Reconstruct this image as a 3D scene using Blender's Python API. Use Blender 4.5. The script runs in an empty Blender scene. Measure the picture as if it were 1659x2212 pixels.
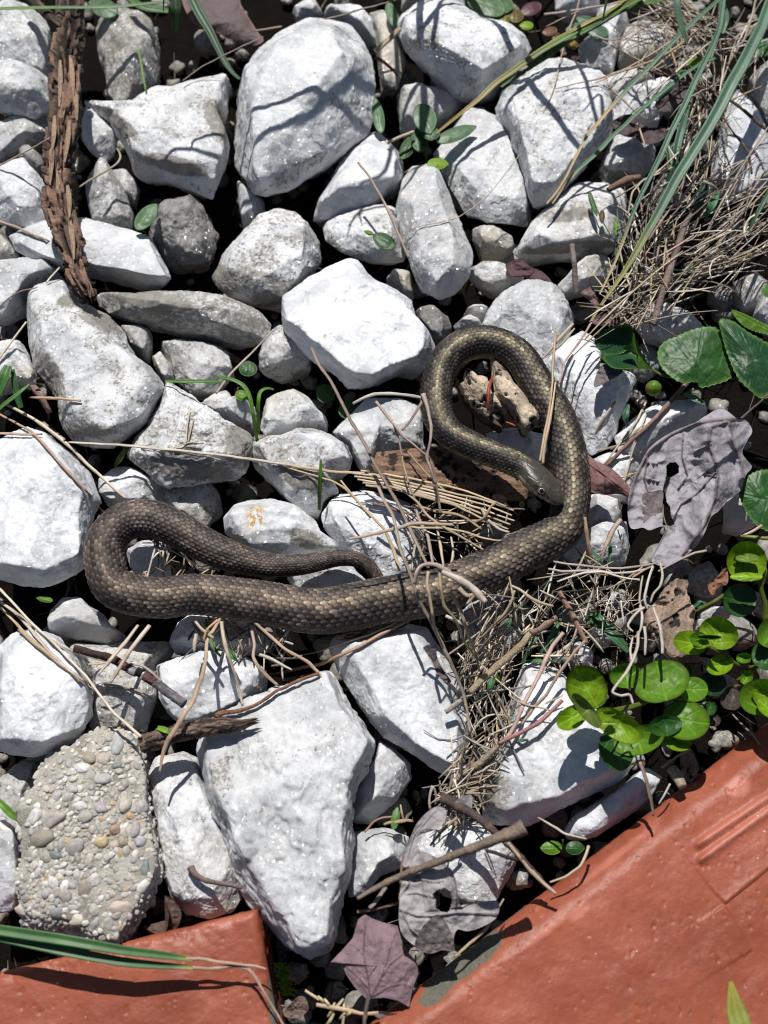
import bpy, bmesh, math, random
import numpy as np
from mathutils import Vector, Matrix

# ------------------------------------------------------------------ camera, sky, sun, exposure
SC = bpy.context.scene
COL = SC.collection
S = 0.0002                      # metres per drawing unit; the frame is about 33 cm wide
FW, FH = 1659.0, 2212.0         # drawing frame the coordinates below were read from
TILT = math.radians(25.0)
DIST = 2600.0
SUN_EL, SUN_AZ = math.radians(57.0), math.radians(-10.0)   # azimuth from +Y towards +X

cam_d = bpy.data.cameras.new("camera")
cam = bpy.data.objects.new("camera", cam_d)
COL.objects.link(cam)
cam.location = (0, -DIST * math.sin(TILT) * S, DIST * math.cos(TILT) * S)
cam.rotation_euler = (TILT, 0, 0)
cam_d.sensor_fit = 'HORIZONTAL'
cam_d.sensor_width = 36.0
cam_d.lens = 36.0 * DIST / FW
cam_d.clip_start = 0.01
cam_d.clip_end = 200.0
cam_d.dof.use_dof = True
cam_d.dof.focus_distance = (DIST - 55) * S
cam_d.dof.aperture_fstop = 15.0
SC.camera = cam

wd = bpy.data.worlds.new("World")
SC.world = wd
wd.use_nodes = True
wn = wd.node_tree
bg = wn.nodes["Background"]
sky = wn.nodes.new("ShaderNodeTexSky")
sky.sky_type = 'NISHITA'
sky.sun_disc = False
sky.sun_elevation = SUN_EL
sky.sun_rotation = SUN_AZ
wn.links.new(sky.outputs[0], bg.inputs[0])
bg.inputs[1].default_value = 0.05

sd = Vector((math.cos(SUN_EL) * math.sin(SUN_AZ), math.cos(SUN_EL) * math.cos(SUN_AZ), math.sin(SUN_EL)))
sl = bpy.data.lights.new("sun", 'SUN')
sl.energy = 5.0
sl.angle = math.radians(0.5)
sl.color = (1.0, 0.975, 0.94)
sun = bpy.data.objects.new("sun", sl)
COL.objects.link(sun)
sun.rotation_euler = sd.to_track_quat('Z', 'Y').to_euler()
sun.location = sd * 2

SC.view_settings.view_transform = 'Standard'
SC.view_settings.look = 'None'
SC.view_settings.exposure = 0.08
SC.view_settings.gamma = 1.0
SC.view_settings.use_curve_mapping = False
SC.render.engine = 'CYCLES'
SC.cycles.max_bounces = 6
SC.cycles.diffuse_bounces = 2
SC.cycles.filter_width = 1.1
SC.cycles.use_denoising = True
SC.cycles.denoising_prefilter = 'ACCURATE'
SC.cycles.glossy_bounces = 2
SC.cycles.transmission_bounces = 3
SC.cycles.caustics_reflective = False
SC.cycles.caustics_refractive = False
SC.cycles.sample_clamp_indirect = 4.0

# ------------------------------------------------------------------ helpers
ct, st_ = math.cos(TILT), math.sin(TILT)
CAMP = np.array([0, -DIST * st_, DIST * ct])
K8 = 1659.0 / 2388.0

def tile(t):
    """origin and factor of the drawing tiles: coordinates were read off enlarged sheets"""
    ox = {'A': 0, 'D': 0, 'G': 0, 'J': 0, 'B': 800, 'E': 800, 'H': 800, 'K': 800, 'C': 1588, 'F': 1588, 'I': 1588, 'L': 1588}
    oy = {'A': 0, 'B': 0, 'C': 0, 'D': 800, 'E': 800, 'F': 800, 'G': 1600, 'H': 1600, 'I': 1600, 'J': 2384, 'K': 2384, 'L': 2384}
    if t in ox:
        return ox[t] * K8, oy[t] * K8, 800.0 / 1659.0 * K8
    more = {'V': (0, 0, K8), 'c': (1300, 1000, 560 / 1659), 'p': (1700, 1650, 688 / 1659), 'v': (1800, 900, 588 / 1445),
            'g': (1700, 0, 688 / 1522), 'k': (1000, 2380, 700 / 1659), 's': (350, 1900, 700 / 1659), 'm': (1100, 1200, 600 / 1659),
            'b': (1700, 500, 688 / 1659), 't': (1200, 1850, 700 / 1659), 'r': (1150, 0, 750 / 1659), 'l': (0, 1150, 350 / 1659),
            'h': (1540, 1360, 300 / 1659), 'n': (250, 1520, 1000 / 1659), 'q': (1100, 1500, 800 / 1659)}
    if t == 'V':
        return 0.0, 0.0, 1.0
    x, y, f = more[t]
    return x * K8, y * K8, f * K8

def pts(s, t=None):
    """'A:1,2 3,4' -> drawing coordinates"""
    if t is None:
        t, s = s.split(':', 1)
    ox, oy, f = tile(t)
    return [(ox + float(a.split(',')[0]) * f, oy + float(a.split(',')[1]) * f) + tuple(float(q) for q in a.split(',')[2:]) for a in s.split()]

def unproj(x, y, z):
    """drawing point at height z -> place in the scene (drawing units)"""
    x = np.asarray(x, float); y = np.asarray(y, float); z = np.asarray(z, float)
    a = (x - FW / 2) / DIST
    b = (FH / 2 - y) / DIST
    dx = a
    dy = st_ + b * ct
    dz = -ct + b * st_
    t = (z - CAMP[2]) / dz
    return np.stack([CAMP[0] + dx * t, CAMP[1] + dy * t, z + 0 * t], -1)

def project(P):
    d = P - CAMP
    f = d[..., 1] * st_ - d[..., 2] * ct
    return np.stack([FW / 2 + DIST * d[..., 0] / f, FH / 2 - DIST * (d[..., 1] * ct + d[..., 2] * st_) / f], -1)

def _h(ix, iy, iz, seed):
    n = (ix * 73856093) ^ (iy * 19349663) ^ (iz * 83492791) ^ (seed * 2654435761 & 0x7fffffff)
    n = (n & 0xffffffff).astype(np.uint32)
    n ^= n >> 15; n *= np.uint32(2246822519); n ^= n >> 13; n *= np.uint32(3266489917); n ^= n >> 16
    return n.astype(np.float64) / 4294967295.0

def vnoise(P, seed=0):
    """value noise, -1..1"""
    F = np.floor(P).astype(np.int64); f = P - F
    f = f * f * f * (f * (f * 6 - 15) + 10)
    r = 0
    for dx in (0, 1):
        wx = f[:, 0] if dx else 1 - f[:, 0]
        for dy in (0, 1):
            wy = f[:, 1] if dy else 1 - f[:, 1]
            for dz in (0, 1):
                wz = f[:, 2] if dz else 1 - f[:, 2]
                r = r + wx * wy * wz * _h(F[:, 0] + dx, F[:, 1] + dy, F[:, 2] + dz, seed)
    return r * 2 - 1

def fbm(P, seed=0, octv=4, gain=0.5):
    a, r, t = 1.0, 0, 0
    for o in range(octv):
        r = r + a * vnoise(P * 2.03 ** o + 17.3 * o, seed + o); t += a; a *= gain
    return r / t

def sstep(a, b, x):
    t = np.clip((x - a) / (b - a), 0, 1)
    return t * t * (3 - 2 * t)

def cellnoise(P, seed=0):
    """distance to nearest and second nearest jittered lattice point, and the nearest one's hash"""
    F = np.floor(P).astype(np.int64)
    d1 = np.full(len(P), 9.0); d2 = np.full(len(P), 9.0); hh = np.zeros(len(P))
    for dx in (-1, 0, 1):
        for dy in (-1, 0, 1):
            for dz in (-1, 0, 1):
                I = F + (dx, dy, dz)
                c = np.stack([I[:, k] + _h(I[:, 0], I[:, 1], I[:, 2], seed + 7 * k) for k in range(3)], 1)
                d = np.sqrt(((P - c) ** 2).sum(1))
                n = d < d1
                d2 = np.where(n, d1, np.minimum(d2, d)); d1 = np.where(n, d, d1)
                hh = np.where(n, _h(I[:, 0], I[:, 1], I[:, 2], seed + 99), hh)
    return d1, d2, hh

def mesh_np(name, V, faces, smooth=True, attrs=None):
    """V in scene metres; faces an int array (n,3|4) or list of arrays"""
    me = bpy.data.meshes.new(name)
    fl = faces if isinstance(faces, list) else [faces]
    me.vertices.add(len(V)); me.vertices.foreach_set('co', np.ascontiguousarray(V, np.float32).ravel())
    idx = np.concatenate([np.asarray(f).ravel() for f in fl]).astype(np.int32)
    cnt = np.concatenate([np.full(len(f), np.asarray(f).shape[1]) for f in fl]).astype(np.int32)
    me.loops.add(len(idx)); me.loops.foreach_set('vertex_index', idx)
    me.polygons.add(len(cnt))
    me.polygons.foreach_set('loop_start', np.concatenate([[0], np.cumsum(cnt)[:-1]]).astype(np.int32))
    me.polygons.foreach_set('loop_total', cnt)
    me.polygons.foreach_set('use_smooth', np.full(len(cnt), smooth))
    me.update(calc_edges=True)
    for k, a in (attrs or {}).items():
        a = np.asarray(a, np.float32)
        if a.ndim == 1:
            me.attributes.new(k, 'FLOAT', 'POINT').data.foreach_set('value', a)
        else:
            if a.shape[1] == 3:
                a = np.concatenate([a, np.ones((len(a), 1), np.float32)], 1)
            me.attributes.new(k, 'FLOAT_COLOR', 'POINT').data.foreach_set('color', a.ravel())
    me.validate()
    return me

def tag(o, label=None, cat=None, group=None, kind=None):
    if label: o['label'] = label
    if cat: o['category'] = cat
    if group: o['group'] = group
    if kind: o['kind'] = kind
    return o

def add(name, V, faces, mat, parent=None, origin=None, smooth=True, attrs=None):
    """V in drawing units (scene space); linked as one object with its origin at the given place"""
    V = np.asarray(V, float)
    if origin is None:
        origin = np.array([(V[:, 0].min() + V[:, 0].max()) / 2, (V[:, 1].min() + V[:, 1].max()) / 2, V[:, 2].min()])
    me = mesh_np(name, (V - origin) * S, faces, smooth, attrs)
    me.materials.append(mat)
    o = bpy.data.objects.new(name, me)
    COL.objects.link(o)
    loc = np.asarray(origin) * S
    if parent is not None:
        o.parent = parent
        loc = loc - np.array(ORG[parent.name])
    o.location = loc
    ORG[o.name] = np.asarray(origin) * S
    return o

ORG = {}

def empty(name, p, label, cat, group=None):
    o = bpy.data.objects.new(name, None)
    COL.objects.link(o)
    o.empty_display_size = 0.01
    o.location = np.asarray(p) * S
    ORG[o.name] = np.asarray(p, float) * S
    return tag(o, label, cat, group)

def resample(P, n=None, step=None):
    """Catmull-Rom through the points, even spacing"""
    P = np.asarray(P, float)
    if len(P) == 2:
        Q = np.linspace(P[0], P[1], 40)
    else:
        E = np.vstack([2 * P[0] - P[1], P, 2 * P[-1] - P[-2]])
        Q = []
        t = np.linspace(0, 1, 24, endpoint=False)[:, None]
        for i in range(len(P) - 1):
            a, b, c, d = E[i:i + 4]
            Q.append(0.5 * (2 * b + (c - a) * t + (2 * a - 5 * b + 4 * c - d) * t * t + (3 * b - a - 3 * c + d) * t ** 3))
        Q = np.vstack(Q + [P[-1:]])
    L = np.concatenate([[0], np.cumsum(np.linalg.norm(np.diff(Q[:, :3 if Q.shape[1] >= 3 else 2], axis=0), axis=1))])
    if n is None:
        n = max(3, int(L[-1] / step) + 1)
    u = np.linspace(0, L[-1], n)
    return np.stack([np.interp(u, L, Q[:, k]) for k in range(Q.shape[1])], 1), u

def frames(C):
    T = np.gradient(C, axis=0); T /= np.linalg.norm(T, axis=1)[:, None] + 1e-9
    B = np.cross(T, np.array([0, 0, 1.0]) + 0 * T)
    nb = np.linalg.norm(B, axis=1)
    bad = nb < 1e-3
    B[bad] = (1, 0, 0)
    B /= np.linalg.norm(B, axis=1)[:, None]
    for i in range(1, len(B)):
        if B[i] @ B[i - 1] < -0.5 and nb[i] < 0.2: B[i] *= -1
    N = np.cross(B, T)
    return T, B, N

def ring_faces(n, m, closed=True):
    i = np.arange(n - 1)[:, None]; j = np.arange(m if closed else m - 1)[None, :]
    a = i * m + j; b = i * m + (j + 1) % m
    return np.stack([a, b, b + m, a + m], -1).reshape(-1, 4)

# ------------------------------------------------------------------ materials
class M:
    def __init__(s, name):
        s.m = bpy.data.materials.new(name); s.m.use_nodes = True
        s.nt = s.m.node_tree; s.nt.nodes.clear()
        s.out = s.nt.nodes.new('ShaderNodeOutputMaterial')
    def n(s, typ, ins=None, **props):
        nd = s.nt.nodes.new('ShaderNode' + typ)
        for k, v in props.items(): setattr(nd, k, v)
        for k, v in (ins or {}).items():
            sk = nd.inputs[k]
            if hasattr(v, 'is_output'): s.nt.links.new(v, sk)
            else:
                if sk.type == 'RGBA' and len(v) == 3: v = (*v, 1)
                sk.default_value = v
        return nd
    def math(s, op, a, b=0.0, c=0.0, clamp=False):
        nd = s.n('Math', {0: a, 1: b, 2: c}, operation=op, use_clamp=clamp); return nd.outputs[0]
    def noise(s, vec, scale, detail=4.0, rough=0.55, dist=0.0):
        return s.n('TexNoise', {'Vector': vec, 'Scale': scale, 'Detail': detail, 'Roughness': rough, 'Distortion': dist}).outputs[0]
    def vor(s, vec, scale, feat='F1', rnd=1.0):
        return s.n('TexVoronoi', {'Vector': vec, 'Scale': scale, 'Randomness': rnd}, feature=feat)
    def ss(s, x, a, b):
        return s.n('MapRange', {0: x, 1: a, 2: b, 3: 0.0, 4: 1.0}, interpolation_type='SMOOTHSTEP').outputs[0]
    def mix(s, f, a, b, bt='MIX'):
        nd = s.nt.nodes.new('ShaderNodeMix'); nd.data_type = 'RGBA'; nd.blend_type = bt
        for sk, v in ((nd.inputs[0], f), (nd.inputs[6], a), (nd.inputs[7], b)):
            if hasattr(v, 'is_output'): s.nt.links.new(v, sk)
            else: sk.default_value = (*v, 1) if isinstance(v, tuple) and len(v) == 3 else v
        return nd.outputs[2]
    def attr(s, name, typ='GEOMETRY'):
        return s.n('Attribute', attribute_name=name, attribute_type=typ)
    def obj(s):
        return s.n('TexCoord').outputs['Object']
    def seeded(s, k=3.0):
        """object coordinates shifted by each object's own random number"""
        r = s.n('ObjectInfo').outputs['Random']
        v = s.n('CombineXYZ', {0: s.math('MULTIPLY', r, k), 1: s.math('MULTIPLY', r, k * 1.7), 2: s.math('MULTIPLY', r, k * 2.3)}).outputs[0]
        return s.n('VectorMath', {0: s.obj(), 1: v}, operation='ADD').outputs[0]
    def bump(s, h, strength=0.5, dist=0.0005, normal=None):
        ins = {'Height': h, 'Strength': strength, 'Distance': dist}
        if normal is not None: ins['Normal'] = normal
        return s.n('Bump', ins).outputs[0]
    def bsdf(s, color, rough=0.6, normal=None, **kw):
        ins = {'Base Color': color, 'Roughness': rough}
        if normal is not None: ins['Normal'] = normal
        ins.update(kw)
        b = s.n('BsdfPrincipled', ins)
        s.nt.links.new(b.outputs[0], s.out.inputs[0])
        s.b = b
        return s.m

def mat_stone():
    m = M('white_quartz')
    v = m.seeded(2.0)
    info = m.n('ObjectInfo')
    sep = m.n('SeparateColor', {0: info.outputs['Color']})
    dirt, warm, dark = sep.outputs[0], sep.outputs[1], sep.outputs[2]
    st = m.attr('stain').outputs['Fac']
    cloud = m.noise(v, 45, 5, 0.6, 0.6)
    c = m.mix(m.ss(cloud, 0.40, 0.66), (0.79, 0.80, 0.815), (0.50, 0.51, 0.53))
    c = m.mix(m.math('MULTIPLY', m.ss(m.noise(v, 170, 5, 0.65, 0.5), 0.50, 0.70), 0.42), c, (0.40, 0.41, 0.42))
    # cream and yellowish minerals
    wn_ = m.math('MULTIPLY', m.ss(m.noise(v, 38, 4, 0.6), 0.36, 0.66), warm, clamp=True)
    c = m.mix(wn_, c, (0.56, 0.49, 0.36))
    # crystal grains
    gr = m.vor(v, 950)
    gsep = m.n('SeparateColor', {0: gr.outputs['Color']})
    c = m.mix(m.math('MULTIPLY', gsep.outputs[0], 0.15), c, (0.46, 0.475, 0.50))
    big = m.vor(v, 210)
    bs = m.n('SeparateColor', {0: big.outputs['Color']})
    c = m.mix(m.math('MULTIPLY', m.math('POWER', bs.outputs[1], 2.0), 0.20), c, (0.47, 0.485, 0.52))
    # each stone a little lighter or darker, whiter or creamier than the next
    rnd = info.outputs['Random']
    c = m.mix(m.math('MULTIPLY', rnd, 0.75), c, m.mix(1.0, c, (0.66, 0.655, 0.64), 'MULTIPLY'))
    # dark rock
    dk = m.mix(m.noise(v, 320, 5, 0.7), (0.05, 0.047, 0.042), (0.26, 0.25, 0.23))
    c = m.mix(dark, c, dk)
    # grime: patches with a ragged edge, broken by fine noise
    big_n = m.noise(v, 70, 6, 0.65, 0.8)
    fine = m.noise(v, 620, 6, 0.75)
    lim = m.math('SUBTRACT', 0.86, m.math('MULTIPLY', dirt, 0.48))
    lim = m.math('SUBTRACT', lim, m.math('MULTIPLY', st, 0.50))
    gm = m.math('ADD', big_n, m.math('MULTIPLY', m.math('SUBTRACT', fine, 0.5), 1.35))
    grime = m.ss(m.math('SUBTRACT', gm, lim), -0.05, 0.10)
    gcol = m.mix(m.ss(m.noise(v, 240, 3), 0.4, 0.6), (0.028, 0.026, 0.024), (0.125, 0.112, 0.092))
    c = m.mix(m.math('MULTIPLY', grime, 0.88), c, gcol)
    # thin film of dust around the grime
    film = m.ss(m.math('SUBTRACT', big_n, m.math('SUBTRACT', lim, 0.10)), -0.06, 0.14)
    c = m.mix(m.math('MULTIPLY', film, 0.42), c, (0.34, 0.32, 0.275))
    # specks and hairline cracks
    sp = m.ss(m.noise(v, 1100, 3, 0.6), 0.70, 0.74)
    spz = m.ss(m.noise(v, 90, 3), 0.42, 0.6)
    c = m.mix(m.math('MULTIPLY', m.math('MULTIPLY', sp, spz), 0.85), c, (0.06, 0.055, 0.05))
    w = m.n('VectorMath', {0: v, 1: m.n('VectorMath', {0: m.n('TexNoise', {'Vector': v, 'Scale': 130.0, 'Detail': 4.0}).outputs['Color'], 1: (0.012, 0.012, 0.012)}, operation='MULTIPLY').outputs[0]}, operation='ADD').outputs[0]
    ck = m.vor(w, 46, 'DISTANCE_TO_EDGE').outputs['Distance']
    crack = m.math('SUBTRACT', 1.0, m.ss(ck, 0.0, 0.014))
    crack = m.math('MULTIPLY', crack, m.ss(m.noise(v, 55, 3), 0.58, 0.68))
    c = m.mix(m.math('MULTIPLY', crack, 0.5), c, (0.2, 0.18, 0.15))
    # orange lichen where marked
    lich = m.attr('lichen').outputs['Fac']
    lm = m.math('MULTIPLY', lich, m.ss(m.noise(v, 420, 4, 0.7), 0.47, 0.56))
    c = m.mix(lm, c, m.mix(m.noise(v, 900, 2), (0.20, 0.12, 0.02), (0.60, 0.33, 0.03)))
    # relief
    h = m.math('ADD', m.math('MULTIPLY', m.noise(v, 260, 8, 0.68, 0.4), 1.0), m.math('MULTIPLY', gsep.outputs[1], 0.12))
    h = m.math('ADD', h, m.math('MULTIPLY', bs.outputs[0], 0.16))
    h = m.math('SUBTRACT', h, m.math('MULTIPLY', crack, 0.5))
    nrm = m.bump(h, 0.42, 0.0013)
    def tilt(cell, k):
        return m.n('VectorMath', {0: m.n('VectorMath', {0: cell, 1: (0.5, 0.5, 0.5)}, operation='SUBTRACT').outputs[0], 1: (k, k, k)}, operation='MULTIPLY').outputs[0]
    tl = m.n('VectorMath', {0: tilt(big.outputs['Color'], 0.26), 1: tilt(gr.outputs['Color'], 0.14)}, operation='ADD').outputs[0]
    nrm = m.n('VectorMath', {0: m.n('VectorMath', {0: nrm, 1: tl}, operation='ADD').outputs[0]}, operation='NORMALIZE').outputs[0]
    # glittering cleavage faces
    rv = m.n('VectorMath', {0: m.n('VectorMath', {0: gr.outputs['Color'], 1: (0.5, 0.5, 0.5)}, operation='SUBTRACT').outputs[0], 1: (1.5, 1.5, 1.5)}, operation='MULTIPLY').outputs[0]
    cn = m.n('VectorMath', {0: m.n('VectorMath', {0: nrm, 1: rv}, operation='ADD').outputs[0]}, operation='NORMALIZE').outputs[0]
    cw = m.math('MULTIPLY', m.ss(gsep.outputs[2], 0.45, 0.8), m.math('SUBTRACT', 0.75, m.math('MULTIPLY', grime, 0.7)))
    return m.bsdf(c, 0.52, nrm, **{'Coat Weight': cw, 'Coat Roughness': 0.16, 'Coat Normal': cn, 'Specular IOR Level': 0.4,
                                   'Subsurface Weight': 0.0})

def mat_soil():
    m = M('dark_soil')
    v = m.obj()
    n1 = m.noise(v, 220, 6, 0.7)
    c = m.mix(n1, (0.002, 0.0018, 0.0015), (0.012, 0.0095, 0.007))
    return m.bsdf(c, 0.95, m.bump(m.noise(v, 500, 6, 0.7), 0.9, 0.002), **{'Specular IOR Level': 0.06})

def mat_brick():
    m = M('red_painted_brick')
    v = m.obj()
    st = m.attr('bare').outputs['Fac']
    pale = m.attr('pale').outputs['Fac']
    info = m.n('ObjectInfo')
    n1 = m.noise(v, 24, 5, 0.6)
    c = m.mix(m.ss(n1, 0.3, 0.7), (0.21, 0.053, 0.027), (0.30, 0.083, 0.046))
    c = m.mix(m.math('MULTIPLY', m.ss(m.noise(v, 150, 5, 0.65), 0.5, 0.75), 0.30), c, (0.40, 0.125, 0.065))
    c = m.mix(m.math('MULTIPLY', pale, 0.8), c, (0.52, 0.20, 0.145))
    # worn through to grey clay
    wear = m.ss(m.math('ADD', st, m.math('MULTIPLY', m.math('SUBTRACT', m.noise(v, 120, 8, 0.75), 0.5), 2.2)), 0.46, 0.60)
    c = m.mix(wear, c, m.mix(m.noise(v, 700, 4, 0.7), (0.035, 0.034, 0.027), (0.19, 0.175, 0.135)))
    c = m.mix(m.math('MULTIPLY', m.ss(m.noise(v, 60, 6, 0.7, 1.0), 0.55, 0.72), 0.4), c, (0.17, 0.06, 0.04))
    pit = m.ss(m.noise(v, 330, 3, 0.5), 0.69, 0.73)
    c = m.mix(m.math('MULTIPLY', pit, 0.85), c, (0.16, 0.075, 0.055))
    sc = m.math('MULTIPLY', m.ss(m.noise(v, 520, 2, 0.4), 0.735, 0.765), m.ss(m.noise(v, 30, 2), 0.48, 0.6))
    c = m.mix(m.math('MULTIPLY', sc, 0.8), c, (0.66, 0.52, 0.49))
    h = m.math('ADD', m.noise(v, 420, 4, 0.55), m.math('MULTIPLY', m.noise(v, 900, 3, 0.6), 0.22))
    h = m.math('SUBTRACT', h, m.math('MULTIPLY', pit, 0.5))
    return m.bsdf(c, m.math('ADD', 0.43, m.math('MULTIPLY', wear, 0.45)), m.bump(h, 0.34, 0.0006), **{'Specular IOR Level': 0.2})

def mat_snake():
    m = M('keeled_scales')
    c = m.attr('Col').outputs['Color']
    v = m.obj()
    c = m.mix(m.math('MULTIPLY', m.noise(v, 2600, 3, 0.6), 0.30), c, (0.02, 0.018, 0.015))
    g = m.attr('gloss').outputs['Fac']
    return m.bsdf(c, m.math('SUBTRACT', 0.55, m.math('MULTIPLY', g, 0.14)), m.bump(m.noise(v, 3200, 2), 0.12, 0.0002), **{'Specular IOR Level': m.math('ADD', 0.22, m.math('MULTIPLY', g, 0.3))})

def mat_vcol(name, rough=0.6, spec=0.4, fine=1800, amp=0.25, bump=0.3, bd=0.0003, stretch=None):
    """colour from the shape's own colour layer, broken up by fine grain"""
    m = M(name)
    c = m.attr('Col').outputs['Color']
    v = m.seeded(1.0)
    n1 = m.noise(v, fine, 4, 0.65)
    c = m.mix(m.math('MULTIPLY', m.ss(n1, 0.35, 0.75), amp), c, (0.02, 0.015, 0.01))
    return m.bsdf(c, rough, m.bump(m.noise(v, fine * 0.7, 4, 0.65), bump, bd), **{'Specular IOR Level': spec})

def mat_leaf(name, rough=0.35, trans=0.35, spec=0.5, fine=900, bump=0.35, bd=0.0004):
    m = M(name)
    c = m.attr('Col').outputs['Color']
    v = m.seeded(1.0)
    c = m.mix(m.math('MULTIPLY', m.ss(m.noise(v, fine * 0.5, 4, 0.6), 0.4, 0.75), 0.28), c, m.mix(1.0, c, (0.35, 0.4, 0.3), 'MULTIPLY'))
    nrm = m.bump(m.noise(v, fine, 3, 0.55), bump, bd)
    m.bsdf(c, rough, nrm, **{'Specular IOR Level': spec})
    tr = m.n('BsdfTranslucent', {'Color': m.mix(1.0, c, (1.0, 1.15, 0.45), 'MULTIPLY')})
    mx = m.n('MixShader', {0: trans, 1: m.b.outputs[0], 2: tr.outputs[0]})
    m.nt.links.new(mx.outputs[0], m.out.inputs[0])
    return m.m

STONE, SOIL, BRICK, SNAKE = mat_stone(), mat_soil(), mat_brick(), mat_snake()
STRAW = mat_vcol('dry_straw', 0.55, 0.35, 2200, 0.3)
BARK = mat_vcol('rough_bark', 0.85, 0.2, 900, 0.45, 0.8, 0.0008)
DEAD = mat_leaf('dead_leaf', 0.66, 0.06, 0.3, 520, 0.6, 0.0009)
GREEN = mat_leaf('green_leaf', 0.40, 0.45, 0.36, 620, 0.22, 0.0005)
GRASS = mat_leaf('grass_blade', 0.45, 0.25, 0.4, 1500, 0.15, 0.0002)
PEBBLE = mat_vcol('pebble', 0.6, 0.4, 1500, 0.25, 0.35, 0.0004)
CEMENT = mat_vcol('cement', 0.9, 0.2, 1500, 0.35, 0.9, 0.0009)
EYE = mat_vcol('eye', 0.06, 0.8, 900, 0.0, 0.0)

# ------------------------------------------------------------------ ground
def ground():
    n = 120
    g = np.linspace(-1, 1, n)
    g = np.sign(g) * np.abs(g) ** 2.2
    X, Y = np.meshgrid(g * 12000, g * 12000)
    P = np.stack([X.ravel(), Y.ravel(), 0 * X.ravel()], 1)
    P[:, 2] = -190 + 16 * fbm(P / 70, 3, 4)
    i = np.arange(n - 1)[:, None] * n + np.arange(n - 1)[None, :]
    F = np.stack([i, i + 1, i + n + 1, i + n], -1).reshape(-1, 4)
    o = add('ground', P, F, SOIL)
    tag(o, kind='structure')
ground()

# ------------------------------------------------------------------ stones
_ICO = {}
def ico(k):
    if k not in _ICO:
        b = bmesh.new(); bmesh.ops.create_icosphere(b, subdivisions=k, radius=1.0)
        _ICO[k] = (np.array([v.co[:] for v in b.verts]), np.array([[v.index for v in f.verts] for f in b.faces]))
        b.free()
    return _ICO[k]

def hull_planes(Q):
    b = bmesh.new()
    for q in Q: b.verts.new(q)
    bmesh.ops.convex_hull(b, input=b.verts, use_existing_faces=False)
    b.normal_update()
    N, D = [], []
    for f in b.faces:
        n = np.array(f.normal[:]); c = np.array(f.calc_center_median()[:])
        if np.linalg.norm(n) < 0.5: continue
        d = n @ c
        if d < 0: n, d = -n, -d
        N.append(n); D.append(max(d, 0.04))
    b.free()
    return np.array(N), np.array(D)

def ray_poly(th, poly):
    """largest hit distance of rays from the origin at angles th with a closed polygon"""
    d = np.stack([np.cos(th), np.sin(th)], 1)
    r = np.zeros(len(th))
    for i in range(len(poly)):
        a, b = poly[i], poly[(i + 1) % len(poly)]
        e = b - a
        den = d[:, 0] * e[1] - d[:, 1] * e[0]
        den = np.where(np.abs(den) < 1e-9, 1e-9, den)
        t = (a[0] * e[1] - a[1] * e[0]) / den
        u = (a[0] * d[:, 1] - a[1] * d[:, 0]) / den
        r = np.where((u >= -1e-6) & (u <= 1 + 1e-6) & (t > r), t, r)
    return r

HM_N, HM_S = 900, 4.0                  # height map of what is laid down so far (for things resting on it)
HM = np.full((HM_N, HM_N), -165.0)
def hm_add(P):
    i = ((P[:, 0] / HM_S) + HM_N / 2).astype(int); j = ((P[:, 1] / HM_S) + HM_N / 2).astype(int)
    k = (i > 1) & (j > 1) & (i < HM_N - 2) & (j < HM_N - 2)
    for dx in (-1, 0, 1):
        for dy in (-1, 0, 1):
            np.maximum.at(HM, (i[k] + dx, j[k] + dy), P[k, 2])
def hm_get(P):
    i = np.clip(((P[..., 0] / HM_S) + HM_N / 2).astype(int), 0, HM_N - 1)
    j = np.clip(((P[..., 1] / HM_S) + HM_N / 2).astype(int), 0, HM_N - 1)
    return HM[i, j]

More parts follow.
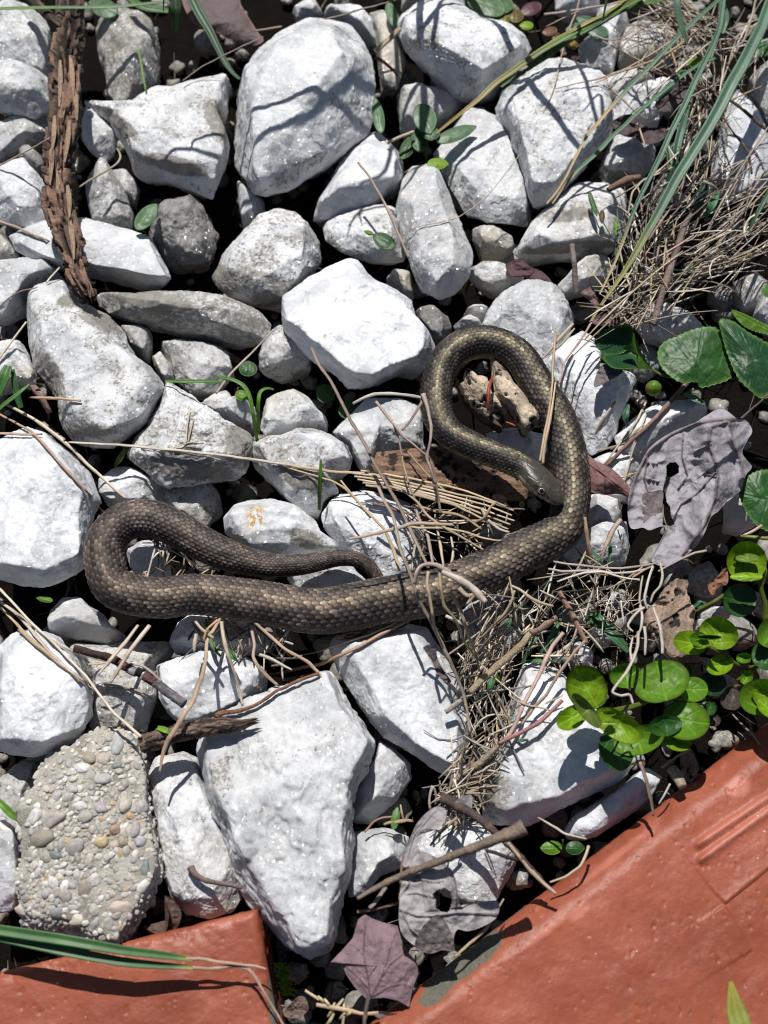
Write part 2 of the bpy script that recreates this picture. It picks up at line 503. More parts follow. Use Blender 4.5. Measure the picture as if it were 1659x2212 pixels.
def rock_shape(poly, zeq, h, tops=None, seed=0, sub=6, sharp=110, chips=None, rough=1.0, shoulder=0.4, depth=None, inset=0.9):
    """a stone from its outline (drawing coords) at height zeq: hull facets, chips and fractal relief"""
    rng = np.random.RandomState(seed)
    pl = np.array([p[:2] for p in poly])
    n = len(pl)
    O = unproj(pl[:, 0], pl[:, 1], np.full(n, zeq))
    c = np.array([(O[:, 0].min() + O[:, 0].max()) / 2, (O[:, 1].min() + O[:, 1].max()) / 2, zeq])
    c[:2] = 0.5 * c[:2] + 0.5 * O[:, :2].mean(0)
    ex = np.ptp(O[:, 0]); ey = np.ptp(O[:, 1]); md = min(ex, ey)
    depth = depth or 0.9 * h + 20
    O[:, 2] += rng.uniform(-.12, .12, n) * h
    P = [O]
    if shoulder:
        Q = c + (O - c) * np.array([inset, inset, 1]); Q[:, 2] = zeq + shoulder * h * rng.uniform(.2, 1.5, n); P.append(Q)
    if tops:
        t = np.array(tops, float); P.append(unproj(t[:, 0], t[:, 1], zeq + t[:, 2] * h))
    else:
        k = max(4, n // 2)
        idx = rng.permutation(n)[:k]
        f = rng.uniform(.45, .75, k)
        Q = c + (O[idx] - c) * f[:, None]; low = np.clip((c[1] - Q[:, 1]) / (.5 * ey), -1, 1)
        Q[:, 2] = zeq + h * (rng.uniform(.80, 1.12, k) - .42 * np.clip(low, 0, 1)); P.append(Q)
    Bt = c + (O - c) * rng.uniform(.55, .85, n)[:, None]; Bt[:, 2] = zeq - depth * rng.uniform(.6, 1, n); P.append(Bt)
    P = np.vstack(P)
    half = np.array([ex / 2, ey / 2, h])
    Q = (P - c) / half
    N, D = hull_planes(Q)
    if chips is None: chips = 5 if tops else 12
    if chips:
        nn = rng.normal(size=(chips * 3, 3)); nn[:, 2] = np.abs(nn[:, 2]) * .9; nn /= np.linalg.norm(nn, axis=1)[:, None]
        nn = nn[:chips]
        sp = (Q @ nn.T).max(0)
        N = np.vstack([N, nn]); D = np.concatenate([D, sp * rng.uniform(.81, .965, chips)])
    V, F = ico(sub)
    dots = np.clip(np.clip(V @ N.T, 0, None) / D, 0, 60)
    t = 1.0 / (dots ** sharp).sum(1) ** (1.0 / sharp)
    W = V * t[:, None]
    # outline correction, hull -> drawn outline
    op = Q[:n, :2]
    th = np.arctan2(W[:, 1], W[:, 0])
    nb = 120
    b = ((th + math.pi) / (2 * math.pi) * nb).astype(int) % nb
    ra = np.zeros(nb); np.maximum.at(ra, b, np.hypot(W[:, 0], W[:, 1]))
    tc = (np.arange(nb) + .5) / nb * 2 * math.pi - math.pi
    fac = np.clip(ray_poly(tc, op) / np.maximum(ra, 1e-6), .3, 1.3)
    fac = np.convolve(np.concatenate([fac[-1:], fac, fac[:1]]), np.array([.25, .5, .25]), 'valid')
    f = np.interp(th, np.concatenate([tc[-1:] - 2 * math.pi, tc, tc[:1] + 2 * math.pi]), np.concatenate([fac[-1:], fac, fac[:1]]))
    W[:, :2] *= (f * 1.02)[:, None]
    P = c + W * half
    d = (P - c) / np.linalg.norm(P - c, axis=1)[:, None]
    off = rng.uniform(0, 900, 3)
    n1 = fbm(P / (md * .34) + off, seed, 3)
    q = fbm(P / (md * .16) + off, seed + 5, 3) * 3.2
    fl = np.floor(q); fr = q - fl
    ter = (fl + sstep(.35, .65, fr)) / 3.2
    rid = 1 - np.abs(fbm(P / 26 + off, seed + 9, 4))
    fine = fbm(P / 9 + off, seed + 13, 2)
    k = min(1.0, md / 160.0)
    disp = rough * (n1 * md * .013 + ter * md * .020 + (rid - .8) * 2.0 * k + fine * .7 * k)
    return P + d * disp[:, None], F, c

STONE_N = [0]
def stone(spec, zeq, h, col=(0.3, 0.1, 0.0), label='', tops=None, stains=None, lichen=None, group='white stones of the bed', mat=None, name='stone', cat='stone', **kw):
    poly = pts(spec) if isinstance(spec, str) else spec
    STONE_N[0] += 1
    seed = kw.pop('seed', STONE_N[0] * 13 + 5)
    a = np.array([p[:2] for p in poly]); sz = math.sqrt(np.ptp(a[:, 0]) * np.ptp(a[:, 1]))
    sub = kw.pop('sub', 7 if sz > 205 else 6 if sz > 85 else 5)
    tp = pts(tops) if isinstance(tops, str) else tops
    P, F, c = rock_shape(poly, zeq, h * 1.25, tp, seed, sub, **kw)
    attrs = {}
    for key, bl in (('stain', stains), ('lichen', lichen)):
        if bl:
            s = np.zeros(len(P)); vp = project(P)
            for x, y, rx, ry, ang, amt in bl:
                ca, sa = math.cos(math.radians(ang)), math.sin(math.radians(ang))
                dx, dy = vp[:, 0] - x, vp[:, 1] - y
                r = np.hypot((dx * ca + dy * sa) / rx, (-dx * sa + dy * ca) / ry)
                s = np.maximum(s, amt * (1 - sstep(.45, 1.15, r)))
            attrs[key] = s
    o = add(name, P, F, mat or STONE, attrs=attrs)
    o.color = (*col, 1)
    tag(o, label, cat, group)
    hm_add(P)
    return o

def gravel():
    rng = np.random.RandomState(31)
    V3, F3 = ico(3)
    Vs, Fs = [], []
    for i in range(1200):
        x, y = rng.uniform(-60, 1720), rng.uniform(-60, 2280)
        r = rng.gamma(3.0, 4.2) + 4
        c = unproj(x, y, rng.uniform(-188, -165))
        q = V3 * (1 + .35 * vnoise(V3 * 1.3 + rng.uniform(0, 99, 3), 3))[:, None] * rng.uniform(.65, 1.2, 3)
        a = rng.uniform(0, 6.28); ca, sa = math.cos(a), math.sin(a)
        q = np.stack([q[:, 0] * ca - q[:, 1] * sa, q[:, 0] * sa + q[:, 1] * ca, q[:, 2] * .8], 1)
        Vs.append(c + q * r); Fs.append(F3 + i * len(V3))
    o = add('gravel', np.vstack(Vs), np.vstack(Fs), STONE)
    o.color = (.9, .8, .72, 1)
    tag(o, 'dirty fine gravel on the soil under the white stones', kind='stuff')
gravel()

HI, MI, LO = -15, -60, -100
SG = 'small stones deep in the gaps'
# top left
stone('A:-60,70 60,60 180,55 280,110 320,200 325,330 310,450 230,470 100,430 -60,400', MI, 55, (.45,.2,.05), 'round greyish stone at the top left corner, behind the bark-covered branch')
stone('A:-60,390 60,395 150,440 260,470 330,520 340,620 330,700 220,735 100,715 -60,680', HI-10, 48, (.42,.35,0), 'smooth cream-white stone left of the branch, below the round greyish one')
stone('A:620,200 700,120 800,70 900,90 990,180 1025,280 1030,420 1000,540 900,600 840,650 750,660 700,600 680,480 630,340', MI-10, 62, (.8,.4,.05), 'tall grimy stone standing upright between the branch and the largest boulder', tops='A:720,170,.9 800,120,1 960,210,.9 880,330,1 760,400,.7 830,560,.4')
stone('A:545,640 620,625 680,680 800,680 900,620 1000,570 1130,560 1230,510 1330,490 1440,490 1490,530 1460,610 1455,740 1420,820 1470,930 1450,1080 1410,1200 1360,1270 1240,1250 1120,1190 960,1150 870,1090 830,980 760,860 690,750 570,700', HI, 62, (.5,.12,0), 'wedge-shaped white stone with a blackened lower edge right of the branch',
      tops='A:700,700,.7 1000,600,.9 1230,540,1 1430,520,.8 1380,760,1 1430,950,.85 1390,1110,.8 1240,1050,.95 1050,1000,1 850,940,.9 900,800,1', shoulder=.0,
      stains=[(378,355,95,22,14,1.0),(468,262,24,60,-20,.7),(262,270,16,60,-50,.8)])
stone('A:560,700 660,690 720,780 760,880 740,980 670,1035 590,990 530,900 530,780', MI, 45, (.2,.3,0), 'small egg-shaped white stone tucked between the branch and the wedge-shaped stone')
stone('A:560,1110 620,1065 700,1080 760,1160 820,1270 860,1380 850,1480 740,1490 600,1460 570,1330 550,1200', MI, 50, (.6,.2,.05), 'stained stone right of the branch, above the long white slab')
stone('A:1050,1340 1150,1300 1260,1310 1340,1400 1390,1480 1390,1590 1340,1680 1200,1710 1080,1680 1000,1620 970,1520 1000,1420', MI-5, 58, (.3,.1,.92), 'rough dark grey rock, the only dark one of its size, among white stones', rough=2.2, group='stones of other kinds')
stone('A:-60,1130 80,1080 180,1070 250,1140 290,1200 310,1330 300,1450 200,1470 100,1445 -60,1400', HI-25, 48, (.12,.05,0), 'white stone with flat broken faces at the left edge, left of the branch')
stone('A:120,980 200,970 290,1030 300,1090 250,1110 120,1075', MI-20, 30, (.4,.2,.7), 'little grey stone left of the branch, above the flat-faced white one', group='stones of other kinds')
stone('A:-60,860 60,800 180,760 330,740 345,860 250,930 120,965 0,1025 -60,1010', MI-25, 40, (.55,.15,.05), 'half-shaded dirty white stone behind the branch at the left edge')
stone('A:60,1530 250,1420 400,1410 560,1420 760,1480 960,1530 1010,1600 1060,1700 1110,1800 1070,1850 1000,1855 860,1820 640,1780 560,1740 380,1725 200,1670 100,1610', HI-20, 40, (.05,.0,0), 'long flat glittering white slab lying under the lower end of the branch', tops='A:250,1450,.9 560,1440,1 950,1550,1 1070,1780,.9 700,1770,1 300,1660,.9', shoulder=0.5)
stone('A:1530,1190 1600,1240 1700,1300 1720,1400 1640,1440 1560,1430 1540,1320', LO+20, 40, (.1,.1,0), 'small white stone half hidden under the left side of the largest boulder')
stone('A:720,1100 830,1130 900,1220 880,1310 780,1310', LO+10, 35, (.6,.3,.1), 'shaded dirty chip under the wedge-shaped stone')
stone('A:-60,1480 30,1510 90,1600 150,1690 90,1720 -60,1740', LO+15, 40, (.7,.6,.15), 'brownish stone at the left edge under the flat white slab')
stone('D:-60,80 100,40 230,30 330,60 400,110 390,150 270,180 180,250 150,310 60,380 -60,430', MI, 48, (.35,.25,0), 'cream-white stone at the left edge, left of the broken end of the branch')
stone('D:170,330 190,270 250,200 340,160 430,160 470,240 560,300 700,370 790,470 830,560 900,650 980,700 1040,780 1065,860 1020,960 950,1070 860,1140 780,1190 720,1230 600,1220 480,1180 400,1100 370,1010 390,950 330,850 220,720 190,600 180,450', HI, 68, (.52,.08,0), 'big milky white cracked stone below the broken branch end',
      tops='D:260,260,.8 400,220,.85 560,380,1 700,480,.8 800,620,.95 960,750,.9 1000,880,.85 860,1040,.9 660,1120,.8 480,1000,.7 400,700,.95 280,520,.8', shoulder=.25,
      stains=[(150,650,30,20,0,.6),(215,690,60,25,30,.7),(105,800,60,25,60,.75),(200,930,60,18,0,.6)])
stone('D:620,250 800,260 950,235 1150,235 1400,260 1500,290 1659,350 1746,430 1740,500 1659,545 1500,510 1400,480 1150,460 1000,410 850,400 720,370 640,310', HI-25, 45, (.75,.15,.05), 'long low stained stone lying crosswise below the flat slab, right of the branch end', rough=1.4, stains=[(340,655,90,25,12,.6)])
stone('V:458,595 480,550 520,512 560,480 600,465 650,475 690,510 692,560 665,592 640,622 610,652 560,655 510,640 468,620', MI+8, 60, (.62,.12,0), 'white stone with a grimy left end, right of and below the dark grey rock',
      tops='V:520,525,.9 590,480,1 670,510,.9 660,570,.8 560,600,.75 490,575,.7', stains=[(480,605,30,40,-30,.9),(600,640,70,22,-15,.8)])
stone('D:770,470 880,455 980,495 985,560 960,650 930,665 850,590', MI-25, 38, (.4,.8,.45), 'brown-grey stone chip beside the right edge of the big milky stone', group='stones of other kinds')
stone('D:985,660 1050,645 1110,700 1115,770 1060,805 1005,735', LO+25, 30, (.3,.8,.05), 'small yellowish chip at the right end of the big milky stone')
stone('D:1020,560 1150,535 1350,555 1480,640 1510,760 1400,870 1250,890 1130,790', LO, 45, (.5,.3,.1), 'stone in deep shade under the long low stained stone')
stone('D:-60,560 60,540 150,560 190,640 240,760 230,840 130,800 0,850 -60,850', LO+30, 40, (.4,.75,0), 'beige stone at the left edge beside the big milky stone')
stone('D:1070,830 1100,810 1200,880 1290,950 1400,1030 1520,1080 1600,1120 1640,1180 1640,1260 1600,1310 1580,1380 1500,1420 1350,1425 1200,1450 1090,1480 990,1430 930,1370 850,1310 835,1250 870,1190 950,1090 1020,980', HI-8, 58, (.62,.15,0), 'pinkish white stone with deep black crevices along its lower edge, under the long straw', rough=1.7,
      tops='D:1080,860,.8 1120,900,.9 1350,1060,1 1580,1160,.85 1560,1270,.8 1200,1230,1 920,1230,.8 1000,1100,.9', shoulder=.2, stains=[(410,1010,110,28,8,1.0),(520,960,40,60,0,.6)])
stone('V:-25,960 30,938 60,925 110,945 160,985 200,1030 215,1080 205,1112 195,1155 190,1212 160,1242 110,1267 40,1262 -25,1247', HI, 62, (.2,.05,0), 'big plain white stone at the left edge, touching the outside of the snake\'s left loop', tops='V:10,985,.9 60,950,.9 130,990,1 180,1050,.8 170,1110,.85 165,1190,.75 90,1225,.85 20,1210,.9 60,1090,1.05')
stone('D:630,1430 750,1370 880,1365 990,1440 1080,1480 1060,1570 900,1610 700,1600 640,1510', LO+25, 42, (.4,.4,0), 'dull white stone in the gap above the snake\'s left loop')
stone('D:1020,1470 1330,1420 1410,1520 1430,1620 1330,1740 1150,1700 1050,1580', LO+5, 45, (.6,.5,.1), 'shaded stone under the pinkish white one, above the snake\'s tail arm')
stone('D:1285,930 1380,870 1460,855 1510,930 1640,960 1670,1050 1645,1120 1560,1095 1450,1030 1380,1000', LO+30, 38, (.4,.75,0), 'beige lumpy stone behind the curled green shoot')
# top middle
stone('V:555,115 600,70 660,40 710,42 760,60 790,90 805,130 810,180 808,240 790,290 745,330 700,360 660,390 620,420 575,428 545,410 520,370 503,330 508,270 512,210 530,160', HI+12, 95, (.26,.04,0), 'largest boulder, smooth bluish white, in the upper middle',
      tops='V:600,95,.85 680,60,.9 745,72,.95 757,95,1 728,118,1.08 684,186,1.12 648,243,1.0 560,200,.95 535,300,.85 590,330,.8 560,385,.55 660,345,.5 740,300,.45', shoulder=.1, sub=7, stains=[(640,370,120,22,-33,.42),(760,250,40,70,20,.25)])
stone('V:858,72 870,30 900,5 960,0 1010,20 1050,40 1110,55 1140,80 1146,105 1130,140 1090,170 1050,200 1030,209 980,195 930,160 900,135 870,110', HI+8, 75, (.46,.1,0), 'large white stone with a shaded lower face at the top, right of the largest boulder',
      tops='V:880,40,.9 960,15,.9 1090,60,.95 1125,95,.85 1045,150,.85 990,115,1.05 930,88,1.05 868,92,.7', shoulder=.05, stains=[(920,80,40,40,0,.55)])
stone('V:673,460 690,430 720,380 750,330 790,290 820,285 845,305 868,340 871,380 862,412 800,452 760,466 700,469', MI+12, 60, (.12,.05,0), 'white stone with a grey front face under the right side of the largest boulder', tops='V:690,440,.55 725,405,1 770,388,1.05 862,388,.9 850,320,.9 800,300,.9', shoulder=.05)
stone('V:870,390 890,365 925,361 950,385 970,420 985,465 1005,510 1022,550 1015,590 985,622 945,636 910,615 890,578 878,540 862,495 857,440', HI, 60, (.15,.22,0), 'elongated pinkish white stone standing on end in the middle')
stone('V:938,335 960,310 985,270 1010,245 1040,232 1080,258 1105,300 1120,350 1135,400 1152,450 1140,476 1090,484 1050,480 1010,460 985,420 960,380', MI+5, 55, (.12,.08,0), 'broad white stone partly covered by the textured stone at the upper right')
stone('V:698,490 720,470 780,458 862,443 866,480 882,520 872,562 800,563 740,548 705,522', MI-12, 48, (.45,.3,0), 'dirty white stone left of the elongated pinkish one')
stone('B:905,600 1100,575 1250,600 1330,650 1260,730 1000,860 925,840 905,710', LO+30, 45, (.4,.5,.05), 'shaded stone behind the leafy seedling at the top middle')
stone('B:420,95 560,85 680,105 755,170 765,270 640,220 500,150', MI-15, 45, (.25,.4,0), 'cream stone peeking out behind the top of the largest boulder')
stone('B:228,60 290,18 380,28 425,90 370,125 255,115', MI-10, 30, (.25,.5,.15), 'tiny pebble with a brown end at the top edge above the largest boulder')
stone('B:720,80 800,60 900,130 930,300 960,400 900,570 800,550 780,420 765,250', LO+25, 40, (.5,.85,.1), 'beige stone in the gap between the two largest top stones')
stone('B:930,-60 1150,-60 1330,0 1345,100 1200,70 1000,50 930,60', MI-10, 45, (.3,.4,0), 'cream stone at the top edge behind the large stone with the shaded face')
stone('B:1390,1480 1500,1470 1640,1530 1660,1600 1600,1650 1450,1650 1390,1560', LO+20, 38, (.6,.9,.3), 'greenish brown stone in the gap right of the elongated pinkish stone', group='stones of other kinds')
stone('V:1072,240 1085,200 1105,170 1130,148 1180,125 1200,138 1260,153 1300,173 1316,205 1321,240 1323,277 1305,312 1270,352 1236,392 1220,417 1190,437 1160,440 1140,422 1130,380 1115,330 1100,290 1078,265', HI+5, 72, (.45,.08,0), 'big white stone with rippled texture at the upper right, under the crossing grass', rough=1.6,
      tops='V:1100,205,.8 1180,150,.9 1280,180,.95 1305,250,.9 1270,310,.85 1200,390,.7 1150,390,.75 1120,290,1 1200,230,1.1')
stone('C:560,60 720,70 775,130 740,210 700,270 690,350 660,460 560,445 460,400 440,300 540,200', MI, 50, (.35,.15,0), 'white stone below the top grass bundle, right of the maroon seedlings')
stone('C:690,230 800,160 950,150 1050,220 1110,300 1000,410 850,420 700,410', LO+25, 38, (.55,.85,.05), 'beige flaky stone at the upper right beside the dry grass')
stone('C:640,700 700,640 850,560 960,535 1090,525 1060,600 960,700 960,770 880,800 700,790 640,750', MI+5, 48, (.35,.1,0), 'white layered stone with a crumpled dark leaf on it', rough=2.0)
stone('C:590,520 750,470 900,475 925,520 800,570 700,650 630,640', LO+28, 35, (.4,.9,0), 'greenish beige stone behind the layered white one')
stone('C:560,1120 600,1000 680,880 760,860 860,915 930,1000 905,1090 820,1115 720,1145 600,1170', MI+5, 50, (.35,.1,0), 'small bright white stone under the crumpled dark leaf at the upper right', rough=1.6, stains=[(1330,380,60,14,0,.8)])
stone('C:1285,1200 1310,1000 1350,850 1400,680 1450,590 1540,680 1600,780 1650,900 1670,1050 1650,1190 1540,1270 1400,1280', MI+5, 58, (.05,0,0), 'bluish white stone with vertical grooves at the right edge, behind the thick green blade')
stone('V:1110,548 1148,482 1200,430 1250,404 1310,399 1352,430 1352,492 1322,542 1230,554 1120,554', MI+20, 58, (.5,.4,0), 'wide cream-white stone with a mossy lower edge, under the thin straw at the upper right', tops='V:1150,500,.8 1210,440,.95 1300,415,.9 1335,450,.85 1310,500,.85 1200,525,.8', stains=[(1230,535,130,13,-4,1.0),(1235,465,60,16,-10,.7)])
stone('C:280,-60 560,-60 570,60 420,75 290,65', LO+35, 35, (.4,.3,0), 'stone under the straws at the top edge, right of centre')
stone('C:1550,480 1670,400 1760,560 1740,750 1660,770 1580,650', LO+30, 45, (.5,.3,.1), 'grey-white stone cut off by the right edge, behind the thick green blade')
stone('E:160,240 280,170 420,100 520,30 590,5 650,30 700,90 760,150 850,190 930,240 990,280 1010,340 1040,420 1100,490 1150,560 1150,640 1080,720 960,760 850,800 740,850 640,860 580,830 520,780 420,700 330,650 260,580 200,500 170,400', HI+5, 62, (.10,0,0), 'bright white flat-topped stone in the centre, left of the snake\'s coil',
      tops='E:190,300,.9 420,120,.95 590,35,.95 760,190,1 980,310,.95 1120,570,.9 1070,690,.9 860,730,.95 740,760,.95 640,735,.95 545,680,.95 490,550,.97 400,500,.95 210,390,.9', shoulder=.0, stains=[(715,727,26,16,0,.5)])
stone('E:1020,340 1130,350 1230,400 1262,460 1222,510 1160,565 1100,495 1040,425', MI-8, 42, (.4,.3,.85), 'small dark grey stone between the bright central stone and the top of the coil', group='stones of other kinds')
stone('E:10,640 60,500 150,450 200,500 270,590 345,640 345,695 150,755 60,755 15,715', MI-5, 45, (.62,.15,.1), 'small grimy stone under the left corner of the bright central stone')
stone('E:30,1040 60,930 150,880 240,850 330,920 400,1000 450,1050 440,1110 330,1110 200,1160 60,1160 15,1100', LO+35, 42, (.4,.75,0), 'beige stone with a shadow stripe, right of the curled green shoot')
stone('E:-60,1200 0,1155 150,1150 270,1105 400,1110 500,1160 570,1230 602,1310 590,1370 500,1400 480,1480 540,1515 420,1565 390,1650 300,1645 200,1560 80,1430 -20,1350', MI+22, 58, (.55,.4,0), 'block-shaped cream stone under the long straw, left of the brown bark slab', tops='E:0,1190,.9 270,1130,1 480,1180,1 570,1290,.85 400,1370,.8 100,1360,.75', shoulder=0.1, stains=[(650,1035,55,26,20,.9)])
stone('E:490,1120 600,1030 640,990 700,940 850,925 950,945 1045,960 1065,1060 1065,1200 1105,1260 960,1250 780,1265 760,1340 700,1400 650,1340 600,1230 520,1175', MI, 52, (.12,.1,0), 'white stone between the tall straws and the left side of the coil')
stone('V:486,1122 500,1095 540,1082 590,1084 640,1100 680,1125 692,1150 720,1170 736,1192 650,1205 560,1200 518,1175 489,1152', MI-2, 52, (.25,.05,0), 'white stone with orange lichen just above the snake\'s tail arm', tops='V:500,1110,.85 590,1095,1 650,1115,.95 620,1150,.9 540,1170,.8 690,1165,.6', stains=[(660,1165,50,24,25,1.0)], lichen=[(553,1120,26,36,0,1.0)])
stone('V:693,1110 705,1085 740,1064 790,1061 840,1069 880,1084 906,1130 917,1180 907,1245 830,1255 770,1218 728,1182 698,1140', MI-4, 52, (.15,.03,0), 'glittering white stone above the tip of the snake\'s tail, under the crossing straws')
stone('V:620,1245 700,1218 750,1212 772,1240 800,1262 760,1295 640,1285', LO+28, 40, (.45,.05,.1), 'small white stone under the snake\'s tail, between its tail and body')
stone('E:1265,445 1360,405 1445,430 1460,460 1300,490', LO+25, 28, (.2,.3,0), 'small pale chip just above the top of the coil', group=SG)
stone('E:1325,370 1400,318 1500,350 1475,415 1380,415', LO+15, 30, (.4,.4,.2), 'shaded grey chip between the elongated stone and the coil', group=SG)
stone('E:830,150 930,108 1000,140 1005,245 950,265 885,215', MI-30, 40, (.4,.95,.15), 'brown-beige chip behind the right shoulder of the bright central stone')
stone('E:1370,80 1450,35 1560,55 1680,90 1720,160 1560,230 1450,200 1375,140', LO+28, 38, (.5,.95,.1), 'olive-beige stone below the foot of the elongated pinkish stone')
stone('V:1035,705 1055,668 1085,635 1130,609 1160,604 1196,624 1232,655 1242,682 1222,742 1212,775 1190,815 1150,800 1090,740', MI+8, 55, (.05,.03,0), 'glittering white stone behind the upper right of the coil')
stone('V:1050,935 1100,925 1140,942 1190,950 1170,1000 1100,1000 1060,980', LO+20, 40, (.1,.05,0), 'white stone on the floor of the coil, under the weathered wood')
stone('F:200,690 300,590 370,530 450,495 520,510 570,570 582,650 560,750 640,760 800,740 805,800 755,920 705,1050 685,1130 620,1215 530,1255 480,1240 440,1100 360,980 280,850', MI+2, 55, (.06,.03,0), 'angular white stone right of the coil, beside the curled green leaf')
stone('F:670,1160 740,1080 850,990 950,950 1100,925 1220,925 1275,980 1220,1060 1080,1130 960,1190 880,1270 800,1320 700,1260', MI, 52, (.15,.15,0), 'white stone behind the big grey dead leaf, under the reddish twig')
stone('F:780,400 900,325 1000,330 1080,370 1170,405 1250,445 1110,510 1000,540 880,510', MI-10, 45, (.35,.3,0), 'white crystalline stone behind the upright grey stick on the right')
stone('F:285,205 400,85 520,5 640,5 690,60 600,145 470,205 340,245', MI-5, 45, (.25,.5,0), 'pale narrow stone left of the thick green blade, behind the cut brown stub')
stone('F:500,1320 620,1280 830,1290 860,1350 800,1470 760,1580 640,1560 510,1490', MI-25, 42, (.15,.15,0), 'white stone under the folded reddish leaf right of the snake')
stone('F:470,1540 600,1560 700,1590 720,1700 600,1790 480,1760', LO+20, 42, (.2,.2,0), 'shaded stone below the folded reddish leaf, right of the snake\'s bend')
stone('F:1380,1580 1500,1500 1570,1600 1620,1690 1500,1760 1390,1720', LO+35, 40, (.25,.7,0), 'cream stone between the big grey dead leaf and the toothed green leaf')
stone('F:1430,170 1560,125 1660,200 1620,340 1490,340', LO+15, 42, (.5,.4,.2), 'shaded grey stone at the right edge above the toothed green leaves')
stone('F:1565,380 1600,265 1680,245 1760,350 1700,450 1630,440', LO+35, 42, (.4,.3,.05), 'grey-white stone cut off by the right edge above the pale green leaf')
# right and bottom
stone('I:335,240 420,155 520,95 620,55 745,65 765,205 740,310 600,325 450,325', LO+38, 45, (.1,.1,0), 'white stone under the straws between the snake\'s bend and the big grey dead leaf')
stone('V:1044,1722 1055,1660 1080,1600 1095,1540 1110,1480 1130,1438 1166,1434 1216,1458 1262,1520 1312,1560 1362,1610 1368,1655 1332,1692 1252,1722 1202,1752 1142,1782 1080,1778 1048,1756', HI, 66, (.18,.18,0), 'big white stone with olive stains below the round green leaves', tops='V:1140,1465,.85 1210,1480,.95 1330,1610,.9 1310,1670,.85 1180,1725,.85 1085,1740,.6 1090,1640,.8 1150,1600,1.05', shoulder=.3, stains=[(1075,1720,40,70,10,.75),(1105,1570,14,120,12,.5)])
stone('V:1221,1790 1240,1760 1300,1725 1350,1688 1392,1655 1432,1680 1402,1732 1342,1772 1292,1807 1260,1815 1228,1808', MI+15, 45, (.05,0,0), 'smooth glossy white stone squeezed between the big stained stone and the right brick')
stone('I:1210,650 1300,595 1425,630 1405,670 1300,695 1230,710', MI, 28, (.2,.3,0), 'small white stone behind the right-hand cluster of round leaves')
stone('I:1175,690 1230,675 1265,760 1190,760', MI-10, 22, (.2,.2,0), 'tiny white chip beside the bark slab on the right', group=SG)
stone('H:1290,640 1380,555 1500,525 1620,555 1700,700 1680,850 1560,940 1450,970 1350,870', MI-28, 50, (.18,.1,0), 'white stone in the shade below the snake\'s body, right of the pointed stone')
stone('I:510,735 580,715 650,780 640,840 560,845', LO+40, 28, (.1,.1,0), 'small white stone in the straw below the snake, right of centre', group=SG)
stone('I:365,850 450,830 530,900 520,1010 420,1020 370,940', LO+40, 34, (.1,.2,0), 'white stone buried in the straw above the round green leaves', group=SG)
stone('G:305,700 340,620 410,550 520,535 580,590 650,630 720,720 812,780 800,822 700,838 560,812 390,792 318,752', MI-5, 52, (.2,.3,0), 'small white stone with a dark upper face below the snake\'s left loop', tops='G:330,690,.7 420,650,1 620,640,1 740,740,.7 560,700,.9', shoulder=0)
stone('G:-60,870 100,768 210,718 300,738 390,800 432,860 500,950 572,1080 602,1180 602,1290 560,1392 480,1472 340,1532 220,1562 60,1542 -60,1500', HI, 64, (.14,.05,0), 'big white stone with fine crack lines at the left edge, under the straw bundle', tops='G:20,900,.9 210,760,.85 370,830,.9 500,1020,.95 570,1200,.9 540,1330,.8 300,1450,.75 40,1440,.75 200,1150,1.05')
stone('G:425,850 560,832 700,838 850,828 1000,818 1120,815 1110,900 1045,970 1015,1060 1005,1200 965,1330 940,1400 800,1400 650,1395 580,1380 605,1240 595,1100 500,960', MI-12, 50, (.55,.5,0), 'dingy cream stone under the broken painted twig')
stone('V:365,1385 385,1345 420,1322 560,1348 585,1400 500,1425 440,1415 380,1410', LO+38, 38, (.35,.1,.05), 'shaded stone directly under the lower edge of the snake\'s body')
stone('V:338,1440 370,1428 440,1408 520,1413 577,1450 572,1492 530,1524 480,1547 430,1562 390,1567 363,1540 343,1502', MI+8, 50, (.12,.03,0), 'glittering white stone with two straw shadows, below the snake\'s body')
stone('G:815,230 920,175 1060,175 1095,300 1105,390 1000,440 890,410 835,330', LO+20, 40, (.15,.05,0), 'white stone inside the snake\'s left loop')
stone('V:312,1680 340,1638 400,1626 430,1640 456,1700 476,1770 501,1830 521,1880 526,1927 501,1967 450,1983 400,1973 370,1932 350,1882 343,1830 333,1770 318,1722', MI+15, 55, (.45,.3,0), 'dirty white stone with a pale knob, between pebbly concrete and biggest block', tops='V:340,1670,.7 420,1660,.8 410,1740,.75 430,1800,1.1 480,1840,.9 400,1850,1 470,1940,.7 400,1940,.7')
stone('J:-60,250 20,270 100,350 170,400 162,600 148,850 80,922 -60,942', MI-5, 50, (.45,.35,0), 'grey-white stone at the left edge beside the pebbly concrete')
stone('V:-10,1690 50,1640 90,1648 75,1720 60,1765 0,1765', LO+15, 35, (.6,.4,.3), 'dark shaded stone behind the upper left corner of the pebbly concrete')
stone('V:711,1402 725,1377 800,1364 880,1354 926,1359 962,1420 1002,1500 1017,1560 1012,1620 1002,1665 976,1684 930,1662 880,1622 830,1592 790,1542 760,1502 730,1452', HI-8, 56, (.06,.02,0), 'pointed plain white stone with soft straw shadows below the snake, right of the big block', tops='V:735,1395,.9 900,1375,.95 990,1540,.9 985,1650,.9 900,1610,.9 780,1490,.9')
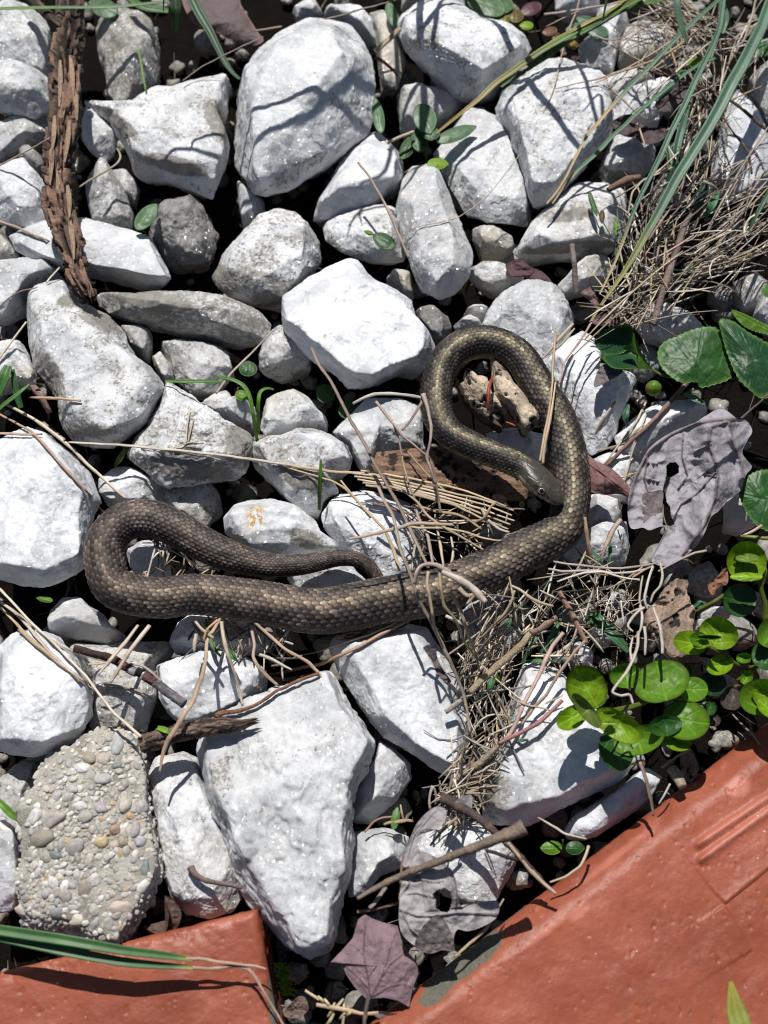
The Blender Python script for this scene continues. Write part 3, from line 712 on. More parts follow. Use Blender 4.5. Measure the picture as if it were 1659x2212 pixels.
stone('V:437,1572 470,1540 540,1513 600,1488 660,1463 716,1453 727,1475 747,1520 782,1560 812,1600 813,1630 782,1680 767,1722 762,1762 757,1832 752,1902 746,1952 722,2012 716,2052 660,2063 620,2043 590,2012 560,1972 530,1932 505,1882 488,1832 468,1770 446,1700 428,1640', HI+8, 85, (.34,.08,0), 'biggest angular white block, at the bottom centre', rough=1.8,
      tops='V:460,1570,.75 600,1500,.9 700,1470,.95 790,1605,.95 760,1680,1 700,1800,1.05 735,1900,.85 700,1990,.75 640,2030,.65 600,1940,.8 520,1830,.8 470,1690,.85 560,1640,1.0 640,1700,1.1', shoulder=.15, stains=[(480,1680,30,60,-15,.35)])
stone('V:757,1775 765,1722 785,1680 812,1638 818,1600 852,1614 884,1650 888,1682 852,1732 800,1776', MI-10, 48, (.25,.1,.12), 'grey shaded stone between the big block and the pointed white stone')
stone('V:752,1800 770,1793 830,1788 882,1808 873,1872 822,1892 790,1934 753,1938 750,1872', MI+5, 45, (.12,.12,0), 'small white stone under the lower end of the long raised twig')
stone('V:888,1830 930,1768 980,1752 1042,1778 1082,1800 1124,1840 1112,1872 1082,1922 1070,1952 1020,1953 960,1932 898,1892', MI-22, 50, (.3,.55,0), 'yellowish stained stone behind the curled grey leaf at the bottom')
# small shaded stones seen down in the gaps
_r = np.random.RandomState(5)
for x, y, w in [(250, 1480, 'under the crossed flat straws'), (330, 1010, 'under the pinkish white stone'), (440, 90, 'under the dark dead leaf at the top'), (480, 300, 'left of the largest boulder'), (640, 900, 'under the bright central stone'),
                (860, 170, 'right of the largest boulder'), (1010, 420, 'beside the elongated pinkish stone'), (1100, 560, 'below the greenish brown stone'), (1330, 90, 'at the top right under the grass bundle'), (1420, 430, 'under the thick green blade'),
                (1560, 640, 'above the toothed leaves at the right edge'), (1290, 820, 'beside the green seed capsule'), (1390, 780, 'under the curled green leaf'), (1250, 1330, 'in the straw below the snake\'s bend'), (1330, 1300, 'in the straw left of the bark slab'),
                (1520, 1260, 'beside the cupped round leaves'), (1560, 1480, 'under the dark purplish round leaves'), (840, 1750, 'beside the bean-shaped green bud'), (700, 1330, 'under the snake\'s body'), (270, 1160, 'inside the snake\'s left loop'), (20, 760, 'at the left edge by the leaning straw'),
                (1060, 1150, 'under the snake\'s head'), (1120, 1900, 'beside the right brick'), (230, 1990, 'between concrete and left brick'), (640, 2100, 'between the two bricks'), (780, 2170, 'under the purple leaf')]:
    n = 9; rr = _r.uniform(26, 46)
    q = [(x + rr * _r.uniform(.7, 1.2) * math.cos(i * 2 * math.pi / n), y + rr * _r.uniform(.6, 1) * math.sin(i * 2 * math.pi / n)) for i in range(n)]
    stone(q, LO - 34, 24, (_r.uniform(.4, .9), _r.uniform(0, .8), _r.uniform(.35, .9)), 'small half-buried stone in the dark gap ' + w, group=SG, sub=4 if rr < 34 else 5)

def outskirts():
    """the stone bed runs on past the frame on three sides"""
    rng = np.random.RandomState(77)
    Vs, Fs, k, done = [], [], 0, []
    for i in range(900):
        x, y = rng.uniform(-650, 2300), rng.uniform(-800, 1950)
        if -120 < x < 1780 and y > -130: continue
        if x > 1500 and y > 1150: continue
        rr = rng.uniform(45, 105)
        if any((x - a) ** 2 + (y - b) ** 2 < (.78 * (rr + c)) ** 2 for a, b, c in done): continue
        if -120 - rr < x < 1780 + rr and y > -130 - rr: continue
        done.append((x, y, rr)); n = 10
        q = [(x + rr * rng.uniform(.75, 1.15) * math.cos(t * 2 * math.pi / n), y + rr * rng.uniform(.65, 1.05) * math.sin(t * 2 * math.pi / n)) for t in range(n)]
        P, F, c = rock_shape(q, rng.uniform(-85, -20), rr * .65, None, 500 + i, 5)
        Vs.append(P); Fs.append(F + k); k += len(P)
    o = add('rubble', np.vstack(Vs), np.vstack(Fs), STONE)
    o.color = (.4, .2, .03, 1)
    tag(o, 'more white stones of the same bed running on beyond the picture', kind='stuff')
outskirts()

# ------------------------------------------------------------------ bricks and concrete
def segd(P, a, b):
    a = np.array(a); b = np.array(b); e = b - a
    t = np.clip(((P - a) @ e) / (e @ e), 0, 1)
    q = a + t[:, None] * e
    d = P - q
    side = (e[0] * d[:, 1] - e[1] * d[:, 0]) / np.linalg.norm(e)
    return np.hypot(d[:, 0], d[:, 1]), side, t

def brick(corner, along, L, W, ztop, label, rnd, vis, feats=None, bare=None, pale=None, hgt=190, cham=0, seed=1):
    """corner and a second point on the same edge (drawing coords at the top's height); the body lies on the clockwise side"""
    a = unproj(*corner, ztop); b = unproj(*along, ztop)
    ex = (b - a)[:2]; ex /= np.linalg.norm(ex)
    ey = np.array([-ex[1], ex[0]])
    def axis(n, lo, hi):
        side = np.linspace(-hgt, 0, 30)[:-1]
        dense = np.arange(max(lo, 0), min(hi, n), 2.6)
        rest = np.concatenate([np.linspace(0, lo, 6)[:-1] if lo > 0 else [], dense, np.linspace(min(hi, n), n, 14)])
        return np.concatenate([side, rest, n - side[::-1] ])
    U = axis(L, *vis[0]); Wv = axis(W, *vis[1])
    u, w = np.meshgrid(U, Wv, indexing='ij'); u = u.ravel(); w = w.ravel()
    du = np.maximum(-u, u - L); dw = np.maximum(-w, w - W)
    dn = np.maximum(np.maximum(du, dw), 0)
    uu = np.clip(u, 0, L); ww = np.clip(w, 0, W)
    e = np.minimum(np.minimum(uu, L - uu), np.minimum(ww, W - ww))        # distance in from the edge
    z = ztop - dn
    z -= rnd * (1 - np.sqrt(np.clip(1 - (1 - np.clip(e / rnd, 0, 1)) ** 2, 0, 1))) * (dn <= 0) + rnd * (dn > 0)
    if cham:
        z -= np.clip(1 - ww / cham, 0, 1) * cham * .42 * sstep(0, 1, 1.25 - ww / cham)
    P = np.stack([a[0] + uu * ex[0] + ww * ey[0], a[1] + uu * ex[1] + ww * ey[1], z], 1)
    vp = project(P)
    outw = np.where(du >= dw, 1, 0)
    nrm = np.zeros_like(P); nrm[:, 2] = (dn <= 0)
    s1 = (dn > 0) & (dw >= du); nrm[s1, :2] = np.where((w[s1] < 0)[:, None], -ey, ey)
    s2 = (dn > 0) & (dw < du); nrm[s2, :2] = np.where((u[s2] < 0)[:, None], -ex, ex)
    disp = 5 * fbm(P / 120, seed, 3) + 1.0 * fbm(P / 34, seed + 4, 3) + .35 * fbm(P / 8, seed + 8, 2)
    edge = np.exp(-(e / 22) ** 2)
    disp -= edge * 11 * np.clip(fbm(P / 30, seed + 20, 3) + .15, 0, 1)
    disp -= 1.8 * sstep(.52, .70, fbm(P / 11, seed + 31, 2))
    pl = np.zeros(len(P)); br = np.zeros(len(P))
    for (p, q, wd, hh, kind) in feats or []:
        d, side, t = segd(vp, p, q)
        d = d + 3 * fbm(P / 22, seed + 40, 3)
        if kind == 'ridge':
            pr = np.exp(-(d / wd) ** 2); disp += hh * pr
            pl = np.maximum(pl, pr * sstep(.0, .1, t) * .75)  # ridges coloured paler, their sunlit highlight put into the colour
        elif kind == 'step':
            m = (t > .001) & (t < .999)
            disp += np.where(m, hh * sstep(0, 4, -side) * np.exp(-np.clip(-side, 0, 999) / wd), 0)
    for (x, y, rx, ry, ang, amt) in bare or []:
        c, s = math.cos(math.radians(ang)), math.sin(math.radians(ang))
        dx, dy = vp[:, 0] - x, vp[:, 1] - y
        br = np.maximum(br, amt * (1 - sstep(.5, 1.1, np.hypot((dx * c + dy * s) / rx, (-dx * s + dy * c) / ry))))
    for (x, y, rx, ry, ang, amt) in pale or []:
        c, s = math.cos(math.radians(ang)), math.sin(math.radians(ang))
        dx, dy = vp[:, 0] - x, vp[:, 1] - y
        pl = np.maximum(pl, amt * (1 - sstep(.4, 1.1, np.hypot((dx * c + dy * s) / rx, (-dx * s + dy * c) / ry))))
    disp -= 2.5 * np.clip(br, 0, 1) * (1 + fbm(P / 9, seed + 50, 3))
    P = P + nrm * disp[:, None]
    n, m = len(U), len(Wv)
    i = np.arange(n - 1)[:, None] * m + np.arange(m - 1)[None, :]
    F = np.stack([i, i + m, i + m + 1, i + 1], -1).reshape(-1, 4)
    o = add('brick', P, F, BRICK, attrs={'bare': br, 'pale': pl})
    tag(o, label, 'brick', 'red painted bricks')
    k = dn <= 0
    hm_add(P[k])
    return o

def Lz(x, y): return pts('L:%g,%g' % (x, y))[0]
brick((556, 1960), (0, 2097), 1000, 480, 22, 'left red-painted brick with rough edges under the pebbly concrete', 16, ((0, 640), (0, 330)), seed=3,
      pale=[(330, 2060, 120, 40, -14, .25), (480, 1995, 90, 12, -16, .5)], bare=[(588, 2150, 12, 90, 0, .8), (590, 2190, 14, 40, 0, .7)])
_f = [(Lz(1210, 500), Lz(1900, 40), 9, 8, 'ridge'), (Lz(1225, 600), Lz(1900, 110), 9, 8, 'ridge'),
      (Lz(1380, 890), Lz(1900, 470), 60, 7, 'step'), (Lz(1560, 1180), Lz(1380, 890), 50, 6, 'step')]
brick((1960, 1331), (868, 2156), 1380, 900, 34, 'large right red-painted brick with ridged face, grey worn edge and stick shadow', 20, ((340, 1380), (0, 760)), feats=_f, cham=62, seed=9,
      bare=[(1010, 2075, 130, 34, -38, .95), (940, 2140, 60, 30, -45, .8), (1110, 1975, 40, 14, -36, .55), (925, 2010, 30, 20, 0, .4)],
      pale=[(1595, 1700, 34, 26, -20, .8), (1250, 1970, 34, 16, -40, .7), (1180, 2010, 90, 12, -38, .6), (1330, 1850, 130, 10, -38, .5)])

def pebbly_concrete():
    poly = pts('G:260,1650 330,1560 500,1480 560,1430 680,1390 780,1400 860,1430 910,1500 935,1600 950,1660')
    poly += pts('J:970,120 965,250 990,400 1020,500 1045,600 1050,700 1010,760 960,870 870,1030 830,1080 790,1160 620,1130 430,1060 260,1080 140,1045 150,960 145,860 150,700 165,600 160,480 170,350 190,250 250,130 250,60')
    zeq, h = HI + 2, 58
    tops = [(98 + 236 * a, 1628 + 365 * b, 1.0) for a, b in ((.05, .1), (.35, 0), (.95, .1), (1.0, .6), (.6, 1.0), (.0, .95), (.5, .5))]
    P, F, c = rock_shape(poly, zeq, h, tops, 77, 7, sharp=70, chips=2, rough=1.6, shoulder=.75, inset=.96)
    vc = np.array([(0.46, 0.432, 0.37)]) * (1 + .25 * fbm(P / 20, 3, 3))[:, None]
    vc = vc * (1 - .35 * sstep(.1, .5, fbm(P / 60, 8, 3)))[:, None]
    base = add('concrete_chunk', P, F, CEMENT, attrs={'Col': vc})
    tag(base, 'broken lump of pebbly concrete, the only one studded with small round pebbles', 'concrete', 'stones of other kinds')
    hm_add(P)
    # pebbles set into its upper face
    rng = np.random.RandomState(12)
    V5, F5 = ico(3)
    d, o = P - c, []
    up = (P[:, 2] > zeq + 5)
    idx = np.where(up)[0]
    vp = project(P)
    placed = []
    pal = [(.34, .31, .27), (.40, .37, .33), (.26, .235, .21), (.20, .18, .16), (.46, .44, .41), (.29, .27, .26), (.22, .22, .22), (.38, .34, .28), (.50, .48, .45), (.31, .27, .235)]
    special = [(pts('J:260,470')[0], 27, 17, (.17, .14, .09)), (pts('J:355,568')[0], 18, 9, (.05, .10, .10)), (pts('J:475,530')[0], 19, 16, (.20, .18, .17)), (pts('J:745,410')[0], 13, 11, (.26, .12, .07)),
               (pts('J:655,490')[0], 14, 12, (.42, .30, .13)), (pts('J:945,655')[0], 9, 16, (.08, .15, .15)), (pts('J:370,940')[0], 14, 10, (.15, .18, .20)), (pts('J:500,985')[0], 15, 11, (.52, .48, .38)),
               (pts('J:780,905')[0], 22, 12, (.50, .38, .32)), (pts('J:340,340')[0], 26, 15, (.33, .28, .25)), (pts('J:550,320')[0], 15, 12, (.27, .25, .20)), (pts('J:670,70')[0], 20, 10, (.33, .33, .32)),
               (pts('G:580,1570')[0], 14, 12, (.25, .21, .15)), (pts('G:675,1570')[0], 14, 14, (.38, .32, .26)), (pts('G:765,1480')[0], 14, 24, (.30, .32, .32)), (pts('G:755,1615')[0], 12, 8, (.09, .12, .13)),
               (pts('J:210,320')[0], 14, 20, (.50, .50, .50)), (pts('J:550,790')[0], 13, 17, (.21, .17, .13)), (pts('J:810,250')[0], 14, 16, (.42, .37, .30)), (pts('J:920,250')[0], 12, 14, (.33, .31, .32)),
               (pts('J:435,190')[0], 12, 13, (.36, .32, .29)), (pts('J:365,190')[0], 10, 15, (.35, .32, .30)), (pts('J:645,260')[0], 14, 10, (.29, .26, .29)), (pts('J:870,400')[0], 9, 17, (.33, .30, .28)),
               (pts('J:900,490')[0], 12, 11, (.30, .30, .34)), (pts('J:420,850')[0], 13, 14, (.27, .23, .19)), (pts('J:790,480')[0], 9, 13, (.24, .20, .12)), (pts('J:740,500')[0], 9, 9, (.45, .34, .28))]
    cand = [(x, y, a, b, col) for (x, y), a, b, col in special]
    for _ in range(5200):
        i = rng.choice(idx)
        rr = min(12, 3.2 + rng.gamma(2.0, 1.6))
        g = 1.0 + .5 * rng.rand()
        col = tuple(np.array(pal[rng.randint(len(pal))]) * g)
        if rng.rand() < .03: col = (.42, .26, .08)
        cand.append((vp[i, 0], vp[i, 1], rr * rng.uniform(.95, 1.35), rr * rng.uniform(.7, .95), col))
    tiny = []
    for x, y, a, b, col in cand:
        j = idx[np.argmin((vp[idx, 0] - x) ** 2 + (vp[idx, 1] - y) ** 2)]
        if (vp[j, 0] - x) ** 2 + (vp[j, 1] - y) ** 2 > 60: continue
        rr = math.sqrt(a * b)
        if any((x - X) ** 2 + (y - Y) ** 2 < (.74 * (rr + R)) ** 2 for X, Y, R in placed): continue
        placed.append((x, y, rr))
        p = P[j]; nrm = d[j] / np.linalg.norm(d[j]); nrm = nrm * .35 + np.array([0, 0, .8]); nrm /= np.linalg.norm(nrm)
        ang = rng.uniform(-.4, .4) if (x, y) in [q[0] for q in special] else rng.uniform(0, math.pi)
        X = np.array([math.cos(ang), math.sin(ang), 0]); X -= nrm * (X @ nrm); X /= np.linalg.norm(X); Y = np.cross(nrm, X)
        q = V5 * (1 + .22 * vnoise(V5 * 1.4 + rng.uniform(0, 99, 3), 4))[:, None]
        Q = p + q[:, :1] * a * X + q[:, 1:2] * b * Y + q[:, 2:] * min(a, b) * .62 * nrm - nrm * b * .10
        cc = (.68 * np.array(col) + .32 * np.array([.36, .338, .305])) * (1.12 + .25 * vnoise(Q / 3, 9))[:, None]
        if len(placed) <= 290 and (rr > 4.0 or len(placed) <= len(special)):
            add('pebble', Q, F5, PEBBLE, base, attrs={'Col': cc})
        else:
            tiny.append((Q, cc))
    if tiny:
        add('fine_pebbles', np.vstack([t[0] for t in tiny]), np.vstack([F5 + i * len(V5) for i in range(len(tiny))]), PEBBLE, base, attrs={'Col': np.vstack([t[1] for t in tiny])})['kind'] = 'stuff'
pebbly_concrete()

# ------------------------------------------------------------------ the snake
def snake():
    #      x, y (drawing), half width, height of the centre line
    C = [(1214, 1089, 4, 92), (1196, 1071, 20, 96), (1180, 1053, 27, 98), (1160, 1033, 32, 99), (1135, 1012, 29, 97), (1092, 992, 28, 92), (1023, 964, 29, 84), (971, 935, 31, 76),
         (945, 895, 33, 72), (943, 847, 34, 70), (951, 801, 34, 68), (971, 768, 35, 67), (1008, 744, 37, 67), (1053, 739, 36, 66), (1098, 753, 36, 64), (1131, 781, 36, 62), (1167, 843, 37, 58),
         (1199, 893, 39, 54), (1218, 944, 40, 51), (1229, 1000, 41, 49), (1233, 1046, 41, 47), (1233, 1085, 40, 45), (1220, 1137, 40, 45), (1183, 1167, 42, 48), (1126, 1193, 43, 52), (1074, 1224, 44, 55),
         (999, 1257, 45, 57), (938, 1280, 46, 57), (840, 1295, 47, 56), (760, 1311, 47, 55), (676, 1320, 45, 53), (557, 1300, 43, 52), (425, 1284, 41, 52), (341, 1292, 41, 53), (252, 1271, 41, 55),
         (227, 1219, 41, 57), (230, 1169, 41, 58), (268, 1128, 40, 58), (327, 1121, 39, 55), (386, 1146, 36.5, 50), (448, 1180, 35, 44), (515, 1207, 30.5, 36), (584, 1221, 25, 28), (655, 1219, 21.5, 22),
         (733, 1205, 17.5, 16), (783, 1213, 15.5, 6), (810, 1240, 14, -8), (822, 1268, 12.5, -20), (835, 1300, 11, -28), (870, 1318, 9, -32), (930, 1312, 6, -36), (985, 1290, 3, -40), (1015, 1280, .6, -42)]
    A = np.array(C)
    W = np.concatenate([unproj(A[:, 0], A[:, 1], A[:, 3]), A[:, 2:3]], 1)
    R, s = resample(W, step=1.9)
    for _ in range(6):
        R[1:-1, :3] = .25 * R[:-2, :3] + .5 * R[1:-1, :3] + .25 * R[2:, :3]
    ctr, rad = R[:, :3], R[:, 3]
    T, B, N = frames(ctr)
    n = len(ctr)
    # head profile by distance from the nose
    hs = np.array([0, 1.2, 3.5, 8, 15, 25, 38, 52, 66, 80, 95, 112, 128])
    hw = np.array([1.5, 6.5, 11.5, 16.5, 20.5, 24.5, 30.5, 35, 37.5, 37, 32.5, 28, 26.5])
    hh = np.array([1.5, 4, 6.5, 9, 12, 15.5, 19.5, 21.5, 22.5, 23, 23.5, 24.5, 25.5])
    rw = np.where(s < 128, np.interp(s, hs, hw), rad); rh = np.where(s < 128, np.interp(s, hs, hh), rad * .97)
    headness = 1 - sstep(98, 128, s)
    rl = (-.62 * (1 - sstep(60, 260, s)))[:, None]
    B, N = B * np.cos(rl) + N * np.sin(rl), N * np.cos(rl) - B * np.sin(rl)
    m1, m2 = 150, 16
    th = np.concatenate([np.radians(np.linspace(-142, 142, m1)), np.radians(np.linspace(142, 218, m2 + 2)[1:-1])])
    m = len(th)
    thw = np.where(th > math.pi, th - 2 * math.pi, th)
    ex = 1 + .0 * s
    sn, cs = np.sin(thw)[None, :], np.cos(thw)[None, :]
    p = 1 - .22 * headness[:, None]
    sx = np.sign(sn) * np.abs(sn) ** p; cx = np.sign(cs) * np.abs(cs) ** (1 - .1 * headness[:, None])
    cx = np.where(cx < -.72, -.72 + (cx + .72) * .35, cx)                # flat belly
    base = ctr[:, None, :] + (rw[:, None] * sx)[..., None] * B[:, None, :] + (rh[:, None] * cx)[..., None] * N[:, None, :]
    # scale lattice
    row = math.radians(12.3)
    Ls = .375 * np.maximum(rad, 5)
    U = np.concatenate([[0], np.cumsum(np.diff(s) / ((Ls[1:] + Ls[:-1]) / 2))])[:, None] + 0 * thw[None, :]
    Vv = (thw / row)[None, :] + 0 * U
    ratio = .215 / .375
    d1 = np.full(U.shape, 9.); d2 = np.full(U.shape, 9.); ci = np.zeros(U.shape, int); cj = np.zeros(U.shape, int); dU = np.zeros(U.shape); dV = np.zeros(U.shape)
    j0 = np.round(Vv).astype(int)
    for dj in (-1, 0, 1):
        j = j0 + dj
        o = .5 * (j & 1)
        for di in (0, 1):
            i = np.floor(U - o).astype(int) + di
            du = U - (i + o); dv = Vv - j
            d = np.sqrt((du * .56) ** 2 + (dv * ratio * (1 + .55 * np.clip(du, -.2, .7))) ** 2)
            nw = d < d1
            d2 = np.where(nw, d1, np.minimum(d2, d)); d1 = np.where(nw, d, d1)
            ci = np.where(nw, i, ci); cj = np.where(nw, j, cj); dU = np.where(nw, du, dU); dV = np.where(nw, dv, dV)
    e = d2 - d1
    mask = sstep(.0, .11, e)
    dorsal = (np.abs(thw) < math.radians(141))[None, :] & np.ones_like(U, bool)
    keel = np.exp(-(dV / .13) ** 2) * sstep(-.55, .1, dU)
    hgt = mask * (.45 + .85 * np.clip(dU, -.6, .6)) + .30 * keel * mask
    # wide belly scutes
    fu = U * .5 - np.floor(U * .5)
    belly = sstep(0, .1, fu) * (.5 + .5 * fu)
    hgt = np.where(dorsal, hgt, belly * .7)
    amp = (.055 * rad)[:, None] * (1 - headness[:, None])
    # head shields: nearest of hand-placed seeds
    a = np.abs(thw)[None, :] / (math.pi / 2)
    seeds = [(2, 0), (11, .28), (24, .38), (44, .0), (45, .72), (74, .36), (72, .95), (30, .95), (14, .9)] + [(10 + 13.5 * k, 1.33) for k in range(7)] + [(30, 1.0), (60, 1.0)] + [(98, 0), (97, .55), (112, .2)]
    D1 = np.full(U.shape, 9e9); D2 = np.full(U.shape, 9e9); hid = np.zeros(U.shape, int)
    ww = 26.0
    for k, (ss, aa) in enumerate(seeds):
        d = np.sqrt(((s[:, None] - ss) * (.62 if k == 3 else 1)) ** 2 + ((a - aa) * ww) ** 2)
        nw = d < D1
        D2 = np.where(nw, D1, np.minimum(D2, d)); D1 = np.where(nw, d, D1); hid = np.where(nw, k, hid)
    ln = 1 - sstep(.2, 1.9, D2 - D1)
    hd = -.7 * ln * sstep(3, 10, s)[:, None]
    # brow over the eye, mouth line
    brow = np.exp(-((s[:, None] - 43) / 13) ** 2 - ((a - .70) / .17) ** 2) * 2.2
    sock = np.exp(-((s[:, None] - 43) / 9) ** 2 - ((a - .9) / .14) ** 2) * 3.0
    mouth = np.exp(-((a - 1.52) / .05) ** 2) * sstep(2, 8, s)[:, None] * (1 - sstep(70, 84, s))[:, None] * 1.6
    hd = hd + brow - sock - mouth
    disp = hgt * amp + hd * headness[:, None]
    nor = np.cross(np.gradient(base, axis=1), np.gradient(base, axis=0))
    nor /= np.linalg.norm(nor, axis=2)[..., None] + 1e-9
    if (nor[n // 2, m1 // 2] @ N[n // 2]) < 0: nor = -nor
    P = base + nor * disp[..., None]
    # colours: one per scale
    hsh = _h(ci.ravel(), cj.ravel(), 0 * ci.ravel(), 5).reshape(ci.shape)
    hs2 = _h(ci.ravel(), cj.ravel(), 0 * ci.ravel(), 77).reshape(ci.shape)
    aj = np.abs(cj)
    f = np.clip(s / s[-1], 0, 1)[:, None] + 0 * U                            # 0 nose .. 1 tail
    def lerp(t, x, y): return np.array(x)[None, None, :] * (1 - t[..., None]) + np.array(y)[None, None, :] * t[..., None]
    tb = sstep(.12, .62, f)
    ground = lerp(tb, (.015, .013, .014), (.058, .045, .041))
    tan = lerp(tb, (.138, .112, .088), (.205, .155, .124))
    stripe = lerp(tb, (.32, .275, .165), (.275, .205, .14))
    stripe = lerp(sstep(.55, .9, f), (0, 0, 0), (1, 1, 1)) * ground * 1.35 + (1 - sstep(.55, .9, f))[..., None] * stripe
    lat = lerp(tb, (.36, .34, .19), (.20, .16, .115))
    # checkered blotches between the stripes
    blot = vnoise(np.stack([ci.ravel() * .42, aj.ravel() * .55 + np.where(cj.ravel() > 0, 40, 0), 0 * ci.ravel()], 1), 21).reshape(ci.shape)
    k = np.clip(sstep(-.05, .35, blot) * .75 + (hsh - .6) * .55, 0, 1) * (.45 + .35 * sstep(.1, .3, f))
    c = ground * (1 - k[..., None]) + tan * k[..., None]
    ws = np.where(aj == 0, .95, np.where(aj == 1, .45, np.where(aj == 2, .10, 0))) * (.55 + .45 * hs2)
    c = c * (1 - ws[..., None]) + stripe * ws[..., None]
    wl = np.where((aj == 8) | (aj == 9), .70, np.where(aj == 7, .25, np.where(aj >= 10, .5, 0))) * (.6 + .4 * hsh)
    c = c * (1 - wl[..., None]) + lat * wl[..., None]
    c = c * (.50 + .92 * hs2[..., None])
    # each scale darker at its root, pale rim at its free edge
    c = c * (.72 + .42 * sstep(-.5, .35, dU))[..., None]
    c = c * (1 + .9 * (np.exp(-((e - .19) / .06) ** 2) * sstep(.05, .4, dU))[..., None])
    c = c * (1 + .35 * keel[..., None])  # highlight along the keel put into the colour
    skin = np.array((.011, .010, .0095))
    c = skin * (1 - mask[..., None]) + c * mask[..., None]
    bel = lerp(f, (.42, .42, .27), (.30, .28, .20)) * (.75 + .25 * belly[..., None])
    c = np.where(dorsal[..., None], c, bel)
    # head colours
    hn = fbm(P.reshape(-1, 3) / 9, 3, 3).reshape(U.shape)
    hc = np.array((.052, .044, .033))[None, None, :] * (1 + .35 * hn[..., None])
    hc = hc * (1 + .75 * np.exp(-((D2 - D1 - 1.0) / .9) ** 2) * (hn > -.1))[..., None]
    lab = sstep(1.0, 1.1, a) * sstep(3, 20, s)[:, None]
    lc = np.array((.44, .38, .24))[None, None, :] * (1 + .3 * hn[..., None]) * (1 - .85 * ln[..., None])
    lc = lc * (1 - .5 * sstep(30, 6, s)[:, None, None] if False else 1)
    hc = hc * (1 - lab[..., None]) + lc * lab[..., None]
    hc = hc * (1 - .35 * np.exp(-((s[:, None] - 4) / 9) ** 2)[..., None] * np.array((.2, .6, 1.0)))
    c = c * (1 - headness[:, None, None]) + hc * headness[:, None, None]
    gl = headness[:, None] * (1 - .5 * lab) + 0 * U
    verts = P.reshape(-1, 3); nv = len(verts)
    F = ring_faces(n, m)
    verts = np.vstack([verts, ctr[:1] + T[0] * -1.5, ctr[-1:]])
    cap = np.stack([np.full(m, nv), (np.arange(m) + 1) % m, np.arange(m)], 1)
    cap2 = np.stack([np.full(m, nv + 1), (n - 1) * m + np.arange(m), (n - 1) * m + (np.arange(m) + 1) % m], 1)
    col = np.vstack([c.reshape(-1, 3), hc[0, :1], c[-1, :1]])
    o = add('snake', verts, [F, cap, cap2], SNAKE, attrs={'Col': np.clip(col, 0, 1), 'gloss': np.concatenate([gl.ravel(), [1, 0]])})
    tag(o, 'striped brown and tan snake looped across the white stones, head resting beside its coil', 'snake')
    # eyes
    i = int(np.argmin(np.abs(s - 43)))
    for sg in (-1, 1):
        j = int(np.argmin(np.abs(thw - sg * math.radians(80))))
        nn = nor[i, j] * .8 + N[i] * .42 - T[i] * .12; nn /= np.linalg.norm(nn)
        X = T[i] - nn * (T[i] @ nn); X /= np.linalg.norm(X); Y = np.cross(nn, X)
        V5, F5 = ico(5)
        r = 9.4
        pc = base[i, j] - nn * 3.2 + N[i] * .5
        q = pc + r * (V5[:, :1] * X + V5[:, 1:2] * Y + V5[:, 2:] * nn)
        rr = np.hypot(V5[:, 0], V5[:, 1]); front = V5[:, 2] > 0
        ec = np.where((rr < .50)[:, None], (.004, .004, .005), np.where((rr < .66)[:, None], (.36, .30, .19), (.035, .028, .02)))
        ec = np.where(front[:, None], ec, (.03, .025, .02))
        eo = add('eye', q, F5, EYE, o, attrs={'Col': ec})
        V4, F4 = ico(4)
        add('pupil', pc + nn * r * .80 + r * .52 * (V4[:, :1] * X + V4[:, 1:2] * Y) + r * .24 * V4[:, 2:] * nn, F4, EYE, eo, attrs={'Col': np.full((len(V4), 3), .004)})
    hm_add(ctr[s < 2500] + N[s < 2500] * rad[s < 2500, None])
    return o
snake()

# ------------------------------------------------------------------ tubes, blades and leaves
def envelope(Pd, lift, stiff=True):
    """height of a stem laid on what is below it; Pd drawing points; returns z per point"""
    z = np.full(len(Pd), 40.0)
    for _ in range(3):
        W = unproj(Pd[:, 0], Pd[:, 1], z)
        h = hm_get(W)
        s = np.concatenate([[0], np.cumsum(np.linalg.norm(np.diff(W[:, :2], axis=0), axis=1))])
        if stiff:
            hp = []
            for p in zip(s, h):
                while len(hp) > 1 and (hp[-1][1] - hp[-2][1]) * (p[0] - hp[-2][0]) <= (p[1] - hp[-2][1]) * (hp[-1][0] - hp[-2][0]): hp.pop()
                hp.append(p)
            hp = np.array(hp); z = np.interp(s, hp[:, 0], hp[:, 1])
        else:
            z = h.copy()
            for _k in range(14):
                z[1:-1] = np.maximum(h[1:-1] - 6, .25 * z[:-2] + .5 * z[1:-1] + .25 * z[2:])
        z = z + lift
    return np.clip(z, -160, 330)

def path3(P, zs=None, lift=4.0, step=6.0, wob=0.0, seed=0, kink=False):
    """drawing path -> scene path; zs: None (lie on things) or heights spread along it"""
    P2 = np.array([p[:2] for p in P], float)
    if kink and len(P2) > 2:
        L = np.concatenate([[0], np.cumsum(np.linalg.norm(np.diff(P2, axis=0), axis=1))])
        u = np.linspace(0, L[-1], max(6, int(L[-1] / step) + 1))
        R = np.stack([np.interp(u, L, P2[:, k]) for k in (0, 1)], 1)
        for _ in range(2): R[1:-1] = .25 * R[:-2] + .5 * R[1:-1] + .25 * R[2:]
    else:
        R, u = resample(P2, step=step)
    if wob:
        q = np.stack([u / 38, 0 * u + seed * 3.1, 0 * u], 1)
        R = R + wob * np.stack([fbm(q, seed, 2), fbm(q, seed + 50, 2)], 1)
    if zs is None:
        z = envelope(R, lift)
    else:
        z = np.interp(u, np.linspace(0, u[-1], len(zs)), zs)
    return unproj(R[:, 0], R[:, 1], z), u

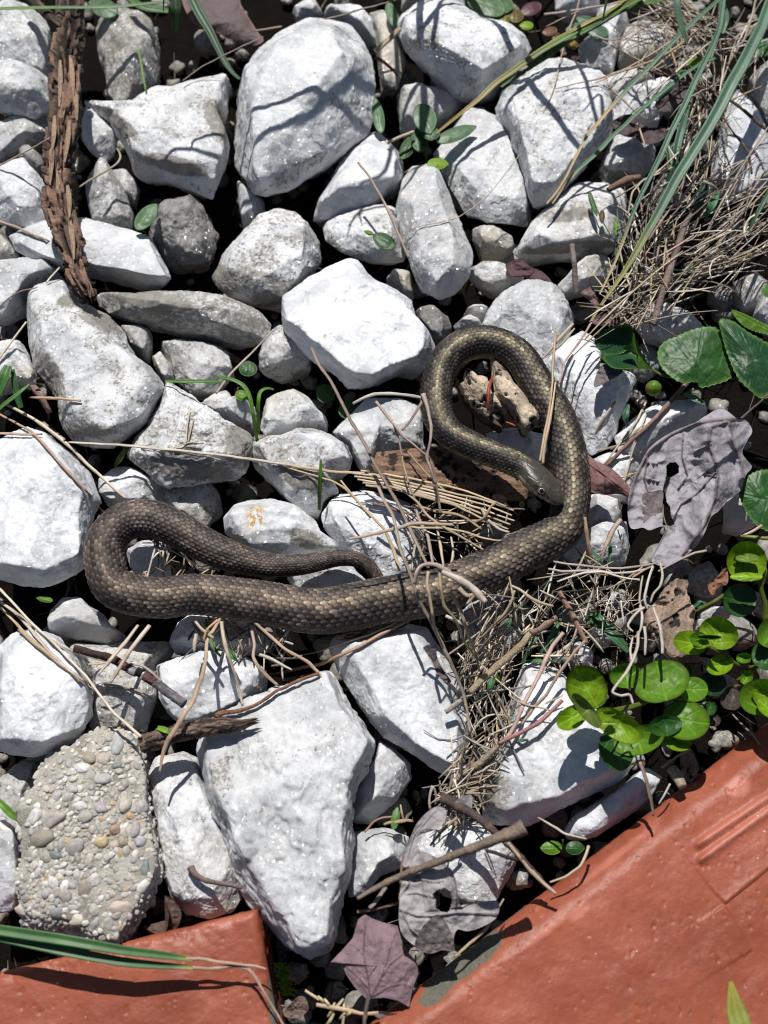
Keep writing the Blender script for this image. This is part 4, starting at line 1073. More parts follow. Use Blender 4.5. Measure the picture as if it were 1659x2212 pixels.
def tube_mesh(C, r, m=7, nodes=None, flat=1.0):
    T, B, N = frames(C)
    r = np.broadcast_to(np.asarray(r, float), (len(C),)).copy()
    a = np.arange(m) / m * 2 * math.pi
    V = C[:, None, :] + r[:, None, None] * (np.cos(a)[None, :, None] * B[:, None, :] + flat * np.sin(a)[None, :, None] * N[:, None, :])
    V = V.reshape(-1, 3); n = len(C)
    F = ring_faces(n, m)
    V = np.vstack([V, C[:1], C[-1:]])
    c1 = np.stack([np.full(m, n * m), (np.arange(m) + 1) % m, np.arange(m)], 1)
    c2 = np.stack([np.full(m, n * m + 1), (n - 1) * m + np.arange(m), (n - 1) * m + (np.arange(m) + 1) % m], 1)
    return V, F, np.vstack([c1, c2])

PALE, TAN, ORNG, GREY, BRWN, DARK, RED = (.60, .53, .43), (.52, .41, .26), (.48, .28, .15), (.42, .385, .35), (.20, .135, .095), (.07, .05, .042), (.22, .09, .065)
STEM_N = [0]
def stem_shape(P, w, zs=None, col=PALE, lift=None, wob=1.6, seed=None, m=7):
    STEM_N[0] += 1
    seed = STEM_N[0] if seed is None else seed
    w = np.atleast_1d(np.array(w, float)) * .5
    C, u = path3(P, zs, w.max() + .8 if lift is None else lift, 5.0, wob, seed, True)
    r = np.interp(u, np.linspace(0, u[-1], len(w)), w) if len(w) > 1 else np.full(len(u), w[0])
    rng = np.random.RandomState(seed)
    ks = np.cumsum(rng.uniform(38, 90, 40)); ks = ks[ks < u[-1] - 8]
    nd = np.zeros(len(u))
    for k in ks: nd = np.maximum(nd, np.exp(-((u - k) / 4.5) ** 2))
    r = .80 * r * (1 + .22 * nd) * (1 + .06 * vnoise(np.stack([u / 14, 0 * u + seed, 0 * u], 1), 3))
    V, F, Cp = tube_mesh(C, r, m, flat=.62 if m == 7 else 1.0)
    t = vnoise(np.stack([u / 30, 0 * u + seed * 1.7, 0 * u], 1), 8)
    c = np.array(col)[None, :] * (1 + .22 * t)[:, None] * np.array([1, 1 - .03 * rng.rand(), 1 - .08 * rng.rand()])
    c = c * (1 - .35 * nd)[:, None] + np.array((.30, .19, .11)) * (.35 * nd)[:, None]
    a = np.arange(m) / m
    strip = 1 + .24 * np.sin(a * 2 * math.pi * 2 + seed)[None, :, None] * np.ones((len(u), 1, 1))
    cc = (c[:, None, :] * strip).reshape(-1, 3)
    cc = np.vstack([cc, c[:1] * .8, c[-1:] * .8])
    return V, [F, Cp], np.clip(cc, 0, 1)

def stem(spec, w, label, zs=None, col=PALE, name='straw', cat='straw', group='dry stems and straws', mat=None, **kw):
    P = pts(spec) if isinstance(spec, str) else spec
    V, F, c = stem_shape(P, w, zs, col, **kw)
    return tag(add(name, V, F, mat or STRAW, attrs={'Col': c}), label, cat, group)

def blade_shape(P, w, zs=None, col=(.10, .20, .09), tip=None, fold=.35, lift=3.0, seed=0, wob=0.0, roll=0.0):
    """grass blade: a folded strip, with length-wise ribs in its colour"""
    C, u = path3(P, zs, lift, 6.0, wob, seed)
    T, B, N = frames(C)
    w = np.interp(u, np.linspace(0, u[-1], len(w)), w)
    k = np.linspace(-1, 1, 7)
    ca, sa = math.cos(roll), math.sin(roll)
    Bx = B * ca + N * sa; Nx = N * ca - B * sa
    up = C[:, None, :] + (w[:, None] * k[None, :])[..., None] * Bx[:, None, :] + (w[:, None] * fold * np.abs(k)[None, :])[..., None] * Nx[:, None, :]
    lo = up - 1.2 * Nx[:, None, :]
    n, m = len(C), 7
    V = np.concatenate([up.reshape(-1, 3), lo.reshape(-1, 3)])
    F1 = ring_faces(n, m, False); F2 = F1[:, ::-1] + n * m
    i = np.arange(n - 1)
    s1 = np.stack([i * m, i * m + m, i * m + m + n * m, i * m + n * m], 1)
    s2 = np.stack([i * m + m - 1 + n * m, i * m + 2 * m - 1 + n * m, i * m + 2 * m - 1, i * m + m - 1], 1)
    t = u / u[-1]
    c = np.array(col)[None, :] + 0 * t[:, None]
    if tip is not None:
        a = sstep(tip[1], tip[2], t)[:, None]; c = c * (1 - a) + np.array(tip[0]) * a
    c = c * (1 + .15 * vnoise(np.stack([u / 40, 0 * u + seed, 0 * u], 1), 4))[:, None]
    rib = np.array([.85, 1.1, .9, 1.18, .9, 1.1, .85])
    cc = (c[:, None, :] * rib[None, :, None]).reshape(-1, 3)
    return V, [F1, F2, s1, s2], np.clip(np.vstack([cc, cc]), 0, 1)

def blade(spec, w, label, zs=None, name='grass_leaf', cat='grass blade', group='green grass blades', **kw):
    P = pts(spec) if isinstance(spec, str) else spec
    V, F, c = blade_shape(P, w, zs, **kw)
    return tag(add(name, V, F, GRASS, attrs={'Col': c}), label, cat, group)

def leaf_shape(poly, z, zc=None, ridge=0.0, col=(.06, .16, .03), edge=None, veins=(), vcol=None, vdepth=1.2, cup=0.0, crinkle=1.5, cfreq=22, thick=1.5, seed=0, jag=0.0, nring=18, nout=120, hole=None, center=None, smooth=True, spots=None, dome=None, bend=None):
    """a leaf from its outline; z: one height or one per outline point; cup>0 lifts the rim"""
    pl = np.array([p[:2] for p in poly], float)
    zz = np.array([p[2] if len(p) > 2 else 0 for p in poly], float) + (z if np.isscalar(z) else np.array(z, float))
    Q = np.concatenate([pl, zz[:, None]], 1)
    Q = np.vstack([Q, Q[:1]])
    if smooth:
        E = np.vstack([Q[-2:-1], Q, Q[1:2]])
        R, _ = resample(E, n=4 * nout)
        # cut back to one lap
        d0 = np.linalg.norm(R[:nout, :2] - Q[0, :2], axis=1); i0 = int(np.argmin(d0))
        d1 = np.linalg.norm(R[-nout:, :2] - Q[0, :2], axis=1); i1 = len(R) - nout + int(np.argmin(d1))
        O, _ = resample(R[i0:i1 + 1], n=nout + 1)
    else:
        L = np.concatenate([[0], np.cumsum(np.linalg.norm(np.diff(Q[:, :2], axis=0), axis=1))])
        u = np.linspace(0, L[-1], nout + 1); O = np.stack([np.interp(u, L, Q[:, k]) for k in range(3)], 1)
    O = O[:-1]
    c = np.array(center if center is not None else pl.mean(0), float)
    if jag:
        k = np.arange(nout)
        dv = O[:, :2] - c; ln = np.linalg.norm(dv, axis=1)
        saw = (k * (nout // 4) / nout * 1.0) % 1.0
        O[:, :2] += dv / ln[:, None] * (jag * (saw - .5))[:, None]
    zc = O[:, 2].mean() if zc is None else zc
    t = np.linspace(0, 1, nring) ** .85
    xy = c[None, None, :] + (O[None, :, :2] - c) * t[:, None, None]
    pw = 1 + cup
    zz = zc + (O[None, :, 2] - zc) * (t ** pw)[:, None]
    xy = xy.reshape(-1, 2); zz = zz.reshape(-1)
    rr = np.repeat(t, nout)
    sz = math.sqrt(np.ptp(pl[:, 0]) * np.ptp(pl[:, 1]))
    if dome: zz = zz + dome * (1 - rr ** 2)
    if bend is not None: zz = zz + bend(xy)
    q = np.concatenate([xy / cfreq, np.full((len(xy), 1), seed * 2.3)], 1)
    zz = zz + crinkle * fbm(q, seed, 3)
    if ridge: zz = zz + ridge * (.6 - np.abs(fbm(q * np.array([.42, .42, 1]) + 7, seed + 5, 2)) * 2)
    vm = np.zeros(len(xy))
    for vpts, wv in veins:
        for a, b in zip(vpts[:-1], vpts[1:]):
            d, sd_, tt = segd(xy, a, b)
            vm = np.maximum(vm, np.exp(-(d / wv) ** 2))
    zz = zz + vdepth * vm
    P = unproj(xy[:, 0], xy[:, 1], zz)
    col = np.array(col)
    cc = col[None, :] * (1 + .22 * fbm(q * 1.7 + 9, seed + 3, 3))[:, None]
    if edge is not None:
        a = sstep(.80, 1.0, rr)[:, None] * .8; cc = cc * (1 - a) + np.array(edge) * a
    if spots:
        for (spc, dens, cl) in spots:
            d1_, d2_, hh_ = cellnoise(np.concatenate([xy / spc, np.full((len(xy), 1), .5 + seed)], 1), seed)
            a = ((hh_ < dens) * (1 - sstep(.16, .30, d1_)))[:, None]; cc = cc * (1 - a) + np.array(cl) * a
    if vcol is not None:
        a = (vm * .8)[:, None]; cc = cc * (1 - a) + np.array(vcol) * a
    n, m = nring, nout
    F = ring_faces(n, m)
    if hole:
        ctrf = xy[F].mean(1)
        ins = np.zeros(len(F), bool)
        for hp in hole:
            hp = np.array([p[:2] for p in hp]); k = np.zeros(len(F), bool); j = len(hp) - 1
            for i in range(len(hp)):
                xi, yi = hp[i]; xj, yj = hp[j]
                k ^= ((yi > ctrf[:, 1]) != (yj > ctrf[:, 1])) & (ctrf[:, 0] < (xj - xi) * (ctrf[:, 1] - yi) / (yj - yi + 1e-9) + xi)
                j = i
            ins |= k
        F = F[~ins]
    T_ = F[:, ::-1] + len(P)
    P2 = P.copy(); P2[:, 2] -= thick
    bot = np.vstack([P, P2])
    r0 = (n - 1) * m; j = np.arange(m)
    rim = np.stack([r0 + j, r0 + (j + 1) % m, r0 + (j + 1) % m + len(P), r0 + j + len(P)], 1)
    cc2 = cc * np.array([1.0, 1.0, .95])
    return bot, [F[:, ::-1], T_[:, ::-1], rim], np.clip(np.vstack([cc, cc2]), 0, 1)

def leaf(spec, z, mat, parent=None, name='leaf', **kw):
    P = pts(spec) if isinstance(spec, str) else spec
    V, F, c = leaf_shape(P, z, **kw)
    return add(name, V, F, mat, parent, attrs={'Col': c})

def oval(t, cx, cy, rx, ry, ang=0, n=14, notch=0.0, point=0.0):
    """outline of a rounded leaf in tile coordinates; its stalk end at angle ang"""
    o = []
    for i in range(n):
        a = i * 2 * math.pi / n
        k = 1 - notch * math.exp(-(min(a, 2 * math.pi - a) / .35) ** 2) + point * math.exp(-((a - math.pi) / .3) ** 2)
        x, y = rx * k * math.cos(a), ry * k * math.sin(a)
        c, s = math.cos(math.radians(ang)), math.sin(math.radians(ang))
        o.append((cx + x * c - y * s, cy + x * s + y * c))
    return pts(' '.join('%f,%f' % p for p in o), t)

LIME, MID, DEEP = (.23, .38, .016), (.135, .285, .02), (.036, .12, .024)
def midvein(o):
    """vein from the stalk end (first outline point) to the opposite end"""
    a = np.array(o[0][:2]); b = np.array(o[len(o) // 2][:2]); return [(a + (b - a) * k) for k in (0, .5, 1.0)]

def moneywort():
    # front cluster, standing highest
    t = empty('round_leaf_plant', unproj(1330, 1500, 40), 'glossy round-leaved plant cluster hanging over the big stained white stone', 'plant', 'creeping plants with round leaves')
    def L(cx, cy, rx, ry, z, col, ang=0, tilt=0, ta=0, tile_='p', **kw):
        o = oval(tile_, cx, cy, rx, ry, ang, notch=.06)
        c = np.mean(np.array(o), 0)
        f = tile(tile_)[2]
        if tilt:
            dx, dy = math.cos(math.radians(ta)), math.sin(math.radians(ta))
            o = [(x, y, 1.5 * tilt * ((x - c[0]) * dx + (y - c[1]) * dy) / (max(rx, ry) * f)) for x, y in o]
        kw.setdefault('cup', .7); kw.setdefault('dome', -13)
        return leaf(o, z, GREEN, kw.pop('parent', t), col=col, veins=[(midvein(o), 2.0)] + [([(o[0][0] * (1 - k) + o[len(o) // 2][0] * k, o[0][1] * (1 - k) + o[len(o) // 2][1] * k), (.8 * o[q][0] + .2 * c[0], .8 * o[q][1] + .2 * c[1])], 1.1) for k, q in ((.15, 3), (.4, 5), (.15, -3), (.4, -5))], vcol=tuple(np.array(col) * 1.6 + .01), vdepth=-1.2, crinkle=1.6, cfreq=14, seed=int(cx + cy), edge=kw.pop('edge', None), **kw)
    def st_(spec, w, zs, parent, col=(.16, .22, .03)):
        V, F, c = stem_shape(pts(spec), w, zs, col, wob=.5); return add('stem', V, F, GREEN, parent, attrs={'Col': c})
    st_('p:400,1370 640,1320 780,1270 960,1250 1180,1260 1300,1210', (14, 12, 11, 9), (150, 130, 110, 95, 60, 30), t)
    L(600, 1090, 95, 130, 118, MID, 90, 14, 200)
    L(860, 1130, 160, 215, 128, MID, 75, 10, 60, edge=(.10, .17, .012))
    L(1100, 1190, 110, 95, 95, MID, 180, 8, 90)
    L(690, 1570, 110, 195, 112, MID, 255, 18, 0)
    L(520, 1640, 165, 125, 100, DEEP, 250, 8, 90)
    L(1040, 1420, 185, 150, 112, MID, 190, 14, 45, edge=(.11, .18, .015))
    L(980, 1560, 120, 90, 100, LIME, 200, 8, 90)
    L(890, 1460, 82, 125, 126, DEEP, 260, 10, 180)
    L(300, 1180, 180, 150, 176, LIME, 60, 18, 250, edge=(.10, .15, .008))
    L(190, 1400, 125, 85, 168, LIME, 330, 16, 150)
    L(540, 1460, 105, 205, 182, LIME, 300, 22, 330)
    L(300, 1350, 55, 165, 196, (.20, .27, .06), 320, 26, 200)
    L(470, 1370, 50, 20, 205, (.22, .30, .03), 180, 0, 0)
    t2 = empty('round_leaf_plant', unproj(1530, 1380, 10), 'round-leaved plant with folded young leaves beside the bark slab', 'plant', 'creeping plants with round leaves')
    st_('p:1200,860 1300,910 1420,1000 1500,1030 1600,1010', (11, 10, 8, 8), (95, 85, 60, 40, 20), t2)
    L(1290, 770, 120, 150, 108, LIME, 110, 20, 320, parent=t2)
    L(1080, 840, 130, 90, 98, LIME, 10, 16, 150, parent=t2)
    L(1145, 815, 72, 55, 118, MID, 10, 14, 150, parent=t2)
    L(1160, 850, 62, 36, 124, LIME, 350, 12, 90, parent=t2)
    L(1215, 800, 18, 95, 132, (.07, .15, .01), 90, 10, 0, parent=t2)
    L(1300, 1005, 105, 75, 78, LIME, 340, 8, 90, parent=t2)
    L(1480, 955, 62, 40, 60, MID, 180, 6, 0, parent=t2)
    t3 = empty('round_leaf_plant', unproj(1600, 1260, 20), 'round-leaved plant with a cupped shoot tip at the right edge', 'plant', 'creeping plants with round leaves')
    st_('p:1590,180 1640,300 1600,420 1640,560 1640,700', (12, 13, 14, 14), (60, 110, 90, 70, 50), t3)
    st_('p:1450,40 1560,50 1659,60 1800,70', (9, 11, 12), (60, 66, 70, 66), t3, (.24, .27, .05))
    st_('p:1110,610 1180,570 1260,530 1330,480', (8, 10, 11), (30, 45, 56, 62), t3, (.16, .18, .04))
    L(1450, 520, 130, 125, 84, DEEP, 10, 10, 200, parent=t3)
    L(1500, 235, 155, 150, 128, LIME, 90, 10, 270, parent=t3, dome=-22)
    L(1455, 215, 42, 55, 128, LIME, 90, 8, 270, parent=t3)
    L(1505, 205, 34, 90, 140, (.16, .24, .04), 90, 26, 90, parent=t3, dome=4)
    L(1500, 345, 125, 32, 142, LIME, 0, 12, 90, parent=t3, dome=6)
    t4 = empty('round_leaf_plant', unproj(1640, 1480, 20), 'round-leaved plant cut off by the right edge above the right brick', 'plant', 'creeping plants with round leaves')
    st_('p:1420,1120 1500,1080 1560,1030 1659,960', (10, 10, 10), (20, 34, 50, 60), t4)
    L(1680, 760, 125, 95, 112, MID, 120, 10, 200, parent=t4)
    L(1650, 930, 118, 115, 96, DEEP, 120, 12, 0, parent=t4)
    L(1610, 1250, 140, 170, 92, MID, 90, 12, 200, parent=t4)
    L(1640, 1230, 120, 95, 108, LIME, 60, 16, 300, parent=t4)
    L(1660, 1330, 100, 60, 114, LIME, 40, 12, 90, parent=t4)
    L(1500, 1100, 60, 45, 66, MID, 120, 6, 0, parent=t4)
    t5 = empty('round_leaf_plant', unproj(1560, 1500, -10), 'small dark purplish round leaves between the front leaf cluster and the right edge', 'plant', 'creeping plants with round leaves')
    st_('p:1180,1190 1290,1200 1380,1180 1460,1150', (8, 8, 8), (10, 20, 20, 10), t5, (.2, .17, .05))
    L(1245, 1150, 95, 105, 52, (.025, .06, .028), 100, 8, 90, parent=t5)
    L(1385, 1265, 85, 85, 44, (.085, .07, .055), 100, 8, 90, parent=t5)
    L(1225, 1330, 58, 50, 60, DEEP, 100, 6, 90, parent=t5)
    L(1040, 1070, 60, 50, 62, (.07, .13, .04), 100, 6, 90, parent=t5)
    L(1250, 1420, 50, 55, 30, (.12, .085, .08), 100, 6, 90, parent=t5)
moneywort()

def violets():
    g = 'toothed heart-shaped leaves'
    def V_(spec, z, label, col, root, veins, ctr=None, **kw):
        o = pts('v:' + spec)
        t = empty('violet_leaf', unproj(*o[0][:2], z), label, 'leaf', g)
        vs = [([pts('v:%g,%g' % p)[0][:2] for p in v], 1.3) for v in veins]
        kw.setdefault('crinkle', 2.2); kw.setdefault('cfreq', 20)
        leaf([(p[0], p[1]) + tuple(p[2:]) for p in o], z, GREEN, t, 'blade', col=col, edge=(.16, .30, .07), veins=vs, vcol=tuple(np.array(col) * 1.5 + .01), vdepth=-1.3, jag=3.2, nout=144, nring=26, seed=len(label), center=pts('v:%g,%g' % ctr)[0][:2] if ctr else None, **kw)
        if root:
            Vv, F, c = stem_shape(pts('v:' + root), (5, 6, 7), (z - 20, z - 40, z - 60), (.14, .22, .05), wob=.3)
            add('stalk', Vv, F, GREEN, t, attrs={'Col': c})
    V_('930,752,-6 900,710,0 780,712,4 680,652,0 620,582,-4 598,490,-8 640,405,-6 760,345,0 900,292,8 1000,280,12 1065,300,12 1110,370,10 1140,500,4 1172,640,2 1145,690,0 1060,722,0', 60, 'broad flat dark green toothed leaf right of the curled green leaf', DEEP, '930,752 945,800 935,840',
       [[(925, 740), (900, 560), (950, 300)], [(925, 740), (760, 600), (640, 480)], [(925, 740), (1060, 600), (1110, 440)], [(880, 600), (760, 450), (740, 380)]], (900, 540), dome=10)
    V_('1410,835,-10 1300,765,0 1205,660,4 1132,490,0 1090,340,6 1072,225,14 1180,240,14 1290,320,12 1400,380,8 1520,460,0 1600,600,0 1560,760,-6', 82, 'largest dark green toothed leaf at the right edge', (.024, .095, .032), None,
       [[(1500, 760), (1350, 560), (1110, 270)], [(1380, 600), (1280, 420), (1240, 330)], [(1420, 680), (1260, 620), (1180, 520)], [(1440, 560), (1380, 460), (1400, 400)]], (1330, 540), dome=10)
    V_('1600,420,0 1450,350,0 1340,320,0 1240,265,4 1162,160,12 1230,170,10 1330,215,6 1445,270,2 1600,330,0', 96, 'pale yellow-green leaf edge above the largest toothed leaf, at the right edge', (.12, .24, .02), None, [[(1600, 380), (1400, 280), (1180, 170)]], (1400, 280))
    V_('1250,1640,-6 1222,1545,-4 1285,1430,4 1390,1375,8 1520,1395,4 1600,1500,0 1600,1700,0 1500,1850,-4 1370,1812,-6 1290,1720,-8', 58, 'green toothed leaf at the right edge, right of the big grey dead leaf', (.034, .13, .026), None,
       [[(1600, 1620), (1400, 1600), (1240, 1560)], [(1450, 1605), (1360, 1480), (1380, 1390)], [(1450, 1605), (1400, 1740), (1380, 1800)]], (1400, 1600), dome=8)
    V_('1445,880,0 1400,800,0 1390,710,4 1440,650,6 1560,660,0 1560,840,0', 50, 'small bright green leaf at the right edge under the largest toothed leaf', (.10, .21, .03), None, [[(1560, 760), (1400, 750)]], (1470, 760))
    V_('1510,1000,0 1475,940,0 1470,830,4 1520,740,6 1640,720,0 1660,900,0'.replace('1510,1000', '1445,-40').replace('1475,940', '1400,-10').replace('1470,830', '1398,20').replace('1520,740', '1445,60').replace('1640,720', '1600,40').replace('1660,900', '1600,-60'), 70, 'bright green leaf edge at the right side, above the pale stone chip', (.08, .20, .03), None, [[(1560, 0), (1410, 0)]], (1480, 5))
    # curled leaf: three folded sheets round a hollow
    t = empty('curled_leaf', unproj(1340, 760, 20), 'curled dark green leaf rolled into a cup beside the angular white stone', 'leaf', g)
    leaf('v:120,400,10 165,330,24 260,285,30 380,265,34 415,320,20 400,420,-6 330,490,-14 210,500,-8 150,455,0', 56, GREEN, t, 'blade', col=(.026, .10, .038), edge=(.10, .22, .06), jag=3, seed=3, cup=.6, dome=-14)
    leaf('v:185,505,0 330,470,-20 430,500,-16 500,560,0 500,600,6 400,608,22 280,606,26 215,570,20', 54, GREEN, t, 'blade', col=(.03, .10, .04), edge=(.14, .27, .05), jag=2, seed=5, cup=.4, dome=-12)
    leaf('v:335,450,10 400,400,34 420,330,42 450,420,34 500,520,18 560,610,0 520,610,0 450,590,6 440,500,4 400,455,0', 62, GREEN, t, 'blade', col=(.085, .19, .03), seed=7, cup=.2, center=pts('v:455,500')[0][:2])
    Vv, F, c = stem_shape(pts('v:500,560 560,615 640,660 700,670'), (9, 8, 7), (60, 50, 40, 30), (.15, .25, .05), wob=.3)
    add('stalk', Vv, F, GREEN, t, attrs={'Col': c})
    # seed capsule
    V5, F5 = ico(5)
    p = unproj(*pts('v:570,755')[0], 42)
    a = np.arctan2(V5[:, 1], V5[:, 0])
    q = V5 * (1 - .10 * np.exp(-(np.cos(1.5 * (a + .5)) / .18) ** 2) * sstep(.2, .6, V5[:, 2]))[:, None] * np.array([18, 17, 19])
    cc = np.where((V5[:, 2] < -.1)[:, None] | (V5[:, 0] < -.72)[:, None], (.30, .20, .07), (.17, .30, .03))
    tag(add('seed_capsule', p + q, F5, GREEN, attrs={'Col': cc}), 'plump shiny green seed capsule below the curled green leaf', 'seed pod')
violets()

def dead_leaves():
    big = 'v:1210,985,20 1090,910,34 960,970,30 900,1010,34 760,1065,30 640,1130,26 540,1210,20 470,1330,12 400,1500,4 372,1660,-4 395,1820,-6 490,1820,10 540,1840,14 640,1810,8 730,1850,0 640,1900,6 590,1990,10 560,2080,6 660,2110,4 800,2040,6 900,1960,8 960,1860,4 1010,1740,0 1070,1690,-14 1140,1600,-10 1240,1530,-8 1275,1420,-16 1320,1350,-24 1250,1250,-12 1290,1150,10 1325,1080,14 1280,1000,16'
    P = pts(big)
    vv = lambda *a: [pts('v:%g,%g' % p)[0][:2] for p in a]
    veins = [(vv((1240, 985), (1080, 995), (900, 1020), (700, 1110), (540, 1230), (440, 1420), (375, 1650)), 3.2), (vv((1200, 990), (1010, 1050), (990, 1180), (1050, 1330), (1060, 1430), (1040, 1600), (960, 1800), (800, 2020)), 3.2),
             (vv((1150, 1000), (1170, 1150), (1230, 1300), (1260, 1440)), 3.0), (vv((1040, 1400), (900, 1560), (780, 1640), (700, 1790)), 1.6), (vv((800, 1090), (790, 1270), (830, 1420), (760, 1520)), 1.4),
             (vv((520, 1250), (520, 1330), (500, 1440), (530, 1570)), 1.4), (vv((520, 1320), (600, 1335)), 1.0), (vv((1010, 1180), (880, 1240)), 1.0), (vv((500, 1440), (610, 1470)), 1.0), (vv((1060, 1440), (960, 1400)), 1.0)]
    hole = [pts('v:690,1322 740,1320 765,1345 765,1400 700,1440 690,1490 665,1560 670,1620 700,1660 705,1720 735,1800 730,1860 690,1830 640,1800 640,1700 632,1560 670,1420 668,1350')]
    ridge = vv((1000, 1060), (1060, 1400), (960, 1850))
    def bend(xy):
        d = np.min([segd(xy, a, b)[0] for a, b in zip(ridge[:-1], ridge[1:])], 0)
        d2 = np.min([segd(xy, a, b)[0] for a, b in zip(veins[2][0][:-1], veins[2][0][1:])], 0)
        return 52 * np.exp(-(d / 34) ** 2) + 30 * np.exp(-(d2 / 17) ** 2)
    o = tag(leaf(P, 78, DEAD, None, 'dead_leaf', col=(.32, .295, .32), veins=veins, vcol=(.12, .075, .072), vdepth=7.0, crinkle=3.4, ridge=7, cfreq=17, nring=80, nout=320, hole=hole, smooth=True, seed=4, bend=bend, center=pts('v:870,1470')[0][:2],
             spots=[(7.0, .25, (.20, .18, .19))]), 'big curled silver-grey dead leaf with a dark hole, right of the snake', 'dead leaf', 'dead leaves')
    leaf('v:490,1570,0 560,1545,10 640,1540,12 640,1640,10 625,1760,4 560,1815,0 500,1800,-6 485,1680,-6', 84, DEAD, o, 'folded_flap', col=(.155, .125, .125), crinkle=5, cfreq=12, seed=8)
    V, F, c = stem_shape(pts('v:1240,985 1290,940 1360,880 1445,800 1560,690'), (8, 6, 6, 6), (98, 104, 110, 112), (.10, .075, .07)); add('stalk', V, F, BARK, o, attrs={'Col': c})
    # folded reddish leaf
    tag(leaf('v:20,1270,0 70,1265,6 130,1310,12 220,1350,14 300,1410,10 370,1490,6 410,1560,0 390,1590,-4 300,1560,-8 200,1570,-10 120,1545,-8 60,1490,-6 30,1380,0', 46, DEAD, None, 'dead_leaf', col=(.20, .105, .10), veins=[(vv((30, 1300), (200, 1420), (400, 1575)), 1.6), (vv((120, 1350), (140, 1440)), 1), (vv((200, 1420), (200, 1520)), 1), (vv((260, 1420), (330, 1520)), 1)], vcol=(.11, .05, .05), vdepth=2, crinkle=3, cfreq=18, dome=12, seed=6),
        'folded dull red dead leaf touching the right side of the snake', 'dead leaf', 'dead leaves')
    # curled grey leaf at the bottom
    kk = lambda *a: [pts('k:%g,%g' % p)[0][:2] for p in a]
    o = tag(leaf('k:700,650,10 760,640,24 860,690,34 930,740,40 985,830,40 1000,930,30 1030,1040,6 1090,1020,0 1290,1000,-6 1295,1110,-10 1200,1180,-12 1080,1220,-14 1000,1210,-10 960,1290,-12 890,1350,-16 790,1360,-16 690,1330,-12 600,1250,-6 570,1150,0 572,1020,4 585,880,4 640,760,6', 92, DEAD, None, 'dead_leaf', col=(.36, .325, .325),
             veins=[(kk((575, 1060), (700, 1110), (830, 1110), (1000, 1085), (1290, 1095)), 1.8), (kk((580, 960), (680, 820), (830, 760)), 1.4), (kk((960, 760), (1000, 900), (985, 1080)), 1.6), (kk((600, 1100), (650, 1200), (720, 1260)), 1.3), (kk((590, 950), (700, 940), (830, 970)), 1.2), (kk((700, 830), (830, 860), (900, 850)), 1.1)], vcol=(.15, .115, .115), vdepth=5.0, crinkle=4, ridge=8, cfreq=22, nring=48, nout=200, seed=12,
             hole=[pts('k:815,950 850,915 910,900 950,925 960,990 950,1060 930,1085 870,1075 840,1050 840,990')], center=pts('k:760,1080')[0][:2]), 'curled grey dead leaf with a round hole under the long raised twig, bottom centre', 'dead leaf', 'dead leaves')
    leaf('k:600,740,0 610,650,6 650,540,12 700,430,16 770,350,14 850,300,10 920,330,6 900,420,2 850,470,6 760,465,14 710,500,10 700,590,4 725,650,0 660,730,0', 96, DEAD, o, 'curled_lobe', col=(.37, .335, .34), crinkle=3, cfreq=18, seed=14, veins=[(kk((620, 720), (680, 520), (840, 330)), 1.4)], vcol=(.17, .13, .13), center=pts('k:690,520')[0][:2], nring=24)
    leaf('k:985,270,4 1050,225,8 1105,220,4 1105,320,0 1060,345,-4', 88, DEAD, o, 'curled_lobe', col=(.29, .27, .28), crinkle=2, seed=15)
    leaf('k:690,1340,-6 720,1230,8 790,1140,16 860,1100,18 930,1180,10 970,1290,4 975,1370,-8 890,1360,-8 800,1385,-8', 98, DEAD, o, 'folded_flap', col=(.15, .125, .118), crinkle=5, cfreq=14, seed=16)
    # flat purple leaf
    o = tag(leaf('k:330,1720,0 250,1640,0 180,1540,0 155,1470,0 65,1450,4 160,1350,0 230,1270,0 270,1130,0 320,1095,2 380,1130,0 470,1160,0 560,1180,4 590,1290,2 640,1380,2 700,1450,4 715,1530,0 670,1640,-4 645,1780,-4 560,1730,10 460,1710,8', 30, DEAD, None, 'dead_leaf', col=(.205, .135, .150), smooth=False,
             veins=[(kk((355, 1705), (345, 1560), (310, 1400), (325, 1120)), 1.6), (kk((365, 1705), (430, 1580), (500, 1470), (620, 1370)), 1.6), (kk((380, 1700), (500, 1630), (600, 1610), (680, 1640)), 1.4), (kk((345, 1640), (270, 1560), (160, 1460)), 1.2), (kk((310, 1400), (255, 1340)), 1), (kk((430, 1580), (480, 1450), (500, 1350)), .9), (kk((345, 1560), (400, 1480)), .8)], vcol=(.06, .032, .042), vdepth=3.0, crinkle=7, cfreq=26, nring=40, nout=160, seed=21,
             spots=[(6.5, .32, (.10, .055, .065))], center=pts('k:430,1480')[0][:2], dome=14), 'flat purple-brown lobed dead leaf with dark veins, bottom centre between the bricks', 'dead leaf', 'dead leaves')
    V, F, c = stem_shape(pts('k:355,1700 330,1780 315,1860 310,1960 300,2060'), (11, 10, 9, 9), (34, 36, 38, 40), (.10, .07, .07)); add('stalk', V, F, BARK, o, attrs={'Col': c})
    tag(leaf('k:360,1820,0 440,1810,6 560,1830,8 640,1830,6 640,1870,0 590,1900,-4 480,1890,0', 8, DEAD, None, 'dead_leaf', col=(.14, .10, .10), crinkle=4, seed=23), 'dark dead leaf scrap under the edge of the flat purple leaf', 'dead leaf', 'dead leaves')
    tag(leaf('A:1180,-60,0 1500,-60,10 1560,40,10 1659,200,0 1700,260,0 1640,290,-6 1520,270,-10 1380,200,-6 1240,140,0', -20, DEAD, None, 'dead_leaf', col=(.12, .085, .085), crinkle=5, cfreq=30, seed=25, dome=14, edge=(.22, .13, .11)), 'dark purplish dead leaf in shade at the top edge, left of the largest boulder', 'dead leaf', 'dead leaves')
